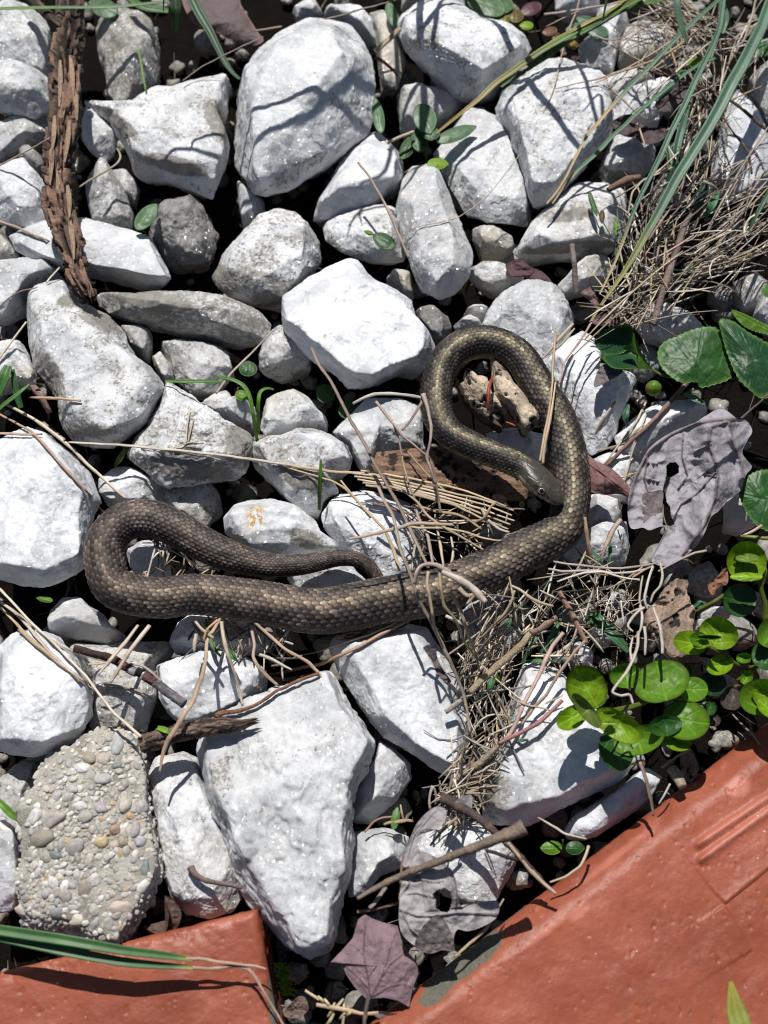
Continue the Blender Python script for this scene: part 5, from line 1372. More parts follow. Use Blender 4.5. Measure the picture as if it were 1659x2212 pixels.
    # crumpled dark leaf pieces
    for i, (sp, z, lb, cl) in enumerate([
        ('C:650,800,0 720,745,14 800,740,10 830,790,0 900,820,10 1000,830,6 980,900,0 880,930,10 800,890,-6 720,870,6', 40, 'crumpled dark purple leaf on the layered white stone at the upper right', (.075, .05, .052)),
        ('C:930,680,0 1000,600,10 1080,560,6 1170,560,0 1100,660,8 1000,720,0', 30, 'dark shrivelled leaf scrap beside the grass, above the crumpled purple one', (.07, .05, .05)),
        ('F:-30,40,0 60,10,10 130,60,6 200,90,0 260,150,4 290,220,0 200,190,6 100,130,-6 0,120,0', -20, 'dark maroon dead leaf in the gap left of the pale narrow stone', (.085, .04, .045)),
        ('F:520,400,0 600,360,10 680,400,4 720,440,0 620,440,8 540,430,0', 20, 'maroon leaf scrap under the tip of the thick green blade', (.16, .085, .09)),
        ('F:450,230,0 520,190,14 560,260,10 610,310,0 560,330,6 500,270,-4', 10, 'torn brown leaf scrap beside the cut brown stub', (.17, .11, .10)),
        ('F:550,760,0 600,690,8 700,690,6 720,740,0 640,790,6 545,835,0', 44, 'dark grey-purple leaf scrap on the angular white stone', (.15, .125, .13)),
        ('H:1060,880,0 1100,840,20 1150,850,24 1160,920,10 1200,1000,8 1250,1080,0 1160,1060,4 1100,970,-4', 30, 'dark rolled leaf on the shaded side of the pointed white stone', (.12, .095, .095)),
        ('I:1270,450,0 1330,400,10 1390,340,14 1400,440,6 1340,470,0 1300,520,-4', 40, 'rust-brown crumpled leaf left of the cupped round leaves', (.24, .11, .065)),
        ('J:920,1030,0 1010,1080,10 1070,1060,24 1090,930,30 1060,830,20 1140,880,10 1170,960,0 1120,1060,-8 1000,1095,-8', -20, 'brown rolled leaf in the gap below the pebbly concrete', (.10, .06, .05)),
        ('K:170,1600,0 240,1500,8 300,1480,6 330,1560,0 260,1620,0', -30, 'brown leaf scrap in the straw between the bricks', (.16, .105, .085)),
        ('E:1170,1640,0 1250,1600,6 1330,1580,8 1440,1560,0 1380,1540,6 1280,1560,0'.replace('E:', 'q:').replace('1170,1640', '890,90').replace('1250,1600', '930,75').replace('1330,1580', '985,100').replace('1440,1560', '975,130').replace('1380,1540', '930,125').replace('1280,1560', '905,110'), 10, 'tiny tan leaf flake below the snake\'s chin', (.36, .24, .17))]):
        tag(leaf(sp, z, DEAD, None, 'leaf_scrap', col=cl, crinkle=5, cfreq=12, seed=30 + i), lb, 'dead leaf', 'dead leaves')
dead_leaves()

def seedlings():
    g = 'green seedlings between the stones'
    def plant(label, base, leaves, stems=(), z=0):
        t = empty('seedling', unproj(*base, z), label, 'seedling', g)
        for k, (tl, cx, cy, rx, ry, ang, zz, col) in enumerate(leaves):
            o = oval(tl, cx, cy, rx, ry, ang, point=.15)
            leaf(o, zz, GREEN, t, col=col, veins=[(midvein(o), 1.0)], vcol=tuple(np.array(col) * 1.4), vdepth=-.8, crinkle=1.2, cfreq=14, dome=3, nout=48, nring=9, seed=k + 3)
        for sp, w, zs in stems:
            V, F, c = stem_shape(pts(sp), w, zs, (.10, .16, .05), wob=.4); add('stem', V, F, GREEN, t, attrs={'Col': c})
    GG = (.085, .17, .075)
    plant('pale green leafy seedling in the gap right of the largest boulder', (920, 300), [('B', 1080, 760, 95, 75, 250, 40, (.15, .26, .14)), ('B', 1275, 865, 130, 45, 160, 26, (.12, .22, .11)), ('B', 970, 950, 80, 45, 300, 0, DEEP), ('B', 1050, 900, 80, 60, 90, 12, DEEP), ('B', 1160, 1055, 65, 38, 180, 16, LIME), ('B', 1120, 860, 40, 60, 270, 34, GG)], [('B:1090,840 1095,950 1085,1060', (7, 6), (36, 0, -50))])
    plant('single pale green pointed leaf against the right side of the largest boulder', (815, 270), [('B', 780, 750, 110, 38, 80, 30, (.14, .25, .12))])
    plant('young green leaf standing beside the dark grey rock', (300, 480), [('A', 940, 1400, 100, 55, 130, 30, (.10, .21, .08))], [('A:880,1460 930,1490 950,1520', (6, 6), (24, 0, -20))])
    plant('round green leaf at the top edge beside the bark-covered branch', (215, 15), [('A', 670, 50, 95, 62, 20, 10, GG)])
    plant('grey-green pointed leaf at the top edge right of the cream stone', (850, 35), [('B', 870, 95, 85, 38, 250, 0, (.15, .26, .14))])
    plant('dark little leaf pair in front of the dirty white stone in the middle', (830, 520), [('B', 820, 1555, 75, 50, 30, 30, DEEP), ('B', 720, 1500, 30, 14, 20, 26, MID)])
    plant('broad pale green leaves at the top edge right of the large shaded stone', (1060, 10), [('r', 800, 30, 140, 75, 20, 30, (.13, .23, .10)), ('r', 900, 40, 60, 90, 80, 26, (.11, .21, .08)), ('r', 920, 120, 40, 50, 90, 20, (.22, .20, .02)), ('r', 860, 90, 40, 50, 60, 18, (.18, .13, .03)), ('r', 1000, 110, 45, 60, 90, 16, (.17, .12, .02)), ('r', 1080, 175, 45, 30, 0, 14, LIME)])
    plant('maroon and bronze seedling leaves at the top, under the grass bundle', (1180, 60), [('r', 1110, 60, 75, 45, 340, 0, (.13, .05, .06)), ('r', 1240, 215, 50, 32, 350, 0, (.20, .09, .04)), ('r', 1380, 380, 60, 35, 200, -10, (.10, .03, .035)), ('r', 1400, 310, 30, 30, 90, 6, (.28, .20, .01)), ('r', 1280, 250, 40, 30, 30, -6, (.15, .07, .03)), ('r', 1410, 440, 35, 22, 10, -16, (.16, .05, .03)), ('r', 1340, 330, 40, 30, 130, -12, (.11, .04, .04))])
    plant('pale grey-green leaves behind the grass bundle at the top', (1300, 60), [('r', 1440, 190, 90, 40, 350, 4, (.13, .22, .14)), ('r', 1570, 215, 75, 45, 10, 4, (.11, .20, .12)), ('r', 1500, 150, 80, 40, 20, 0, (.09, .17, .10))])
    plant('pair of small round green leaves in the gap below the smooth glossy stone', (1220, 1830), [('L', 265, 522, 66, 46, 0, -30, MID), ('L', 412, 522, 58, 46, 180, -44, DEEP)], [('L:335,470 335,520 340,570', (4, 4), (-36, -50, -90))])
    plant('small green leaf under the big plain stone at the left edge', (95, 1290), [('G', 290, 545, 52, 20, 10, -20, MID)])
    plant('two small dark green leaves in shade behind the curled green shoot', (540, 800), [('D', 1600, 720, 48, 60, 90, -60, DEEP), ('D', 1555, 890, 40, 34, 200, -10, MID), ('E', 590, 985, 60, 70, 90, -60, DEEP), ('E', 440, 880, 66, 60, 40, -70, DEEP)])
    plant('small light green bud shaped like a bean, right of the biggest white block', (860, 1765), [('K', 890, 335, 70, 27, 100, 10, (.16, .28, .09))])
    plant('green shoot tip poking up below the snake\'s chin', (1150, 1090), [('h', 460, 1150, 60, 50, 90, 0, LIME)], [('h:450,1160 410,1320 340,1500', (7, 7), (0, -30, -70))])
    plant('small green leaves at the upper right beside the thick blade', (1560, 190), [('C', 1190, 400, 45, 28, 330, 40, LIME), ('C', 1090, 470, 42, 20, 350, 34, (.11, .25, .07)), ('C', 1620, 310, 55, 60, 90, 40, (.07, .19, .06)), ('g', 1020, 430, 40, 26, 340, 40, MID)])
    plant('tiny green leaves in the straw below the snake, right of the pointed stone', (1060, 1440), [('t', 770, 660, 48, 24, 100, 20, (.08, .20, .08)), ('t', 815, 610, 30, 22, 60, 22, MID), ('t', 910, 200, 42, 24, 120, 10, (.07, .18, .08))])
    plant('thin upright seedling with narrow leaves beside the cream-white stone at the upper right', (1290, 480), [('b', 345, 320, 90, 20, 250, 60, (.07, .17, .05)), ('b', 415, 415, 48, 22, 270, 56, (.13, .09, .03)), ('b', 520, 490, 60, 18, 270, 50, MID)], [('b:330,240 400,420 480,560 560,660', (4, 4), (56, 50, 40, 20)), ('b:515,480 530,560 560,640', (3, 3), (46, 36, 20))])
seedlings()

# ------------------------------------------------------------------ bark, sticks, rotten wood
def log_shape(P, w, zs, seed, col1, col2, groove=.22, m=64, long=60.0, step=2.6, broken=True, inner=None):
    C, u = path3(P, zs, 0, step, 3.0, seed)
    T, B, N = frames(C)
    w = np.interp(u, np.linspace(0, u[-1], len(w)), w)
    a = np.arange(m) / m * 2 * math.pi
    A, Uu = np.meshgrid(a, u)
    q = np.stack([np.cos(A).ravel() * 2.1, np.sin(A).ravel() * 2.1, (Uu / long).ravel()], 1)
    q = q + .55 * np.stack([fbm(q * 1.3 + 3, seed + 60, 2), fbm(q * 1.3 + 9, seed + 61, 2), .5 * fbm(q * .9 + 5, seed + 62, 2)], 1)
    big = fbm(q * .8, seed, 3)
    ridg = fbm(q * np.array([1.6, 1.6, 1.0]) + 5 * 0, seed + 4, 4)
    plate = sstep(-.06, .10, ridg)                        # raised bark plates against furrows
    flake = fbm(np.stack([np.cos(A).ravel() * 3, np.sin(A).ravel() * 3, (Uu / 16).ravel()], 1), seed + 11, 3)
    cut = sstep(.10, .22, flake)                          # plates broken across
    plate = plate * (1 - .75 * cut)
    fine = fbm(q * np.array([5, 5, 6.0]), seed + 8, 3)
    r = (1 + .16 * big + groove * (plate - .6) + .05 * fine).reshape(A.shape) * w[:, None]
    if broken:
        en = np.exp(-((u[-1] - u) / 9.0))[:, None]
        r = r * (1 - .5 * en * (.4 + .6 * _h(np.arange(m) // 4, np.arange(m) * 0, np.arange(m) * 0, seed))[None, :])
    V = C[:, None, :] + r[..., None] * (np.cos(A)[..., None] * B[:, None, :] + np.sin(A)[..., None] * N[:, None, :])
    n = len(C)
    if broken:
        sh = (np.exp(-((u[-1] - u) / 26.0))[:, None] * (fbm(np.stack([np.cos(A).ravel() * 5, np.sin(A).ravel() * 5, 0 * A.ravel()], 1), seed + 3, 2).reshape(A.shape)) * 30)
        V = V + sh[..., None] * T[:, None, :]
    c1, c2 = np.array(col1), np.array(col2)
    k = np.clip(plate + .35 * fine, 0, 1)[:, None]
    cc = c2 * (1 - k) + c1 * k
    cc = cc * (1 + .45 * fbm(q * np.array([1, 1, 3.0]), seed + 15, 3))[:, None]
    if inner is not None:
        hot = (sstep(.12, .3, fbm(q * np.array([1.2, 1.2, .7]) + 31, seed + 19, 3)) * (1 - .4 * cut))[:, None]
        cc = cc * (1 - hot) + np.array(inner) * hot * (1 + .3 * fine)[:, None]
    V = V.reshape(-1, 3); F = ring_faces(n, m)
    V = np.vstack([V, C[:1], C[-1:] - T[-1:] * w[-1] * .6])
    cp = np.vstack([np.stack([np.full(m, n * m), (np.arange(m) + 1) % m, np.arange(m)], 1), np.stack([np.full(m, n * m + 1), (n - 1) * m + np.arange(m), (n - 1) * m + (np.arange(m) + 1) % m], 1)])
    return V, [F, cp], np.clip(np.vstack([cc, c2[None], c2[None] * 1.4]), 0, 1)

def logs():
    V, F, c = log_shape(pts('V:150,-40 152,30 150,75 141,150 144,230 131,320 127,420 146,500 166,580 192,642'), (29, 30, 35, 35, 34, 33, 34, 33, 28, 24), (55, 66, 76, 80, 80, 80, 78, 76, 72, 66), 5, (.135, .094, .072), (.007, .0055, .005), groove=.52, long=95, inner=(.27, .165, .12))  # near-black furrow colour holds the shadow of the bark gaps
    o = tag(add('bark_branch', V, F, BARK, attrs={'Col': c}), 'thick branch with deeply furrowed flaking bark lying over the stones at the left', 'branch')
    hm_add(V)
    V, F, c = log_shape(pts('V:138,60 115,42 90,20 50,-22'), (16, 13, 12, 12), (84, 82, 76, 70), 8, (.16, .115, .09), (.05, .036, .03), groove=.15, m=28, broken=False); add('side_twig', V, F, BARK, o, attrs={'Col': c})
    for i, (x, y, x2, y2) in enumerate([(130, 130, 128, 230), (152, 120, 158, 215), (118, 250, 112, 330), (150, 260, 140, 350), (128, 350, 122, 420), (146, 400, 150, 470), (112, 300, 108, 400), (160, 190, 166, 260), (140, 170, 135, 260), (150, 470, 160, 560)]):
        V, F, c = blade_shape([(x, y), ((x + x2) / 2 + 2, (y + y2) / 2), (x2, y2)], (3, 6, 5, 2), (104, 116, 112), (.33, .235, .16), fold=.5, seed=i)
        add('bark_strip', V, F, BARK, o, attrs={'Col': c})
    V, F, c = log_shape(pts('V:306,1608 340,1598 375,1584 448,1572 516,1569 545,1561'), (19, 18, 17, 17, 14, 7), (62, 70, 78, 84, 88, 92), 21, (.155, .105, .08), (.032, .023, .019), groove=.2, m=40, long=30, inner=(.24, .16, .12))
    tag(add('bark_stick', V, F, BARK, attrs={'Col': c}), 'short dark knobbly stick lying on the biggest white block', 'stick'); hm_add(V)
    # twig with coloured bands
    t = empty('banded_twig', unproj(330, 1460, 40), 'broken twig with dark red, white and black bands below the snake', 'twig', 'twigs')
    full, _ = resample(np.array(pts('V:160,1400 200,1412 235,1422 267,1437 292,1450 325,1467 360,1492 398,1521')), n=60)
    zz = envelope(full, 9.5)
    zz = np.maximum(zz, np.interp(np.arange(60), [0, 59], [58, 50]))
    segs = [(0, 22, (.075, .045, .042), 8), (22, 28, (.17, .075, .075), 9), (28, 32, (.40, .40, .42), 9.4), (32, 35, (.012, .012, .014), 9.6), (35, 36, (.5, .5, .5), 9.4), (36, 42, (.19, .085, .085), 9.6), (42, 59, (.22, .205, .215), 9.8)]
    for a, b, cl, w in segs:
        V, F, c = log_shape([tuple(p) for p in full[a:b + 1]] if b - a > 1 else [tuple(full[a]), tuple(full[b])], (w, w), tuple(zz[a:b + 1]), a + 3, cl, tuple(np.array(cl) * .5), groove=.1, m=20, broken=False, long=40)
        add('twig_band', V, F, BARK, t, attrs={'Col': c})
    # dark twig and long raised twig, bottom centre
    S_ = lambda sp, w, zs, col, lb, nm='twig', wob=2.0, **k: stem(sp, w, lb, zs, col, nm, 'twig', 'twigs', BARK, wob=wob, m=10, **k)
    S_('V:772,1940 800,1925 874,1887 958,1857 1052,1820 1105,1800 1132,1786', (9, 14, 16, 17, 20, 24, 34), (62, 80, 112, 150, 196, 226, 238), (.215, .165, .135), 'long raised grey-brown twig with a blurred knobbed end, over the bottom dead leaf')
    S_('k:890,240 930,250 1000,300 1120,360 1200,420 1290,500 1420,620 1500,720 1580,800 1650,890', (26, 24, 20, 18, 15, 14, 12, 13), (66, 84, 90, 88, 84, 80, 70, 60), (.085, .062, .058), 'dark twig with a thick stub end, crossing under the long raised twig')
    S_('k:1210,630 1280,640 1380,680 1440,700', (7, 9, 9, 8), (92, 96, 96, 90), (.05, .04, .038), 'short black side twig beside the long raised twig')
    S_('k:1200,640 1230,710 1265,790', (4, 3, 2), (60, 55, 52), (.07, .05, .045), 'thin black sprig on the yellowish stained stone')
    S_('J:1225,645 1250,690 1330,735 1420,755 1500,765 1560,780', (18, 13, 11, 10, 9), None, (.17, .125, .115), 'short reddish grey twig on the dirty white stone beside the pebbly concrete')
    S_('g:990,1480 950,1540 900,1700 850,1830 800,2000 770,2110 735,2230', (17, 18, 21, 22, 21, 20, 19), (60, 66, 70, 70, 66, 60, 52), (.17, .13, .12), 'thick mottled grey stick standing up through the dry grass at the right')
    S_('g:178,1680 186,1800 196,1950 205,2020', (14, 17, 17, 15), (84, 70, 44, 20), (.25, .205, .185), 'cut brown stub standing up left of the thick green blade')
    S_('v:855,675 800,745 700,860 600,970 480,1090 380,1180 210,1350', (17, 14, 13, 13, 12, 12, 10), None, (.235, .15, .135), 'straight reddish twig pointing at the snake over the stone right of it')
    S_('s:770,770 800,745 900,740 1000,715 1100,665 1200,590 1300,545 1400,500 1520,460', (16, 11, 9, 9, 8, 8, 8), None, (.27, .135, .09), 'red-brown twig lying along the top of the biggest white block')
    S_('g:600,455 700,490 800,520 900,550 1020,590 1180,650 1290,710 1400,800 1522,900', (7, 8, 8, 8, 9, 10, 10), (66, 70, 70, 70, 74, 74, 70, 66), (.10, .06, .055), 'dark thorny twig crossing behind the thick green blade at the upper right')
    S_('g:1210,800 1300,930 1390,1060 1410,1190', (5, 6, 8, 7), (60, 66, 70, 66), (.10, .075, .06), 'thin dark twig hanging over the grooved bluish stone')
    S_('k:470,900 430,960 390,1020 350,1050', (11, 10, 9), (40, 44, 48), (.29, .24, .22), 'short grey straw end above the flat purple leaf')
    S_('k:260,1080 380,1060 480,1040 565,1015', (8, 7, 7), (30, 34, 40), (.17, .10, .075), 'brown twig along the top of the flat purple leaf')
    S_('t:510,1360 620,1290 700,1230 780,1150 840,1100', (12, 15, 17, 15, 11), (36, 48, 60, 70, 78), (.33, .265, .215), 'thick jointed dry stalk left of the big stained white stone')
    S_('t:620,720 700,630 800,540 900,450 1000,370 1060,290', (15, 18, 18, 17, 15), (80, 80, 76, 72, 70), (.40, .31, .21), 'thick pale tan stalk below the snake, right of the pointed stone')
    S_('t:440,862 500,815 560,775', (13, 13, 12), (70, 76, 82), (.38, .345, .30), 'stub of grey stalk resting on the right edge of the pointed stone')
    S_('t:1060,285 1130,260 1190,210 1260,170', (15, 17, 16), (66, 70, 70), (.235, .15, .125), 'reddish brown stalk end below the snake\'s bend')
    S_('t:1280,-20 1330,80 1380,160 1430,270 1480,360', (14, 16, 15, 12), (66, 66, 60, 54), (.245, .15, .115), 'broad reddish stem in the straw right of the snake\'s bend')
    S_('r:45,395 100,425 150,470 190,520', (9, 12, 10, 5), (50, 40, 24, 6), (.15, .055, .055), 'dark red root end right of the largest boulder', 'root')
    S_('g:420,1310 470,1280 560,1240 640,1220', (16, 22, 24, 20), (62, 62, 58, 54), (.165, .105, .075), 'broken brown bark twig on the wide cream-white stone at the upper right')
    S_('L:1040,10 1080,70 1110,130', (26, 30, 22), (34, 40, 44), (.33, .27, .20), 'pale rotten wood stub at the edge of the right brick')
    # weathered wood in the coil
    def wood(spec, zeq, h, tops, seed, **k):
        P, F, c = rock_shape(pts(spec), zeq, h, pts(tops), seed, 6, sharp=30, chips=6, rough=1.8, shoulder=.2, **k)
        return P, F
    def wcol(P, ang, seed, light=(.48, .395, .285), dark=(.03, .024, .02)):
        ca, sa = math.cos(ang), math.sin(ang)
        q = np.stack([(P[:, 0] * ca + P[:, 1] * sa) / 60, (-P[:, 0] * sa + P[:, 1] * ca) / 9, P[:, 2] / 9], 1)
        g = fbm(q, seed, 4)
        hole = sstep(.20, .34, fbm(P / 17, seed + 5, 3))
        c = np.array(light) * (1 + .55 * g)[:, None]
        c = c * (1 - .35 * sstep(-.1, .3, fbm(P / 34, seed + 8, 2)))[:, None] * np.array([1, .97, .93])
        return np.clip(c * (1 - hole[:, None]) + np.array(dark) * hole[:, None], 0, 1), q, g, hole
    t = empty('rotten_wood', unproj(1090, 860, 20), 'pale weathered piece of rotten wood inside the snake\'s coil', 'wood')
    for sp, z, h, tp, sd_, ang in [('c:665,330 700,318 760,350 830,470 870,560 960,620 1040,720 1140,850 1160,930 1070,965 970,1050 935,960 890,840 800,770 710,700 690,560 672,420', 40, 40, 'c:700,340,.7 740,420,.9 800,560,1 930,680,1 1050,790,1 1120,900,.8 980,980,.7 900,780,.8 740,620,.8', 3, -.9),
                                   ('c:430,470 465,435 510,470 540,500 630,520 665,610 690,700 760,740 830,810 800,850 700,800 640,870 560,830 470,730 400,640 375,590 420,540', 28, 36, 'c:455,460,.9 520,560,1 620,640,1 660,740,.7 500,680,.6 740,780,.5', 9, -.8),
                                   ('c:375,600 420,640 520,780 620,860 680,930 790,970 760,1000 660,960 560,880 450,760 380,670', 2, 26, 'c:430,690,.9 560,830,.9 690,940,.9', 15, -.8)]:
        P, F = wood(sp, z, h, tp, sd_)
        c, q, g, hole = wcol(P, ang, sd_, light=(.58, .49, .38) if sd_ < 12 else (.12, .10, .075))
        P = P + np.array([0, 0, 1.0]) * (3.4 * g - 7 * hole)[:, None]
        add('wood_limb', P, F, BARK, t, attrs={'Col': c}); hm_add(P)
    def needle(sp, w, zs, col, lb):
        V, F, c = stem_shape(pts(sp), w, zs, col, wob=.3, m=9)
        c = np.array(col)[None, :] * np.ones((len(c), 1))
        tag(add('dry_needle', V, F, EYE if False else STRAW, attrs={'Col': c}), lb, 'needle', 'dry conifer needles')
    needle('c:682,515 665,560 648,640 648,730 642,818', (7, 10, 11, 10, 6), (84, 90, 92, 86, 74), (.27, .045, .028), 'rust-red dry conifer needle lying upright on the weathered wood in the coil')
    needle('c:810,925 860,945 930,975', (5, 7, 5), (24, 22, 20), (.34, .09, .025), 'orange dry needle in the shade under the weathered wood')
    # bark slabs
    def slab(spec, zeq, h, label, seed, ang, light, tops=None):
        P, F, c = rock_shape(pts(spec), zeq, h, tops, seed, 7, sharp=40, chips=3, rough=1.4, shoulder=.75, depth=h + 10, inset=.96)
        cc, q, g, hole = wcol(P, ang, seed, light=light)
        P = P + np.array([0, 0, 1.0]) * (4.5 * g - 6 * hole)[:, None]
        tag(add('bark_slab', P, F, BARK, attrs={'Col': cc}), label, 'bark', 'pieces of bark'); hm_add(P)
    slab('m:150,700 200,575 300,570 420,560 600,555 780,560 1000,640 1150,700 1300,760 1420,830 1500,900 1480,980 1350,990 1250,960 1110,1000 1060,930 960,900 850,905 700,920 600,935 450,900 300,890 220,830', -8, 22, 'flat reddish-brown slab of bark under the snake\'s neck', 4, -.12, (.235, .148, .105))
    slab('p:730,620 800,560 860,470 960,300 1040,290 1060,410 1030,480 1110,620 1080,760 1130,860 1140,980 1000,990 900,960 830,860 740,740', 22, 22, 'flat grey-brown slab of bark between the round-leaved plants and the grey dead leaf', 6, 1.25, (.30, .225, .175))
    slab('p:950,960 1040,950 1160,990 1180,1090 1060,1100 980,1040', 4, 20, 'dark bark scrap below the grey-brown bark slab', 8, 1.0, (.19, .14, .11))
    slab('p:1000,1640 1080,1640 1130,1800 1080,1900 1020,1860', -4, 24, 'grey bark strip in shade beside the smooth glossy stone', 10, 1.4, (.23, .18, .14))
    slab('H:500,800 590,745 720,735 850,728 930,700 1000,660 1010,690 930,725 720,765 600,775 530,812', 30, 9, 'thin curled bark strip between the snake and the pointed stone', 12, .2, (.27, .17, .11))
    slab('l:450,250 540,240 640,360 740,560 770,610 680,620 600,480 480,330', -5, 16, 'pinkish brown bark strip at the left edge beside the short straw', 14, -1.0, (.25, .165, .15))
logs()

# ------------------------------------------------------------------ grass blades
def grass():
    BG, YG, YL, TN = (.085, .17, .105), (.13, .20, .05), (.34, .31, .09), (.46, .34, .18)
    blade('g:1600,-120 1522,60 1475,190 1420,300 1345,450 1270,580 1190,740 1100,900 1000,1060 900,1220 830,1350 760,1480 680,1620 600,1760 520,1890 450,1990 380,2090 300,2215', (14, 14, 15, 15, 14, 13, 11, 8, 4, 2.5), 'thickest blue-green grass blade slanting down across the upper right', (215, 210, 200, 180, 150, 120, 84, 52), col=BG, tip=(YL, .62, .9), fold=.30, seed=1)
    blade('g:1215,0 1190,180 1150,290 1090,420 1020,560 950,720 860,900 780,1080 700,1240 640,1360 580,1500 540,1620 480,1780 400,1950 365,2020', (6, 7, 7.5, 7, 6.5, 5, 3, 2), 'second slanting blue-green blade, left of and parallel to the thickest one', (170, 170, 160, 140, 110, 80, 62), col=(.075, .16, .10), tip=(TN, .72, .86), seed=2)
    blade('g:1250,-80 1180,0 1080,90 960,200 830,330 700,470 560,610 440,740 350,850 280,930 200,1080 130,1220 60,1330 0,1400', (5, 5.5, 6, 5.5, 5, 4, 3, 2), 'slender blade over the rippled stone whose lower half has dried tan', (120, 130, 128, 116, 100, 92, 84, 70), col=(.11, .19, .12), tip=(TN, .50, .62), seed=3)
    blade('g:1160,400 1060,440 950,510 800,630 620,780 540,860 450,940 350,1050 250,1140 170,1220 40,1400', (3, 4.5, 5, 5, 5, 4, 2), 'green blade ducking under the crumpled leaf and drying yellow at its tip', (90, 92, 92, 90, 84, 76, 66, 56), col=(.10, .21, .11), tip=(TN, .78, .92), seed=4)
    blade('C:860,-20 820,0 680,70 500,160 350,245 200,330 0,470 -100,540 -205,640 -330,740 -480,860', (7, 8, 8, 8, 8, 8, 7, 5, 3), 'long yellow-striped blade of the bundle at the top, running down to the leafy seedling', (128, 132, 130, 122, 112, 104, 92, 60), col=YG, tip=((.38, .28, .10), .35, .95), seed=5)
    blade('C:1020,-20 980,0 840,30 700,80 550,170 400,250 200,390 0,520 -60,560', (4, 6, 7, 7, 7, 6, 5, 3), 'greener blade of the bundle at the top, just below the yellow-striped one', (110, 116, 118, 112, 106, 98, 84), col=(.095, .19, .05), seed=6)
    blade('C:760,-20 640,70 480,155 330,235 160,340 20,430', (3, 4, 5, 5, 4, 2), 'thin yellow blade lying along the top of the grass bundle', (136, 140, 134, 124, 112, 98), col=(.34, .30, .07), seed=7)
    blade('g:880,-60 890,0 905,100 930,200 970,312', (9, 9, 8, 7, 3), 'short pale blue-green blade pointing down at the top right', (240, 230, 215, 200, 180), col=(.13, .22, .15), seed=8)
    blade('A:-60,62 0,58 200,52 400,50 700,48 900,30 1080,10', (5, 5, 5, 5, 5, 4), 'thin yellow-green blade lying level across the top left corner', (96, 100, 104, 104, 100, 90), col=(.17, .26, .05), tip=((.11, .22, .08), .1, .4), seed=9)
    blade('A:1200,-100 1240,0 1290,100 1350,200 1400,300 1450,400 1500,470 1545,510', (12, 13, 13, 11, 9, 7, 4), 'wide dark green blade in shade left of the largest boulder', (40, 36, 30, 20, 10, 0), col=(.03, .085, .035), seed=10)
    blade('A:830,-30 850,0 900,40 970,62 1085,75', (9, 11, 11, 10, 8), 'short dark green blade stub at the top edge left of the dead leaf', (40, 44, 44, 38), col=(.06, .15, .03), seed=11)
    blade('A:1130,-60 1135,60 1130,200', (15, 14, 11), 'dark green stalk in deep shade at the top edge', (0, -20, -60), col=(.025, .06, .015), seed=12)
    blade('A:885,310 905,380 920,470 940,580', (1.5, 3, 3, 2), 'fine green blade on the tall grimy stone', (52, 52, 46, 40), col=(.12, .25, .03), seed=13)
    blade('D:1065,800 1150,800 1280,800 1440,803', (2.5, 5, 4, 2), 'narrow green blade lying level beside the big milky stone', (40, 46, 40, 30), col=(.09, .21, .03), seed=14)
    blade('D:1385,752 1430,775 1500,790 1570,830 1610,900 1630,1000 1650,1120 1660,1200', (2, 4, 4.5, 4.5, 4, 4, 3), 'curled green shoot arching over the beige lumpy stone', (58, 66, 66, 60, 46, 20, -20), col=(.10, .22, .03), seed=15)
    blade('E:105,852 60,845 20,870 8,930 6,1030 8,1140', (2, 4, 4, 4, 3), 'second hooked green shoot right of the arching one', (50, 62, 58, 40, 10, -30), col=(.12, .24, .03), seed=16)
    blade('E:410,1308 408,1400 402,1500 400,1630', (2.5, 4.5, 4.5, 3), 'upright green shoot crossing under the long straw above the snake\'s tail', (66, 50, 20, -20), col=(.10, .21, .03), seed=17)
    blade('J:-60,1050 0,1055 200,1085 400,1115 600,1150 800,1185 1000,1210 1180,1232 1240,1242', (9, 9.5, 9.5, 9, 8, 7, 4), 'upper of two green blades lying over the left brick', (104, 108, 112, 112, 104, 92, 80), col=(.06, .15, .045), tip=((.30, .30, .08), .9, 1), seed=18)
    blade('J:-60,1085 0,1095 200,1140 400,1185 600,1225 800,1260 1000,1280 1200,1292 1260,1298', (9, 9, 9, 8.5, 8, 6, 3), 'lower of two green blades lying over the left brick', (92, 96, 98, 96, 90, 80, 70), col=(.05, .13, .04), tip=((.34, .33, .08), .86, 1), seed=19)
    blade('J:-40,195 20,250 80,310 160,355', (6, 7, 7, 3), 'short bright green blade at the left edge beside the pebbly concrete', (40, 40, 34, 24), col=(.12, .25, .03), seed=20)
    blade('L:1700,3300 1640,2700 1560,2100 1500,1750 1465,1620 1445,1540 1430,1450 1420,1385', (10, 13, 16, 18, 19, 20, 20, 21, 20, 17, 3), 'blurred green leaf tip rising from the bottom edge in front of the right brick', (-150, 20, 110, 170, 195, 206, 214, 218), col=(.16, .27, .09), tip=((.34, .30, .05), .7, 1), fold=.15, seed=21)
    blade('L:1900,3000 1800,2200 1700,1650 1672,1560', (9, 9, 8, 3), 'second blurred green tip at the bottom right corner', (-150, 100, 196, 206), col=(.14, .25, .06), seed=22)
    blade('g:1540,1300 1522,1335 1460,1450 1390,1590', (5, 5, 4, 2), 'dark green blade pointing down at the right edge beyond the grooved stone', (110, 110, 100, 84), col=(.05, .13, .06), seed=23)
    blade('l:-40,420 20,250 80,80 130,-60', (6, 11, 14, 9), 'broad green blade at the left edge beside the pinkish bark strip', (10, 24, 34, 36), col=(.065, .17, .04), seed=24)
    blade('l:310,560 260,400 220,200 190,-10', (6, 8, 7, 4), 'narrow dark green blade at the left edge, right of the broad one', (-10, 6, 20, 26), col=(.05, .13, .04), seed=25)
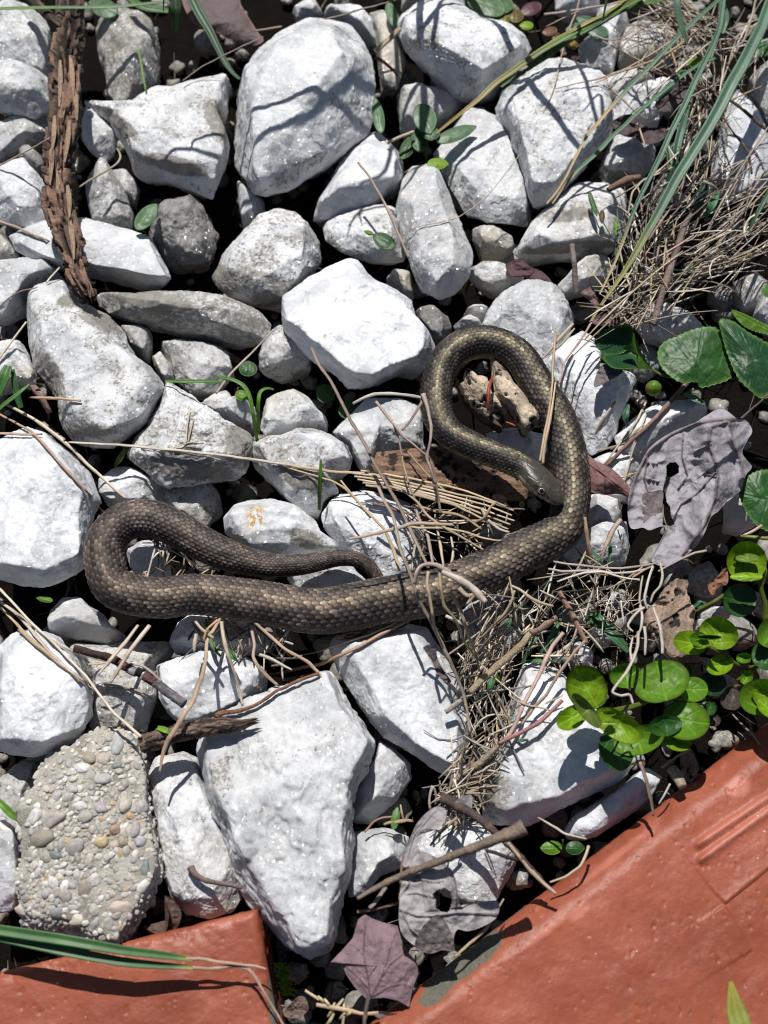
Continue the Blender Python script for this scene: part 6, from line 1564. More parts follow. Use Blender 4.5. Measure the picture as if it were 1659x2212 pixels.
    blade('l:-30,590 90,490 220,390 330,300 430,215', (4, 5, 5, 4, 2), 'slanting green blade crossing the broad one at the left edge', (34, 40, 44, 46, 44), col=(.09, .21, .05), seed=26)
    _gl = ['above the big stained white stone', 'right of the one above the big stained stone', 'lying level above the big stained stone', 'broad and folded in the straw left of the bark slab', 'beside the broad folded one', 'pale, like a tiny dagger on the big stained stone', 'below the snake\'s right bend', 'right of the bend, under the grey leaf', 'upright before the white stone below the grey leaf', 'broad and upright in the dry grass at the right', 'darkest, broad, in the shade of the dry grass',
           'bluish, left of the thickest blade', 'in deep shade left of the thickest blade', 'lying in the dry grass right of the grey stick', 'near the dried tip of the second slanting blade', 'at the top right among dry stalks', 'behind the folded round leaves', 'at the left end of the straw tangle', 'short and level in the straw tangle', 'left of the reddish twig', 'pale, at the top of the big grey leaf', 'bright, on the dark knobbly stick', 'thin, behind the tall split straw', 'curving right of the tall split straw', 'yellowish, in the gap above the snake\'s left loop']
    for i, (sp, z, cl, w) in enumerate([('t:1000,500 1050,420 1100,320 1140,230', 30, (.07, .17, .08), (2, 5, 5, 2)), ('t:1100,480 1180,370 1280,270', 34, (.06, .15, .07), (2, 4, 2)), ('t:1020,490 1130,485 1260,490', 26, (.09, .20, .08), (3, 4, 2)), ('p:290,640 380,690 470,760 550,840 610,910', 34, (.05, .14, .055), (3, 11, 13, 11, 4)), ('p:330,610 400,660 440,720', 40, (.06, .16, .06), (3, 8, 4)),
                                    ('t:945,1075 1000,1072 1050,1066', 66, (.10, .19, .12), (2, 3.5, 1.5)), ('p:230,230 300,200 380,230', 20, (.07, .18, .08), (3, 5, 2)), ('p:330,150 400,210 470,260', 24, (.06, .16, .08), (3, 4, 2)), ('p:470,60 475,160 470,250', 30, (.06, .16, .07), (3, 4, 2)), ('b:1190,420 1240,330 1290,230', 60, (.06, .17, .07), (4, 11, 4)), ('b:1110,400 1150,280 1180,160', 40, (.03, .09, .035), (6, 12, 5)),
                                    ('g:880,1200 900,1000 950,820 980,730', 60, (.045, .12, .07), (5, 10, 10, 3)), ('g:830,1300 850,1100 800,900', 30, (.03, .09, .03), (4, 9, 3)), ('b:990,860 1080,800 1180,735', 50, (.05, .13, .05), (3, 5, 2)), ('b:560,560 520,700 580,780', 20, (.06, .14, .05), (2, 4, 2)), ('g:1190,0 1230,120 1210,230', 90, (.05, .13, .06), (9, 10, 4)), ('p:1090,570 1140,555 1200,550', 30, (.08, .19, .09), (5, 9, 3)),
                                    ('p:0,840 60,740 110,660', 40, (.05, .13, .05), (3, 6, 2)), ('p:0,975 60,972 130,980', 36, (.06, .13, .08), (3, 5, 2)), ('v:370,1050 355,980 380,880', 30, (.07, .16, .10), (4, 8, 3)), ('v:810,800 870,830 960,880', 20, (.13, .23, .14), (8, 9, 3)), ('s:330,860 380,875 430,900', 96, (.17, .33, .03), (4, 6, 3)), ('s:690,60 700,140 740,260 800,340', 40, (.06, .17, .04), (2, 4, 4, 2)), ('s:830,260 870,320 915,365', 50, (.05, .15, .05), (3, 7, 2)), ('D:740,1350 780,1290 810,1235', -20, (.13, .17, .03), (7, 7, 5))]):
        blade(sp, w, 'short green grass blade ' + _gl[i], tuple(np.array([z - 24, z, z + 6, z])), col=cl, seed=60 + i, name='short_grass_leaf', group='short green grass blades')
grass()

# ------------------------------------------------------------------ dry stems one can pick out
def stems():
    X = stem
    X('V:7,871 50,893 97,921 157,971 190,1005 214,1025 250,1058 285,1090', (9, 9, 10, 9, 8, 7), 'thick jointed straw slanting down to the top of the snake\'s left loop', None, PALE)
    X('V:-20,884 0,894 67,931 105,970 144,1015 175,1050 198,1072 230,1118', (7, 7, 8, 8, 7), 'reddish straw below and parallel to the thick jointed one at the left', None, (.36, .25, .19))
    X('V:-20,936 40,938 90,938', (8, 8, 7), 'short pinkish straw end at the left edge', None, (.46, .35, .28))
    X('V:150,955 190,958 258,961 330,968 409,975 480,984 556,993 600,1000 646,1008', (6, 7, 8, 8, 8, 8, 7), 'long level straw across the pinkish white stone', None, PALE)
    X('V:540,994 600,1000 646,1008 713,1018 780,1022 824,1027', (6, 8, 9, 8, 8), 'straw continuing right from the long level one to the bark slab', None, TAN)
    X('V:600,1004 660,1022 720,1040 745,1055 780,1090 800,1112', (4, 5, 6, 6, 5), 'thin tan straw forking down from the long level one', None, TAN)
    X('V:64,858 110,860 174,866', (8, 9, 7), 'short straight tan straw piece at the left, on the big milky stone\'s corner', None, (.50, .36, .23))
    X('V:-10,786 20,745 57,695', (7, 7, 6), 'straw leaning on the left side of the big milky stone', None, PALE)
    X('V:92,911 115,930 140,950', (8, 8, 7), 'short broken straw beside the thick jointed one', None, (.36, .29, .21))
    X('V:303,961 370,975 430,985 480,995 536,1012', (3, 4, 4, 3), 'thin straw just below the long level one', None, PALE)
    X('V:410,886 405,925 402,957', (5, 5, 4), 'little upright straw on the pinkish white stone', None, PALE)
    X('V:418,905 410,935 404,958', (3, 4, 3), 'thinner upright straw beside the little upright one', None, TAN)
    X('V:375,968 405,957 440,950', (3, 4, 2), 'thin straw branching from the long level one', None, TAN)
    X('V:592,712 560,745 530,775 496,810 466,850', (5, 6, 7, 7, 8), 'straw leaning between the long low stone and the beige lumpy stone', (56, 60, 62, 62, 60), (.36, .30, .25))
    X('V:-30,1255 0,1272 67,1345 134,1406 188,1463 241,1536 305,1592', (7, 7, 7, 7, 7, 8), 'longest straw of the lower left bundle, ending above the pebbly concrete', None, PALE)
    X('V:-30,1275 0,1299 40,1329 110,1412 150,1448 188,1476', (8, 9, 9, 8, 6), 'pale straw in the middle of the lower left bundle', None, (.50, .42, .35))
    X('V:-30,1290 0,1312 77,1389 150,1449 198,1490', (6, 7, 7, 5), 'lowest straw of the lower left bundle', None, TAN)
    X('V:27,1312 60,1345 100,1376 167,1412 234,1430', (5, 6, 6, 5), 'straw of the lower left bundle that bends out to the right', None, PALE)
    X('V:40,1359 80,1395 110,1419 150,1450 174,1473', (8, 8, 7, 6), 'tan straw along the lower side of the lower left bundle', None, (.46, .36, .24))
    X('V:298,1350 275,1380 250,1412 212,1458', (8, 10, 10, 7), 'left of two crossed flat straws below the snake\'s left loop', (60, 72, 80, 72), (.47, .40, .34))
    X('V:322,1351 300,1380 281,1406 262,1436 238,1474', (12, 12, 11, 10, 8), 'wider of two crossed flat straws below the snake\'s left loop', (66, 80, 84, 78, 70), (.48, .41, .33))
    X('V:224,1478 268,1483 300,1493 330,1508', (7, 6, 6, 4), 'dark-tipped straw on the dingy cream stone', None, (.32, .26, .20))
    X('V:271,1432 310,1438 335,1458 350,1472', (4, 6, 6, 4), 'curved straw above the banded twig', (56, 62, 62, 58), (.36, .31, .26))
    X('V:190,1435 215,1434 240,1428', (4, 5, 4), 'little straw at the left end of the banded twig', (62, 66, 66), TAN)
    X('V:475,1336 462,1358 447,1378 446,1420 437,1460 415,1516 385,1565 362,1600 350,1635 345,1668', (8, 9, 9, 11, 11, 11, 12, 10, 5), 'tallest split straw standing before the glittering stone, crossing the dark stick', (60, 90, 108, 112, 112, 116, 120, 116, 100, 88), (.50, .36, .25))
    X('V:422,1342 436,1360 462,1379', (7, 8, 6), 'broken straw top left of the tall split straw', (84, 96, 104), (.44, .34, .27))
    X('V:440,1385 446,1360 470,1340', (5, 6, 8), 'orange straw stub at the top of the tall split straw', (100, 108, 106), ORNG)
    X('V:478,1342 482,1375 490,1410 508,1459 520,1500 524,1524', (10, 11, 8, 7, 6), 'straw standing right of the tall split straw', (80, 84, 80, 66, 50, 46), (.42, .35, .26))
    X('V:423,1370 420,1390 420,1408', (10, 12, 7), 'short flat straw stub against the snake\'s lower edge', (70, 70, 64), (.45, .39, .33))
    X('V:544,1364 550,1392 546,1420 560,1443 600,1480', (8, 8, 9, 9, 7), 'bent straw right of the glittering stone', (60, 70, 72, 66, 56), (.44, .32, .24))
    X('V:550,1345 580,1372 613,1402 640,1415 666,1429 690,1455 694,1465', (7, 8, 8, 8, 9, 8), 'straw forking at its end, below the snake\'s body', (56, 70, 80, 82, 82, 78), (.46, .34, .25))
    X('V:570,1366 610,1384 634,1392', (4, 5, 6), 'grey straw in the shade below the snake', (20, 30, 36), GREY)
    X('V:560,1415 590,1424 612,1438 630,1447', (9, 9, 8, 4), 'pale flat leaf-like straw below the snake', (66, 66, 60), (.46, .41, .36))
    X('V:574,1460 620,1450 690,1436 770,1400 857,1352 901,1328', (9, 10, 10, 9, 9, 8), 'long orange-brown straw from the pointed stone to the snake', None, (.36, .235, .165))
    X('V:628,1422 680,1410 740,1389 800,1370 857,1345', (4, 5, 5, 4), 'thin tan straw above the long orange-brown one', None, TAN)
    X('V:673,752 690,790 714,822 757,908 790,962 814,1010 840,1055 857,1082 890,1150 925,1228', (8, 9, 9, 9, 9, 9, 9, 8), 'long brown twig-like stem from the bright central stone down past the coil', (70, 82, 88, 90, 88, 84, 84, 84, 88, 96), (.27, .20, .165))
    X('V:735,1038 764,1072 800,1112 832,1145 850,1190 864,1232', (5, 6, 7, 7, 10, 9), 'tan straw crossing the glittering white stone above the tail', (70, 74, 78, 88, 100, 104), (.48, .36, .22))
    for i, (dy, ln) in enumerate([(0, 1.0), (7, .95), (14, 1.02), (-6, .8), (20, .9), (26, .85)]):
        X('V:%d,%d %d,%d %d,%d %d,%d %d,%d' % (760 + 6 * i, 1022 + dy, 830 + 5 * i, 1032 + dy, 950 + 6 * i, 1058 + dy * 1.3, 1010 + 60 * ln * .6, 1080 + dy * 1.5, 1030 + 80 * ln, 1104 + dy * 1.5), (6, 7, 7, 6, 5), ['first', 'second', 'fourth', 'top', 'fifth', 'lowest'][i] + ' straw of the parallel bundle on the bark slab left of the snake\'s head', (48, 54, 60 + 2 * i, 62, 60), (.50, .38, .24) if i % 2 else (.46, .385, .28), group='parallel straws on the bark slab')
    X('V:1042,1098 1050,1120 1075,1142 1100,1150', (10, 9, 8, 6), 'pale flat straw end tucked against the snake, left of the head', (70, 72, 74), (.50, .43, .36))
    X('V:1020,1130 1048,1118 1062,1092 1075,1085', (7, 8, 8, 6), 'twisted dry leaf strip on the straw bundle', (66, 78, 86, 84), (.27, .185, .12))
    X('V:1073,1088 1100,1100 1137,1100', (6, 6, 4), 'dark curved stem below the snake\'s chin', (62, 60, 54), (.15, .10, .085))
    X('V:873,1135 900,1140 960,1140 1000,1148 1040,1162 1082,1168', (6, 7, 7, 6, 5), 'straw crossing level above the snake\'s body', (84, 92, 94, 92, 88), (.42, .33, .22))
    X('V:900,1090 940,1105 980,1110 1005,1118 1040,1142', (7, 8, 8, 6), 'mid-brown straw through the tangle left of the head', (70, 76, 78, 74), (.34, .25, .15))
    X('V:805,1088 840,1095 870,1108 900,1110 930,1115', (9, 8, 6, 6, 5), 'dark red-brown curved twig above the glittering white stone', (62, 66, 68, 66), (.16, .085, .06))
    X('V:828,1046 870,1058 902,1086 925,1115 960,1140 1000,1162 1045,1188', (6, 6, 7, 7, 6, 5), 'tan straw slanting across the tangle to the snake', (72, 80, 88, 94, 96, 94, 92), (.40, .32, .22))
    X('V:880,975 915,1015 950,1052 975,1070', (4, 5, 5, 4), 'thin olive straw over the bark slab', (36, 44, 50), (.30, .25, .13))
    X('V:870,985 872,1010 885,1052 900,1085', (4, 5, 6, 5), 'knotted straw standing on the bark slab', (96, 92, 84, 76), (.33, .26, .18))
    X('V:940,1112 945,1145 952,1185 958,1222', (6, 7, 8, 6), 'upright straw in the dark gap above the snake', (40, 60, 76, 90), (.40, .32, .22))
    X('V:975,1160 980,1190 972,1228', (6, 7, 6), 'pale upright straw right of it in the dark gap', (40, 60, 84), (.48, .42, .36))
    X('V:900,1090 902,1115 925,1160 935,1218', (8, 9, 9, 7), 'pinkish grey stem behind the blurred tall straw', (70, 76, 84, 92), (.36, .285, .25))
    # tall stems nearer the eye
    X('V:762,872 785,860 810,851 850,850 880,853 918,860', (8, 10, 10, 9, 8), 'blurred pale straw sticking out left of the coil', (190, 205, 210, 212, 212, 210), (.48, .44, .40))
    X('V:918,858 905,880 890,905 868,930', (10, 7, 6, 5), 'side shoot under the blurred pale straw', (208, 206, 200, 196), (.30, .20, .18))
    X('V:812,868 830,890 851,918 867,941 895,963 924,985 935,1010 941,1042 948,1075 952,1109', (9, 8, 6, 6, 6, 7, 6, 6), 'blurred bent dry stem left of the coil, hanging over the bark slab', (205, 205, 204, 200, 190, 176, 160, 140, 120, 104), (.36, .27, .21))
    X('V:914,852 925,880 932,924 930,950 922,988 930,1010 942,1045', (14, 9, 8, 7, 7, 6), 'blurred dry stem just left of the coil\'s edge', (216, 214, 208, 200, 186, 176, 160), (.36, .28, .235))
    X('V:845,905 862,950 868,985', (5, 5, 4), 'thin blurred sprig beside the bent dry stem', (196, 190, 180), (.36, .25, .22))
    X('V:817,1050 832,1085 847,1110 858,1148 865,1185 878,1220 890,1250 905,1300 924,1329 940,1360 958,1396 980,1445 1001,1496 1010,1540 1015,1582', (9, 8, 8, 8, 8, 9, 8, 7, 6), 'longest blurred dry stem crossing in front of the snake\'s body', (200, 212, 218, 222, 222, 216, 206, 180, 160, 142, 126, 104, 84, 74, 68), (.33, .26, .20))
    X('V:752,1165 790,1158 832,1148 865,1138 887,1130 930,1130 978,1134', (6, 8, 9, 10, 9, 7), 'blurred level straw crossing the tall dry stem above the tail', (196, 200, 200, 198, 196, 192), (.43, .34, .25))
    X('V:896,1262 900,1233 910,1222 930,1218 950,1222 972,1238 990,1258', (9, 9, 9, 12, 14, 8), 'blurred drooping seed head in front of the snake\'s body', (230, 246, 252, 256, 256, 250, 240), (.42, .345, .29), name='grass_seed_spike')
    X('V:955,1235 985,1248 1010,1262 1030,1280 1050,1300', (12, 16, 18, 18, 14), 'larger blurred seed head pointing down right over the snake', (256, 258, 258, 254, 248), (.46, .40, .35), name='grass_seed_spike')
    X('V:925,1235 922,1262 930,1300 940,1362 965,1420 985,1450', (9, 8, 7, 7, 6), 'stem of the drooping seed head', (250, 244, 226, 180, 120, 90), (.36, .28, .21))
    X('V:950,1228 952,1270 960,1310 985,1340 1005,1390 1032,1425', (8, 8, 7, 6, 6), 'olive-tan stem right of the drooping seed head', (250, 240, 216, 180, 120, 70), (.38, .30, .18))
    X('V:972,1278 985,1298 1000,1330 1015,1380 1030,1420 1035,1450', (9, 9, 8, 7, 6), 'knotted stem with a bud, right of the seed heads', (210, 206, 190, 140, 90, 60), (.38, .29, .20))
    X('V:992,1270 1010,1290 1028,1282 1005,1310', (12, 10, 8, 5), 'small dry bud beside the knotted stem', (214, 214, 212, 206), (.40, .32, .22), name='grass_seed_spike')
    X('V:962,1330 985,1342 1010,1352', (8, 9, 8), 'short pale stub sticking out of the tangle below the snake', (150, 150, 144), (.50, .45, .40))
    X('V:1105,1265 1120,1272 1140,1290 1165,1302 1195,1310', (7, 8, 9, 6), 'knobbly straw below the snake\'s bend', (110, 112, 108, 100), (.38, .30, .22))
    X('V:1112,1275 1104,1300 1090,1325 1060,1355 1038,1378', (6, 7, 6, 5), 'leaning tan straw from the snake\'s bend down to the shaded stone', (116, 110, 96, 70, 50), (.36, .28, .18))
    # right side
    X('c:1262,90 1258,250 1248,420 1240,560 1225,720 1200,860 1165,1050 1140,1180 1118,1290', (7, 7, 7, 6, 8, 8, 8), 'left of two upright straws leaning on the right arm of the coil', (90, 100, 106, 108, 110, 112, 112, 110, 104), (.36, .27, .20))
    X('c:1270,560 1248,720 1220,900 1185,1050 1160,1180 1148,1310', (5, 6, 8, 8, 8), 'right of two upright straws leaning on the right arm of the coil', (112, 114, 114, 114, 112, 106), (.44, .32, .22))
    X('c:1425,20 1360,90 1280,180 1210,270 1140,345', (9, 10, 9, 8, 6), 'pale leaf strip slanting down behind the coil\'s right shoulder', (70, 76, 76, 72, 66), (.47, .40, .31))
    X('c:1440,60 1370,150 1300,230 1200,310', (5, 7, 7, 4), 'second pale leaf strip beside it behind the coil', (72, 80, 78, 70), (.44, .36, .26))
    X('c:1600,0 1540,110 1480,200 1400,300 1340,380 1320,480 1290,580', (7, 6, 6, 5, 4, 3), 'pinkish dry grass tip hanging down over the angular white stone', (70, 72, 74, 76, 74, 70), (.42, .29, .23))
    X('F:675,925 650,960 560,1100 480,1245', (6, 7, 6, 6), 'slim straw with a knob, on the angular white stone', None, (.40, .32, .27))
    X('F:875,930 800,1080 700,1210 600,1335', (6, 6, 6, 5), 'straw crossing the reddish twig, right of the angular stone', None, (.44, .37, .27))
    X('F:880,1000 830,1130 780,1260 735,1450', (5, 6, 5, 5), 'thin straw crossing under the reddish twig', None, (.46, .39, .28))
    X('F:640,1240 740,1180 860,1080', (6, 7, 5), 'flat dry grass strip left of the reddish twig', None, (.36, .29, .19))
    X('F:560,1250 660,1220 760,1200', (5, 6, 4), 'second flat dry grass strip under the angular stone', None, (.34, .27, .18))
    X('F:710,1420 790,1395 850,1385', (4, 5, 4), 'short orange straw beside the folded reddish leaf', None, ORNG)
    X('v:45,1740 55,1850 75,1960 95,2060', (8, 12, 12, 10), 'brown upright straw below the snake\'s right bend', (70, 64, 50, 30), (.26, .19, .12))
    X('v:320,1760 260,1830 210,1950 170,2070', (12, 14, 12, 5), 'flat pinkish dry strip below the folded reddish leaf', (60, 64, 60, 50), (.33, .25, .21))
    X('v:300,1590 320,1700 330,1640', (4, 5, 3), 'dark thin stem behind the folded reddish leaf', (50, 44, 46), DARK)
    X('v:1400,1800 1330,1850 1260,1880', (8, 8, 6), 'pale straw end at the right edge under the toothed leaf', (90, 92, 90), (.42, .32, .25))
    # pale root-like bundle at the right, nearer the eye
    _rt = ['topmost level strand', 'thickest level strand', 'shortest thin level strand', 'lowest pointed level strand', 'strand reaching up right', 'orange-tinged short strand', 'first hanging strand', 'looped strand on the right', 'thin hanging strand on the left side', 'knotted strand bending left', 'knotted strand in the middle', 'small crossing strand', 'bright straight strand on the bark slab', 'short bright strand', 'longest zigzag-ended strand', 'short strand next to the zigzag one']
    for i, (sp, w, zs, cl) in enumerate([('p:50,232 150,250 280,262 400,275 560,285 720,265 830,240', (9, 10, 10, 10, 9), (140, 150, 158, 162, 166, 168), (.42, .37, .33)), ('p:10,290 120,305 260,300 380,302 500,320 640,310 740,290', (10, 12, 12, 12, 10), (146, 152, 156, 160, 162), (.45, .41, .37)), ('p:0,322 90,320 190,318', (5, 5, 4), (140, 144, 148), (.38, .30, .22)),
                                         ('p:80,385 160,355 280,318 420,310 560,350 700,372', (8, 11, 11, 10, 8), (156, 160, 164, 166, 166), (.45, .42, .39)), ('p:840,310 930,250 1020,205 1110,165 1200,148', (9, 10, 11, 14), (160, 156, 150, 146), (.36, .31, .26)), ('p:640,350 740,290 800,260', (9, 10, 8), (166, 168, 168), (.40, .28, .20)),
                                         ('p:800,270 770,340 745,430 730,520 760,590', (13, 12, 12, 12, 10), (168, 172, 176, 176, 172), (.47, .42, .37)), ('p:850,240 870,330 850,420 800,470 780,540', (10, 12, 12, 10, 8), (166, 172, 174, 174, 172), (.44, .38, .31)), ('p:720,340 700,440 690,530 720,600', (8, 10, 10, 8), (164, 168, 168, 166), (.40, .34, .28)),
                                         ('p:760,560 690,600 640,650 600,720 650,760', (11, 13, 13, 12, 9), (168, 168, 164, 160), (.45, .40, .34)), ('p:700,560 720,640 710,740 660,800', (12, 14, 13, 9), (166, 168, 166, 162), (.46, .41, .36)), ('p:590,640 660,600 760,570 830,560', (6, 9, 9, 6), (160, 166, 166, 164), (.40, .35, .29)),
                                         ('p:800,570 830,650 855,740 865,830 868,925', (10, 14, 16, 15, 13), (168, 174, 178, 178, 172), (.50, .45, .41)), ('p:730,720 745,800 740,880 735,930', (12, 13, 13, 9), (168, 178, 186, 190), (.48, .43, .39)), ('p:690,760 680,860 650,960 600,1060 540,1140 480,1215 560,1245 630,1225 645,1300', (14, 14, 13, 12, 11, 11, 12, 10), (166, 182, 194, 204, 212, 218, 220, 218, 214), (.50, .46, .42)), ('p:640,800 620,900 640,990', (10, 11, 8), (160, 176, 190), (.47, .42, .37))]):
        X(sp, tuple(.52 * q for q in w), _rt[i] + ' of the pale tangle above the round green leaves', zs, cl, name='dry_root', cat='dry root', group='pale tangled dry roots')
    # stems over the big stained stone
    X('t:1310,280 1230,370 1180,470 1130,590 1060,720 1000,840 960,950 900,1050 840,1100', (11, 11, 11, 10, 11, 11, 11, 10), 'long pinkish stem lying on the big stained white stone', (100, 104, 104, 100, 96, 92, 90, 86, 80), (.43, .31, .26))
    X('t:1300,780 1220,860 1130,940 1020,1000 900,1060 830,1095', (9, 9, 12, 10, 11, 10), 'purple-red stem joining the long pinkish one from the right', (90, 96, 100, 96, 90, 84), (.27, .12, .125))
    X('t:1470,340 1400,410 1310,530 1250,620 1180,740 1090,830 1000,960', (8, 8, 8, 8, 8, 7), 'dark jointed straw between the pinkish stem and the round leaves', (100, 104, 104, 100, 96, 92, 88), (.29, .21, .165))
    X('t:900,735 970,790 1050,815 1130,830 1210,852', (4, 5, 5, 4), 'thin straw lying across the long pinkish stem', (92, 96, 98, 96), (.40, .31, .23))
    X('t:980,640 1000,672 1050,678 1085,655', (3, 4, 4, 2), 'tiny hooked tendril on the big stained white stone', (96, 98, 98), (.30, .20, .17))
    X('t:1300,740 1240,770 1180,800', (3, 5, 4), 'thin tan straw at the left edge of the front round leaves', (90, 92, 90), (.45, .34, .23))
    # brick side
    X('L:-20,490 60,580 150,690 220,760 290,822', (9, 9, 11, 9, 8), 'split straw leaning from the dark twig onto the right brick\'s edge', (90, 84, 74, 70, 70), (.36, .27, .20))
    X('L:505,510 480,580 450,640 350,710 250,745', (8, 7, 7, 6, 5), 'forked straw standing in the gap beside the right brick', (50, 60, 60, 60, 56), (.38, .30, .22))
    X('L:835,-30 870,80 905,200 918,315', (9, 9, 8, 5), 'brown straw hanging down past the smooth glossy stone', (110, 104, 90, 74), (.25, .19, .14))
    X('L:1030,110 990,180 950,240', (5, 5, 4), 'thin grey straw beside the rotten wood stub', (50, 50, 44), GREY)
    X('L:175,325 270,385 350,435 490,465', (4, 6, 6, 4), 'grey straw under the smooth glossy stone', (10, 14, 18, 20), GREY)
    X('p:1380,1360 1450,1440 1530,1520 1600,1605', (6, 7, 7, 4), 'grey straw lying in the shadow on the right brick', None, (.30, .245, .20))
    X('p:860,1780 980,1690 1080,1640', (6, 6, 4), 'olive straw curving under the round leaves at the brick\'s edge', (40, 44, 44), (.33, .28, .19))
    X('K:1270,1230 1380,1130 1480,1040 1590,850', (6, 8, 8, 4), 'straw along the grey worn edge of the right brick', (58, 58, 58, 60), (.36, .27, .18))
    X('J:1200,1238 1300,1240 1400,1255 1500,1268 1659,1290 1720,1305', (8, 8, 7, 6, 5), 'dried pinkish tip of the upper green blade on the left brick', (82, 76, 72, 68, 64), (.44, .29, .22))
    X('J:1240,1298 1350,1305 1450,1295 1500,1282 1600,1300 1640,1350 1700,1450 1790,1600 1840,1690', (7, 7, 7, 6, 5, 5), 'dried tip of the lower green blade bending down past the left brick\'s corner', (72, 68, 66, 64, 62, 60, 50, 44, 40), (.42, .31, .23))
    X('k:-40,1760 60,1780 200,1810 300,1830 420,1825', (9, 10, 9, 8, 7), 'longest straw in the gap between the two bricks', (34, 36, 36, 34), (.48, .37, .23))
    X('k:-120,1660 0,1740 60,1800', (6, 7, 6), 'straw slanting under the longest one between the bricks', (20, 26, 28), TAN)
    for i, (a, b, c, d) in enumerate([(165, 1735, 150, 1950), (100, 1750, 40, 1860), (200, 1780, 130, 1870), (160, 1720, 60, 1840), (90, 1830, 30, 1930), (230, 1800, 180, 1850), (20, 1720, 70, 1790), (-30, 1700, 30, 1760)]):
        X('k:%g,%g %g,%g %g,%g' % (a, b, (a + c) / 2 + 6, (b + d) / 2, c, d), (6, 7, 6), ['fourth', 'third', 'longest', 'second', 'lowest', 'rightmost', 'small slanting', 'leftmost'][i] + ' short straw of the little heap between the two bricks', (24 + 2 * i, 30 + 2 * i, 20 + i), (.46, .38, .24), group='short straws between the bricks')
    X('k:320,490 380,420 450,385 540,378', (6, 6, 5), 'reddish straw beside the bean-shaped green bud', (4, 8, 8), (.30, .18, .12))
    X('k:460,440 500,420 560,415 640,400 670,410', (6, 8, 9, 6), 'knotted tan straw under the bean-shaped green bud', (4, 10, 12, 8), (.42, .33, .20))
    X('k:580,290 590,350 610,400', (3, 6, 4), 'upright tan straw beside the bean-shaped green bud', (20, 18, 8), TAN)
    X('k:820,150 800,200 790,270 800,330', (8, 6, 6, 5), 'crooked grey sprig above the curled grey leaf', (60, 56, 50, 44), GREY)
    X('k:825,160 850,220 840,290', (6, 6, 4), 'second crooked grey sprig beside it', (60, 54, 46), (.27, .205, .17))
    X('k:870,110 880,200 870,260', (4, 6, 4), 'thin brown sprig above the curled grey leaf', (20, 30, 30), BRWN)
    X('k:1000,385 940,430 870,500 800,590', (8, 8, 7, 5), 'brown straw between the curled grey leaf and the dark twig', (76, 72, 66, 60), (.27, .20, .13))
    X('k:575,1000 580,850 590,740 600,650', (6, 6, 5, 4), 'dark thin stem along the left side of the curled grey leaf', (66, 72, 76, 76), BRWN)
    # top
    X('r:40,355 100,295 160,240 210,195', (20, 18, 18, 15), 'thick tan straw stub leaning on the large shaded stone at the top', (66, 70, 70, 66), (.45, .35, .21))
    X('B:835,925 880,900 950,870 1010,845', (11, 11, 11, 9), 'short tan straw under the leafy seedling', (34, 38, 38, 34), (.46, .38, .26))
    X('B:650,1045 720,1130 790,1250 830,1330 880,1440 930,1550 980,1660', (8, 7, 7, 8, 8, 8, 8), 'straw leaning in front of the elongated pinkish stone', (94, 90, 84, 78, 70, 62, 50), (.36, .28, .22))
    X('B:440,125 560,90 700,50 820,20 920,-10', (6, 7, 6, 6), 'dark weathered straw along the top of the largest boulder', (92, 92, 90, 86), (.22, .17, .14))
    X('B:-20,195 60,190 160,172', (7, 8, 6), 'reddish straw end at the top left of the largest boulder', (50, 52, 50), (.26, .18, .15))
    X('A:1700,240 1560,300 1420,365 1300,430 1180,520', (5, 5, 4, 4), 'thin grey-brown stem left of the largest boulder', (84, 84, 82, 76), (.23, .185, .155))
    X('A:755,955 775,985 780,1015 750,1060 700,1090 600,1150 510,1205', (6, 7, 7, 7, 7, 6), 'bent straw beside the wedge-shaped stone', (40, 50, 54, 56, 56, 56), (.38, .32, .26))
    X('A:-30,1420 100,1460 220,1515 335,1565', (8, 8, 8, 6), 'straw lying on the flat slab at the left edge', None, (.38, .29, .23))
    X('A:-20,1080 100,1015 220,950 320,890', (6, 6, 6, 5), 'straw leaning against the bark-covered branch', None, (.36, .29, .22))
    X('D:300,165 340,115 385,62', (5, 6, 6), 'short pale straw left of the broken branch end', None, PALE)
    X('D:-10,325 60,260 140,215 240,195', (4, 5, 5, 4), 'thin curved brown straw over the cream-white stone at the left edge', None, (.23, .16, .11))
    X('B:1700,990 1560,1170 1480,1270 1390,1340 1290,1405 1150,1440 1040,1460 940,1510', (3, 3, 3.5, 3.5, 3, 2.5), 'hair-thin pale stem curving over the elongated pinkish stone', None, (.42, .34, .24), wob=.5)
    X('g:235,-40 200,90 150,200 105,370 75,500 45,620 20,690 -30,770', (4, 4, 4, 4, 3, 3), 'thin pale stem crossing the rippled stone at the upper right', None, (.45, .36, .26), wob=.5)
    X('g:1200,90 1060,190 980,260 900,320 820,370 700,430 560,480 420,520 330,548 180,580 60,612', (5, 6, 7, 7, 6, 5, 3), 'tan stem running level from the dry grass over the rippled stone', (96, 100, 100, 98, 96, 94, 92, 90, 90, 88), (.42, .28, .16), wob=1)
    X('g:-20,100 100,85 250,60 400,40 560,0', (8, 8, 7, 6), 'pink-grey straw at the top right, behind the grass bundle', (80, 84, 88, 90), (.40, .31, .27))
    X('g:0,180 100,130 200,85 300,40', (3, 4, 4, 3), 'thin curved straw at the top, above the maroon seedlings', (70, 74, 74), (.33, .27, .21))
    X('g:390,580 460,630 520,685 600,760 690,825', (6, 6, 6, 5), 'dark-ended straw on the layered white stone', None, (.40, .32, .23))
    X('g:620,850 650,920 680,1000', (5, 6, 4), 'short tan straw over the crumpled purple leaf', (60, 60, 56), (.42, .31, .22))
    X('g:560,1480 590,1320 660,1240 780,1190 860,1150', (5, 6, 6, 6, 6), 'curved grey straw crossing the second slanting blade', (70, 84, 88, 90, 92), (.42, .35, .28))
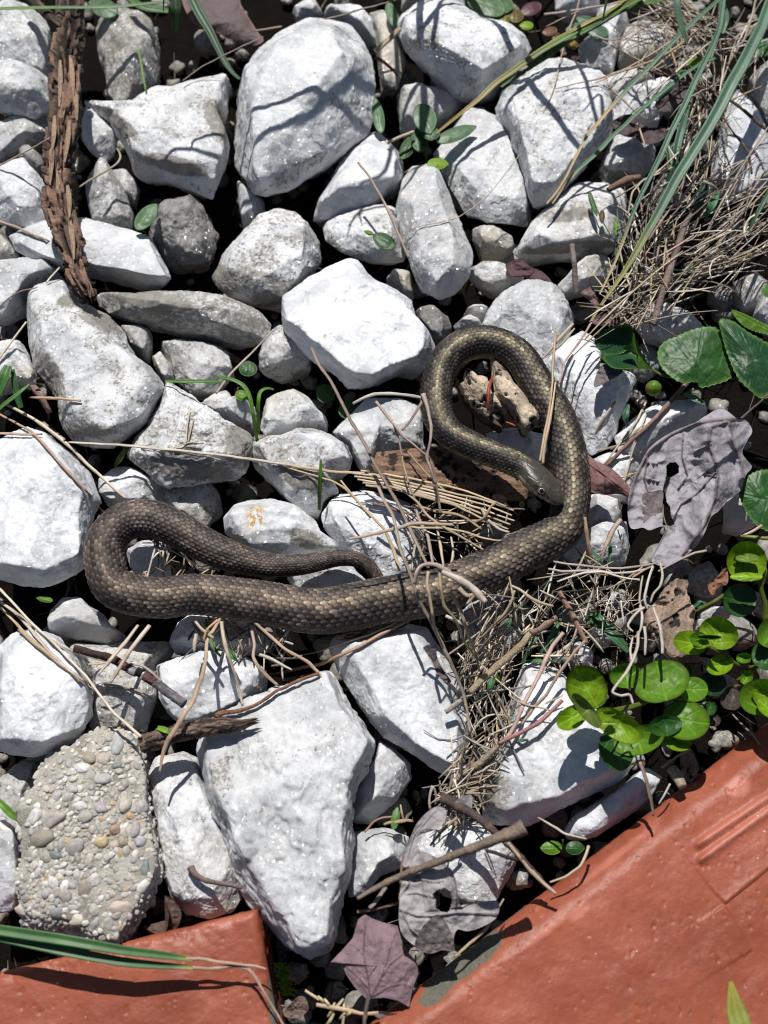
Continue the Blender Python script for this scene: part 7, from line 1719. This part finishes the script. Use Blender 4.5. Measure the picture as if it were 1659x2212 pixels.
    X('g:1440,0 1400,150 1350,290 1280,330 1250,450', (7, 7, 6, 5), 'pale dry stalk at the top right, left of the thickest blade', (150, 140, 124, 110), (.38, .31, .24))
    X('g:1130,1230 1060,1240 1170,1290 1180,1310', (7, 9, 9, 4), 'arched dry grass leaf right of the thickest blade', (84, 104, 100, 84), (.36, .31, .26))
    X('g:1180,1000 1100,1150 1000,1260 930,1370 870,1420 780,1530 700,1650', (7, 8, 7, 7, 7, 6), 'long dry stalk with a dark red joint along the thickest blade', (90, 96, 96, 92, 88, 82, 70), (.32, .20, .175))
    X('g:1010,1620 900,1690 800,1750 700,1790', (6, 6, 6, 5), 'straw with a red joint below the thickest blade', (74, 78, 76, 70), (.37, .26, .23))
    X('g:760,1580 745,1700 735,1800', (5, 7, 5), 'pale upright straw right of the second slanting blade', (60, 62, 56), PALE)
stems()

def overhang():
    # the grass clump goes on beyond the top edge; its arching blades throw thin shadows over the upper stones
    t = empty('grass_clump', np.array([100.0, 1750.0, -160.0]), 'tall green grass clump beyond the top edge, arching over the upper stones', 'grass clump')
    rng = np.random.RandomState(8)
    for i in range(7):
        x0 = rng.uniform(-150, 500); x1 = rng.uniform(-620, 520); y1 = rng.uniform(1080, 1380); z1 = rng.uniform(430, 620)
        C = np.array([[x0, 1760, -150], [x0 * .7 + x1 * .3, 1640, 250], [x0 * .35 + x1 * .65, 1400, z1 + 120], [x1, y1 + 90, z1 + 40], [x1 + rng.uniform(-60, 60), y1 - 60, z1 - 110]])
        R, u = resample(C, step=14)
        w = np.interp(u / u[-1], [0, .3, .8, 1], [5, 9, 7, 1.5]) * rng.uniform(.7, 1.3)
        V, F, Cp = tube_mesh(R, w, 6, flat=.22)
        add('blade', V, [F, Cp], GRASS, t, attrs={'Col': np.tile(np.array([.09, .19, .08]) * rng.uniform(.7, 1.2), (len(V), 1))})
overhang()

def straw_field(name, regions, n, label, seed, zr, lens, wid, cols, name2=None, kind=True, cat=None, ang=None, drop=True):
    """loose dry litter that nobody could count: many short bent straws as one object"""
    rng = np.random.RandomState(seed)
    Vs, Fs, Cs, k = [], [], [], 0
    F0 = None
    for i in range(n):
        reg = regions[rng.randint(len(regions))]
        poly, pull = reg
        while True:
            u = rng.rand(2); lo = np.min(poly, 0); hi = np.max(poly, 0); p = lo + u * (hi - lo)
            ins = False; j = len(poly) - 1
            for q in range(len(poly)):
                if (poly[q][1] > p[1]) != (poly[j][1] > p[1]) and p[0] < (poly[j][0] - poly[q][0]) * (p[1] - poly[q][1]) / (poly[j][1] - poly[q][1] + 1e-9) + poly[q][0]: ins = not ins
                j = q
            if ins: break
        L = rng.uniform(*lens) * (1 if rng.rand() < .8 else 1.6)
        a = math.radians(pull[0] + rng.normal() * pull[1])
        bend = rng.normal() * (.12 if rng.rand() < .8 else .7)
        t = np.linspace(-.5, .5, 7)
        dx = np.cos(a + bend * t) * L * t; dy = -np.sin(a + bend * t) * L * t
        P = np.stack([p[0] + dx, p[1] + dy], 1)
        zb = rng.uniform(*zr) + rng.normal() * 9 * t * 2
        W = unproj(P[:, 0], P[:, 1], np.full(7, np.mean(zr)))
        if drop:
            h = hm_get(W)
            zb = np.clip(np.maximum(zb, np.minimum(h.max() + 3, zr[1] + 12)), -170, 260)
        C = unproj(P[:, 0], P[:, 1], zb)
        w = rng.uniform(*wid) * np.array([.6, .9, 1, 1, 1, .8, .35])
        T, B, N = frames(C)
        fl = rng.uniform(.35, 1)
        ang4 = np.arange(4) / 4 * 2 * math.pi + rng.rand() * 3
        V = C[:, None, :] + w[:, None, None] * (np.cos(ang4)[None, :, None] * B[:, None, :] + fl * np.sin(ang4)[None, :, None] * N[:, None, :])
        if F0 is None: F0 = np.vstack([ring_faces(7, 4), [[3, 2, 1, 0]], [[24, 25, 26, 27]]])
        c = np.array(cols[rng.randint(len(cols))]) * rng.choice([.35, .6, .9, 1.15, 1.35])
        cc = c[None, None, :] * (1 + .25 * rng.normal(size=(7, 1, 1))) * np.ones((7, 4, 1))
        Vs.append(V.reshape(-1, 3)); Fs.append(F0 + k); Cs.append(np.clip(cc.reshape(-1, 3), .01, 1)); k += 28
    o = add(name, np.vstack(Vs), np.vstack(Fs), STRAW, attrs={'Col': np.vstack(Cs)})
    tag(o, label, None, kind='stuff')
    return o

_mix = [PALE, TAN, GREY, (.30, .23, .16), (.62, .56, .47), (.20, .15, .11), (.46, .36, .26), (.56, .48, .37), (.30, .24, .19)]
_R = lambda s: np.array([p[:2] for p in pts(s)])
straw_field('dry_grass', [(_R('g:700,0 1000,0 1000,330 760,200'), (150, 18)), (_R('g:960,200 1522,60 1522,560 1180,700 1000,420'), (95, 40)), (_R('g:950,640 1180,600 1180,1100 880,1250 800,1080'), (70, 35)), (_R('g:1000,1250 1522,1000 1522,1500 1100,1750 900,1650'), (42, 16)),
                         (_R('g:1050,1150 1522,1150 1400,1650 1000,1900 800,1700'), (40, 26)), (_R('g:560,1350 760,1330 900,1700 700,2050 520,1850'), (85, 30)), (_R('g:880,1800 1522,1500 1522,1750 900,2100'), (25, 22)), (_R('g:420,2000 720,1850 720,2212 420,2212'), (60, 50)), (_R('g:500,200 1050,260 1050,520 620,460'), (20, 60))],
            430, 'dry matted grass and thatch at the upper right behind the green blades', 3, (-40, 84), (50, 190), (.9, 2.9), _mix)
straw_field('dry_grass', [(_R('p:-60,200 560,230 720,520 640,900 200,1010 -120,900'), (50, 55)), (_R('t:560,-40 1230,20 1200,300 860,560 560,560'), (60, 45)), (_R('t:500,560 900,420 930,1000 780,1250 560,1450 480,1300 620,900'), (70, 32)), (_R('t:480,1250 820,1080 700,1560 420,1640'), (50, 40))],
            430, 'tangled dry straw below the snake\'s bend, left of the round green leaves', 5, (-70, 66), (26, 120), (.9, 2.8), _mix)
straw_field('dry_grass', [(_R('m:600,950 1300,1000 1350,1200 1100,1420 850,1560 480,1540 500,1150'), (35, 60)), (_R('n:380,220 760,330 700,470 330,500'), (70, 50)), (_R('s:560,60 1350,80 1250,420 900,300 560,300'), (60, 60))],
            170, 'loose straw in the dark gaps around the snake\'s body', 7, (-90, 24), (22, 80), (1.1, 3.0), _mix)
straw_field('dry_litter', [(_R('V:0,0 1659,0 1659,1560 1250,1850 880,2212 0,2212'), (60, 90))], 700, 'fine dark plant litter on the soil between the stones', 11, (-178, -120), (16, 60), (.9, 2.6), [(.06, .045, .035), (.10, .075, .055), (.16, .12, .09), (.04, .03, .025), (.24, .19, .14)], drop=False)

def moss():
    rng = np.random.RandomState(4)
    Vs, Fs, Cs, k = [], [], [], 0
    for i in range(420):
        y = rng.uniform(1270, 1480); x = 150 + (y - 1270) * .2 + rng.normal() * 22
        p = pts('K:%f,%f' % (x, y))[0]
        z = rng.uniform(-26, 12)
        C = unproj(p[0] + np.array([0, rng.normal() * 2, rng.normal() * 4]), p[1] + np.array([0, -2, -5]), z + np.array([0, 4, 7]))
        w = 1.6
        V = np.vstack([C[0] + [-w, 0, 0], C[0] + [w, 0, 0], C[1] + [w * .8, 0, 0], C[1] + [-w * .8, 0, 0], C[2]])
        Vs.append(V); Fs.append(np.array([[0, 1, 2], [0, 2, 3], [3, 2, 4]]) + k); k += 5
        Cs.append(np.tile(np.array([.09, .15, .015]) * rng.uniform(.4, 1.4), (5, 1)))
    tag(add('moss', np.vstack(Vs), np.vstack(Fs), GRASS, attrs={'Col': np.vstack(Cs)}), 'small tuft of green moss on the end of the left brick', kind='stuff')
moss()
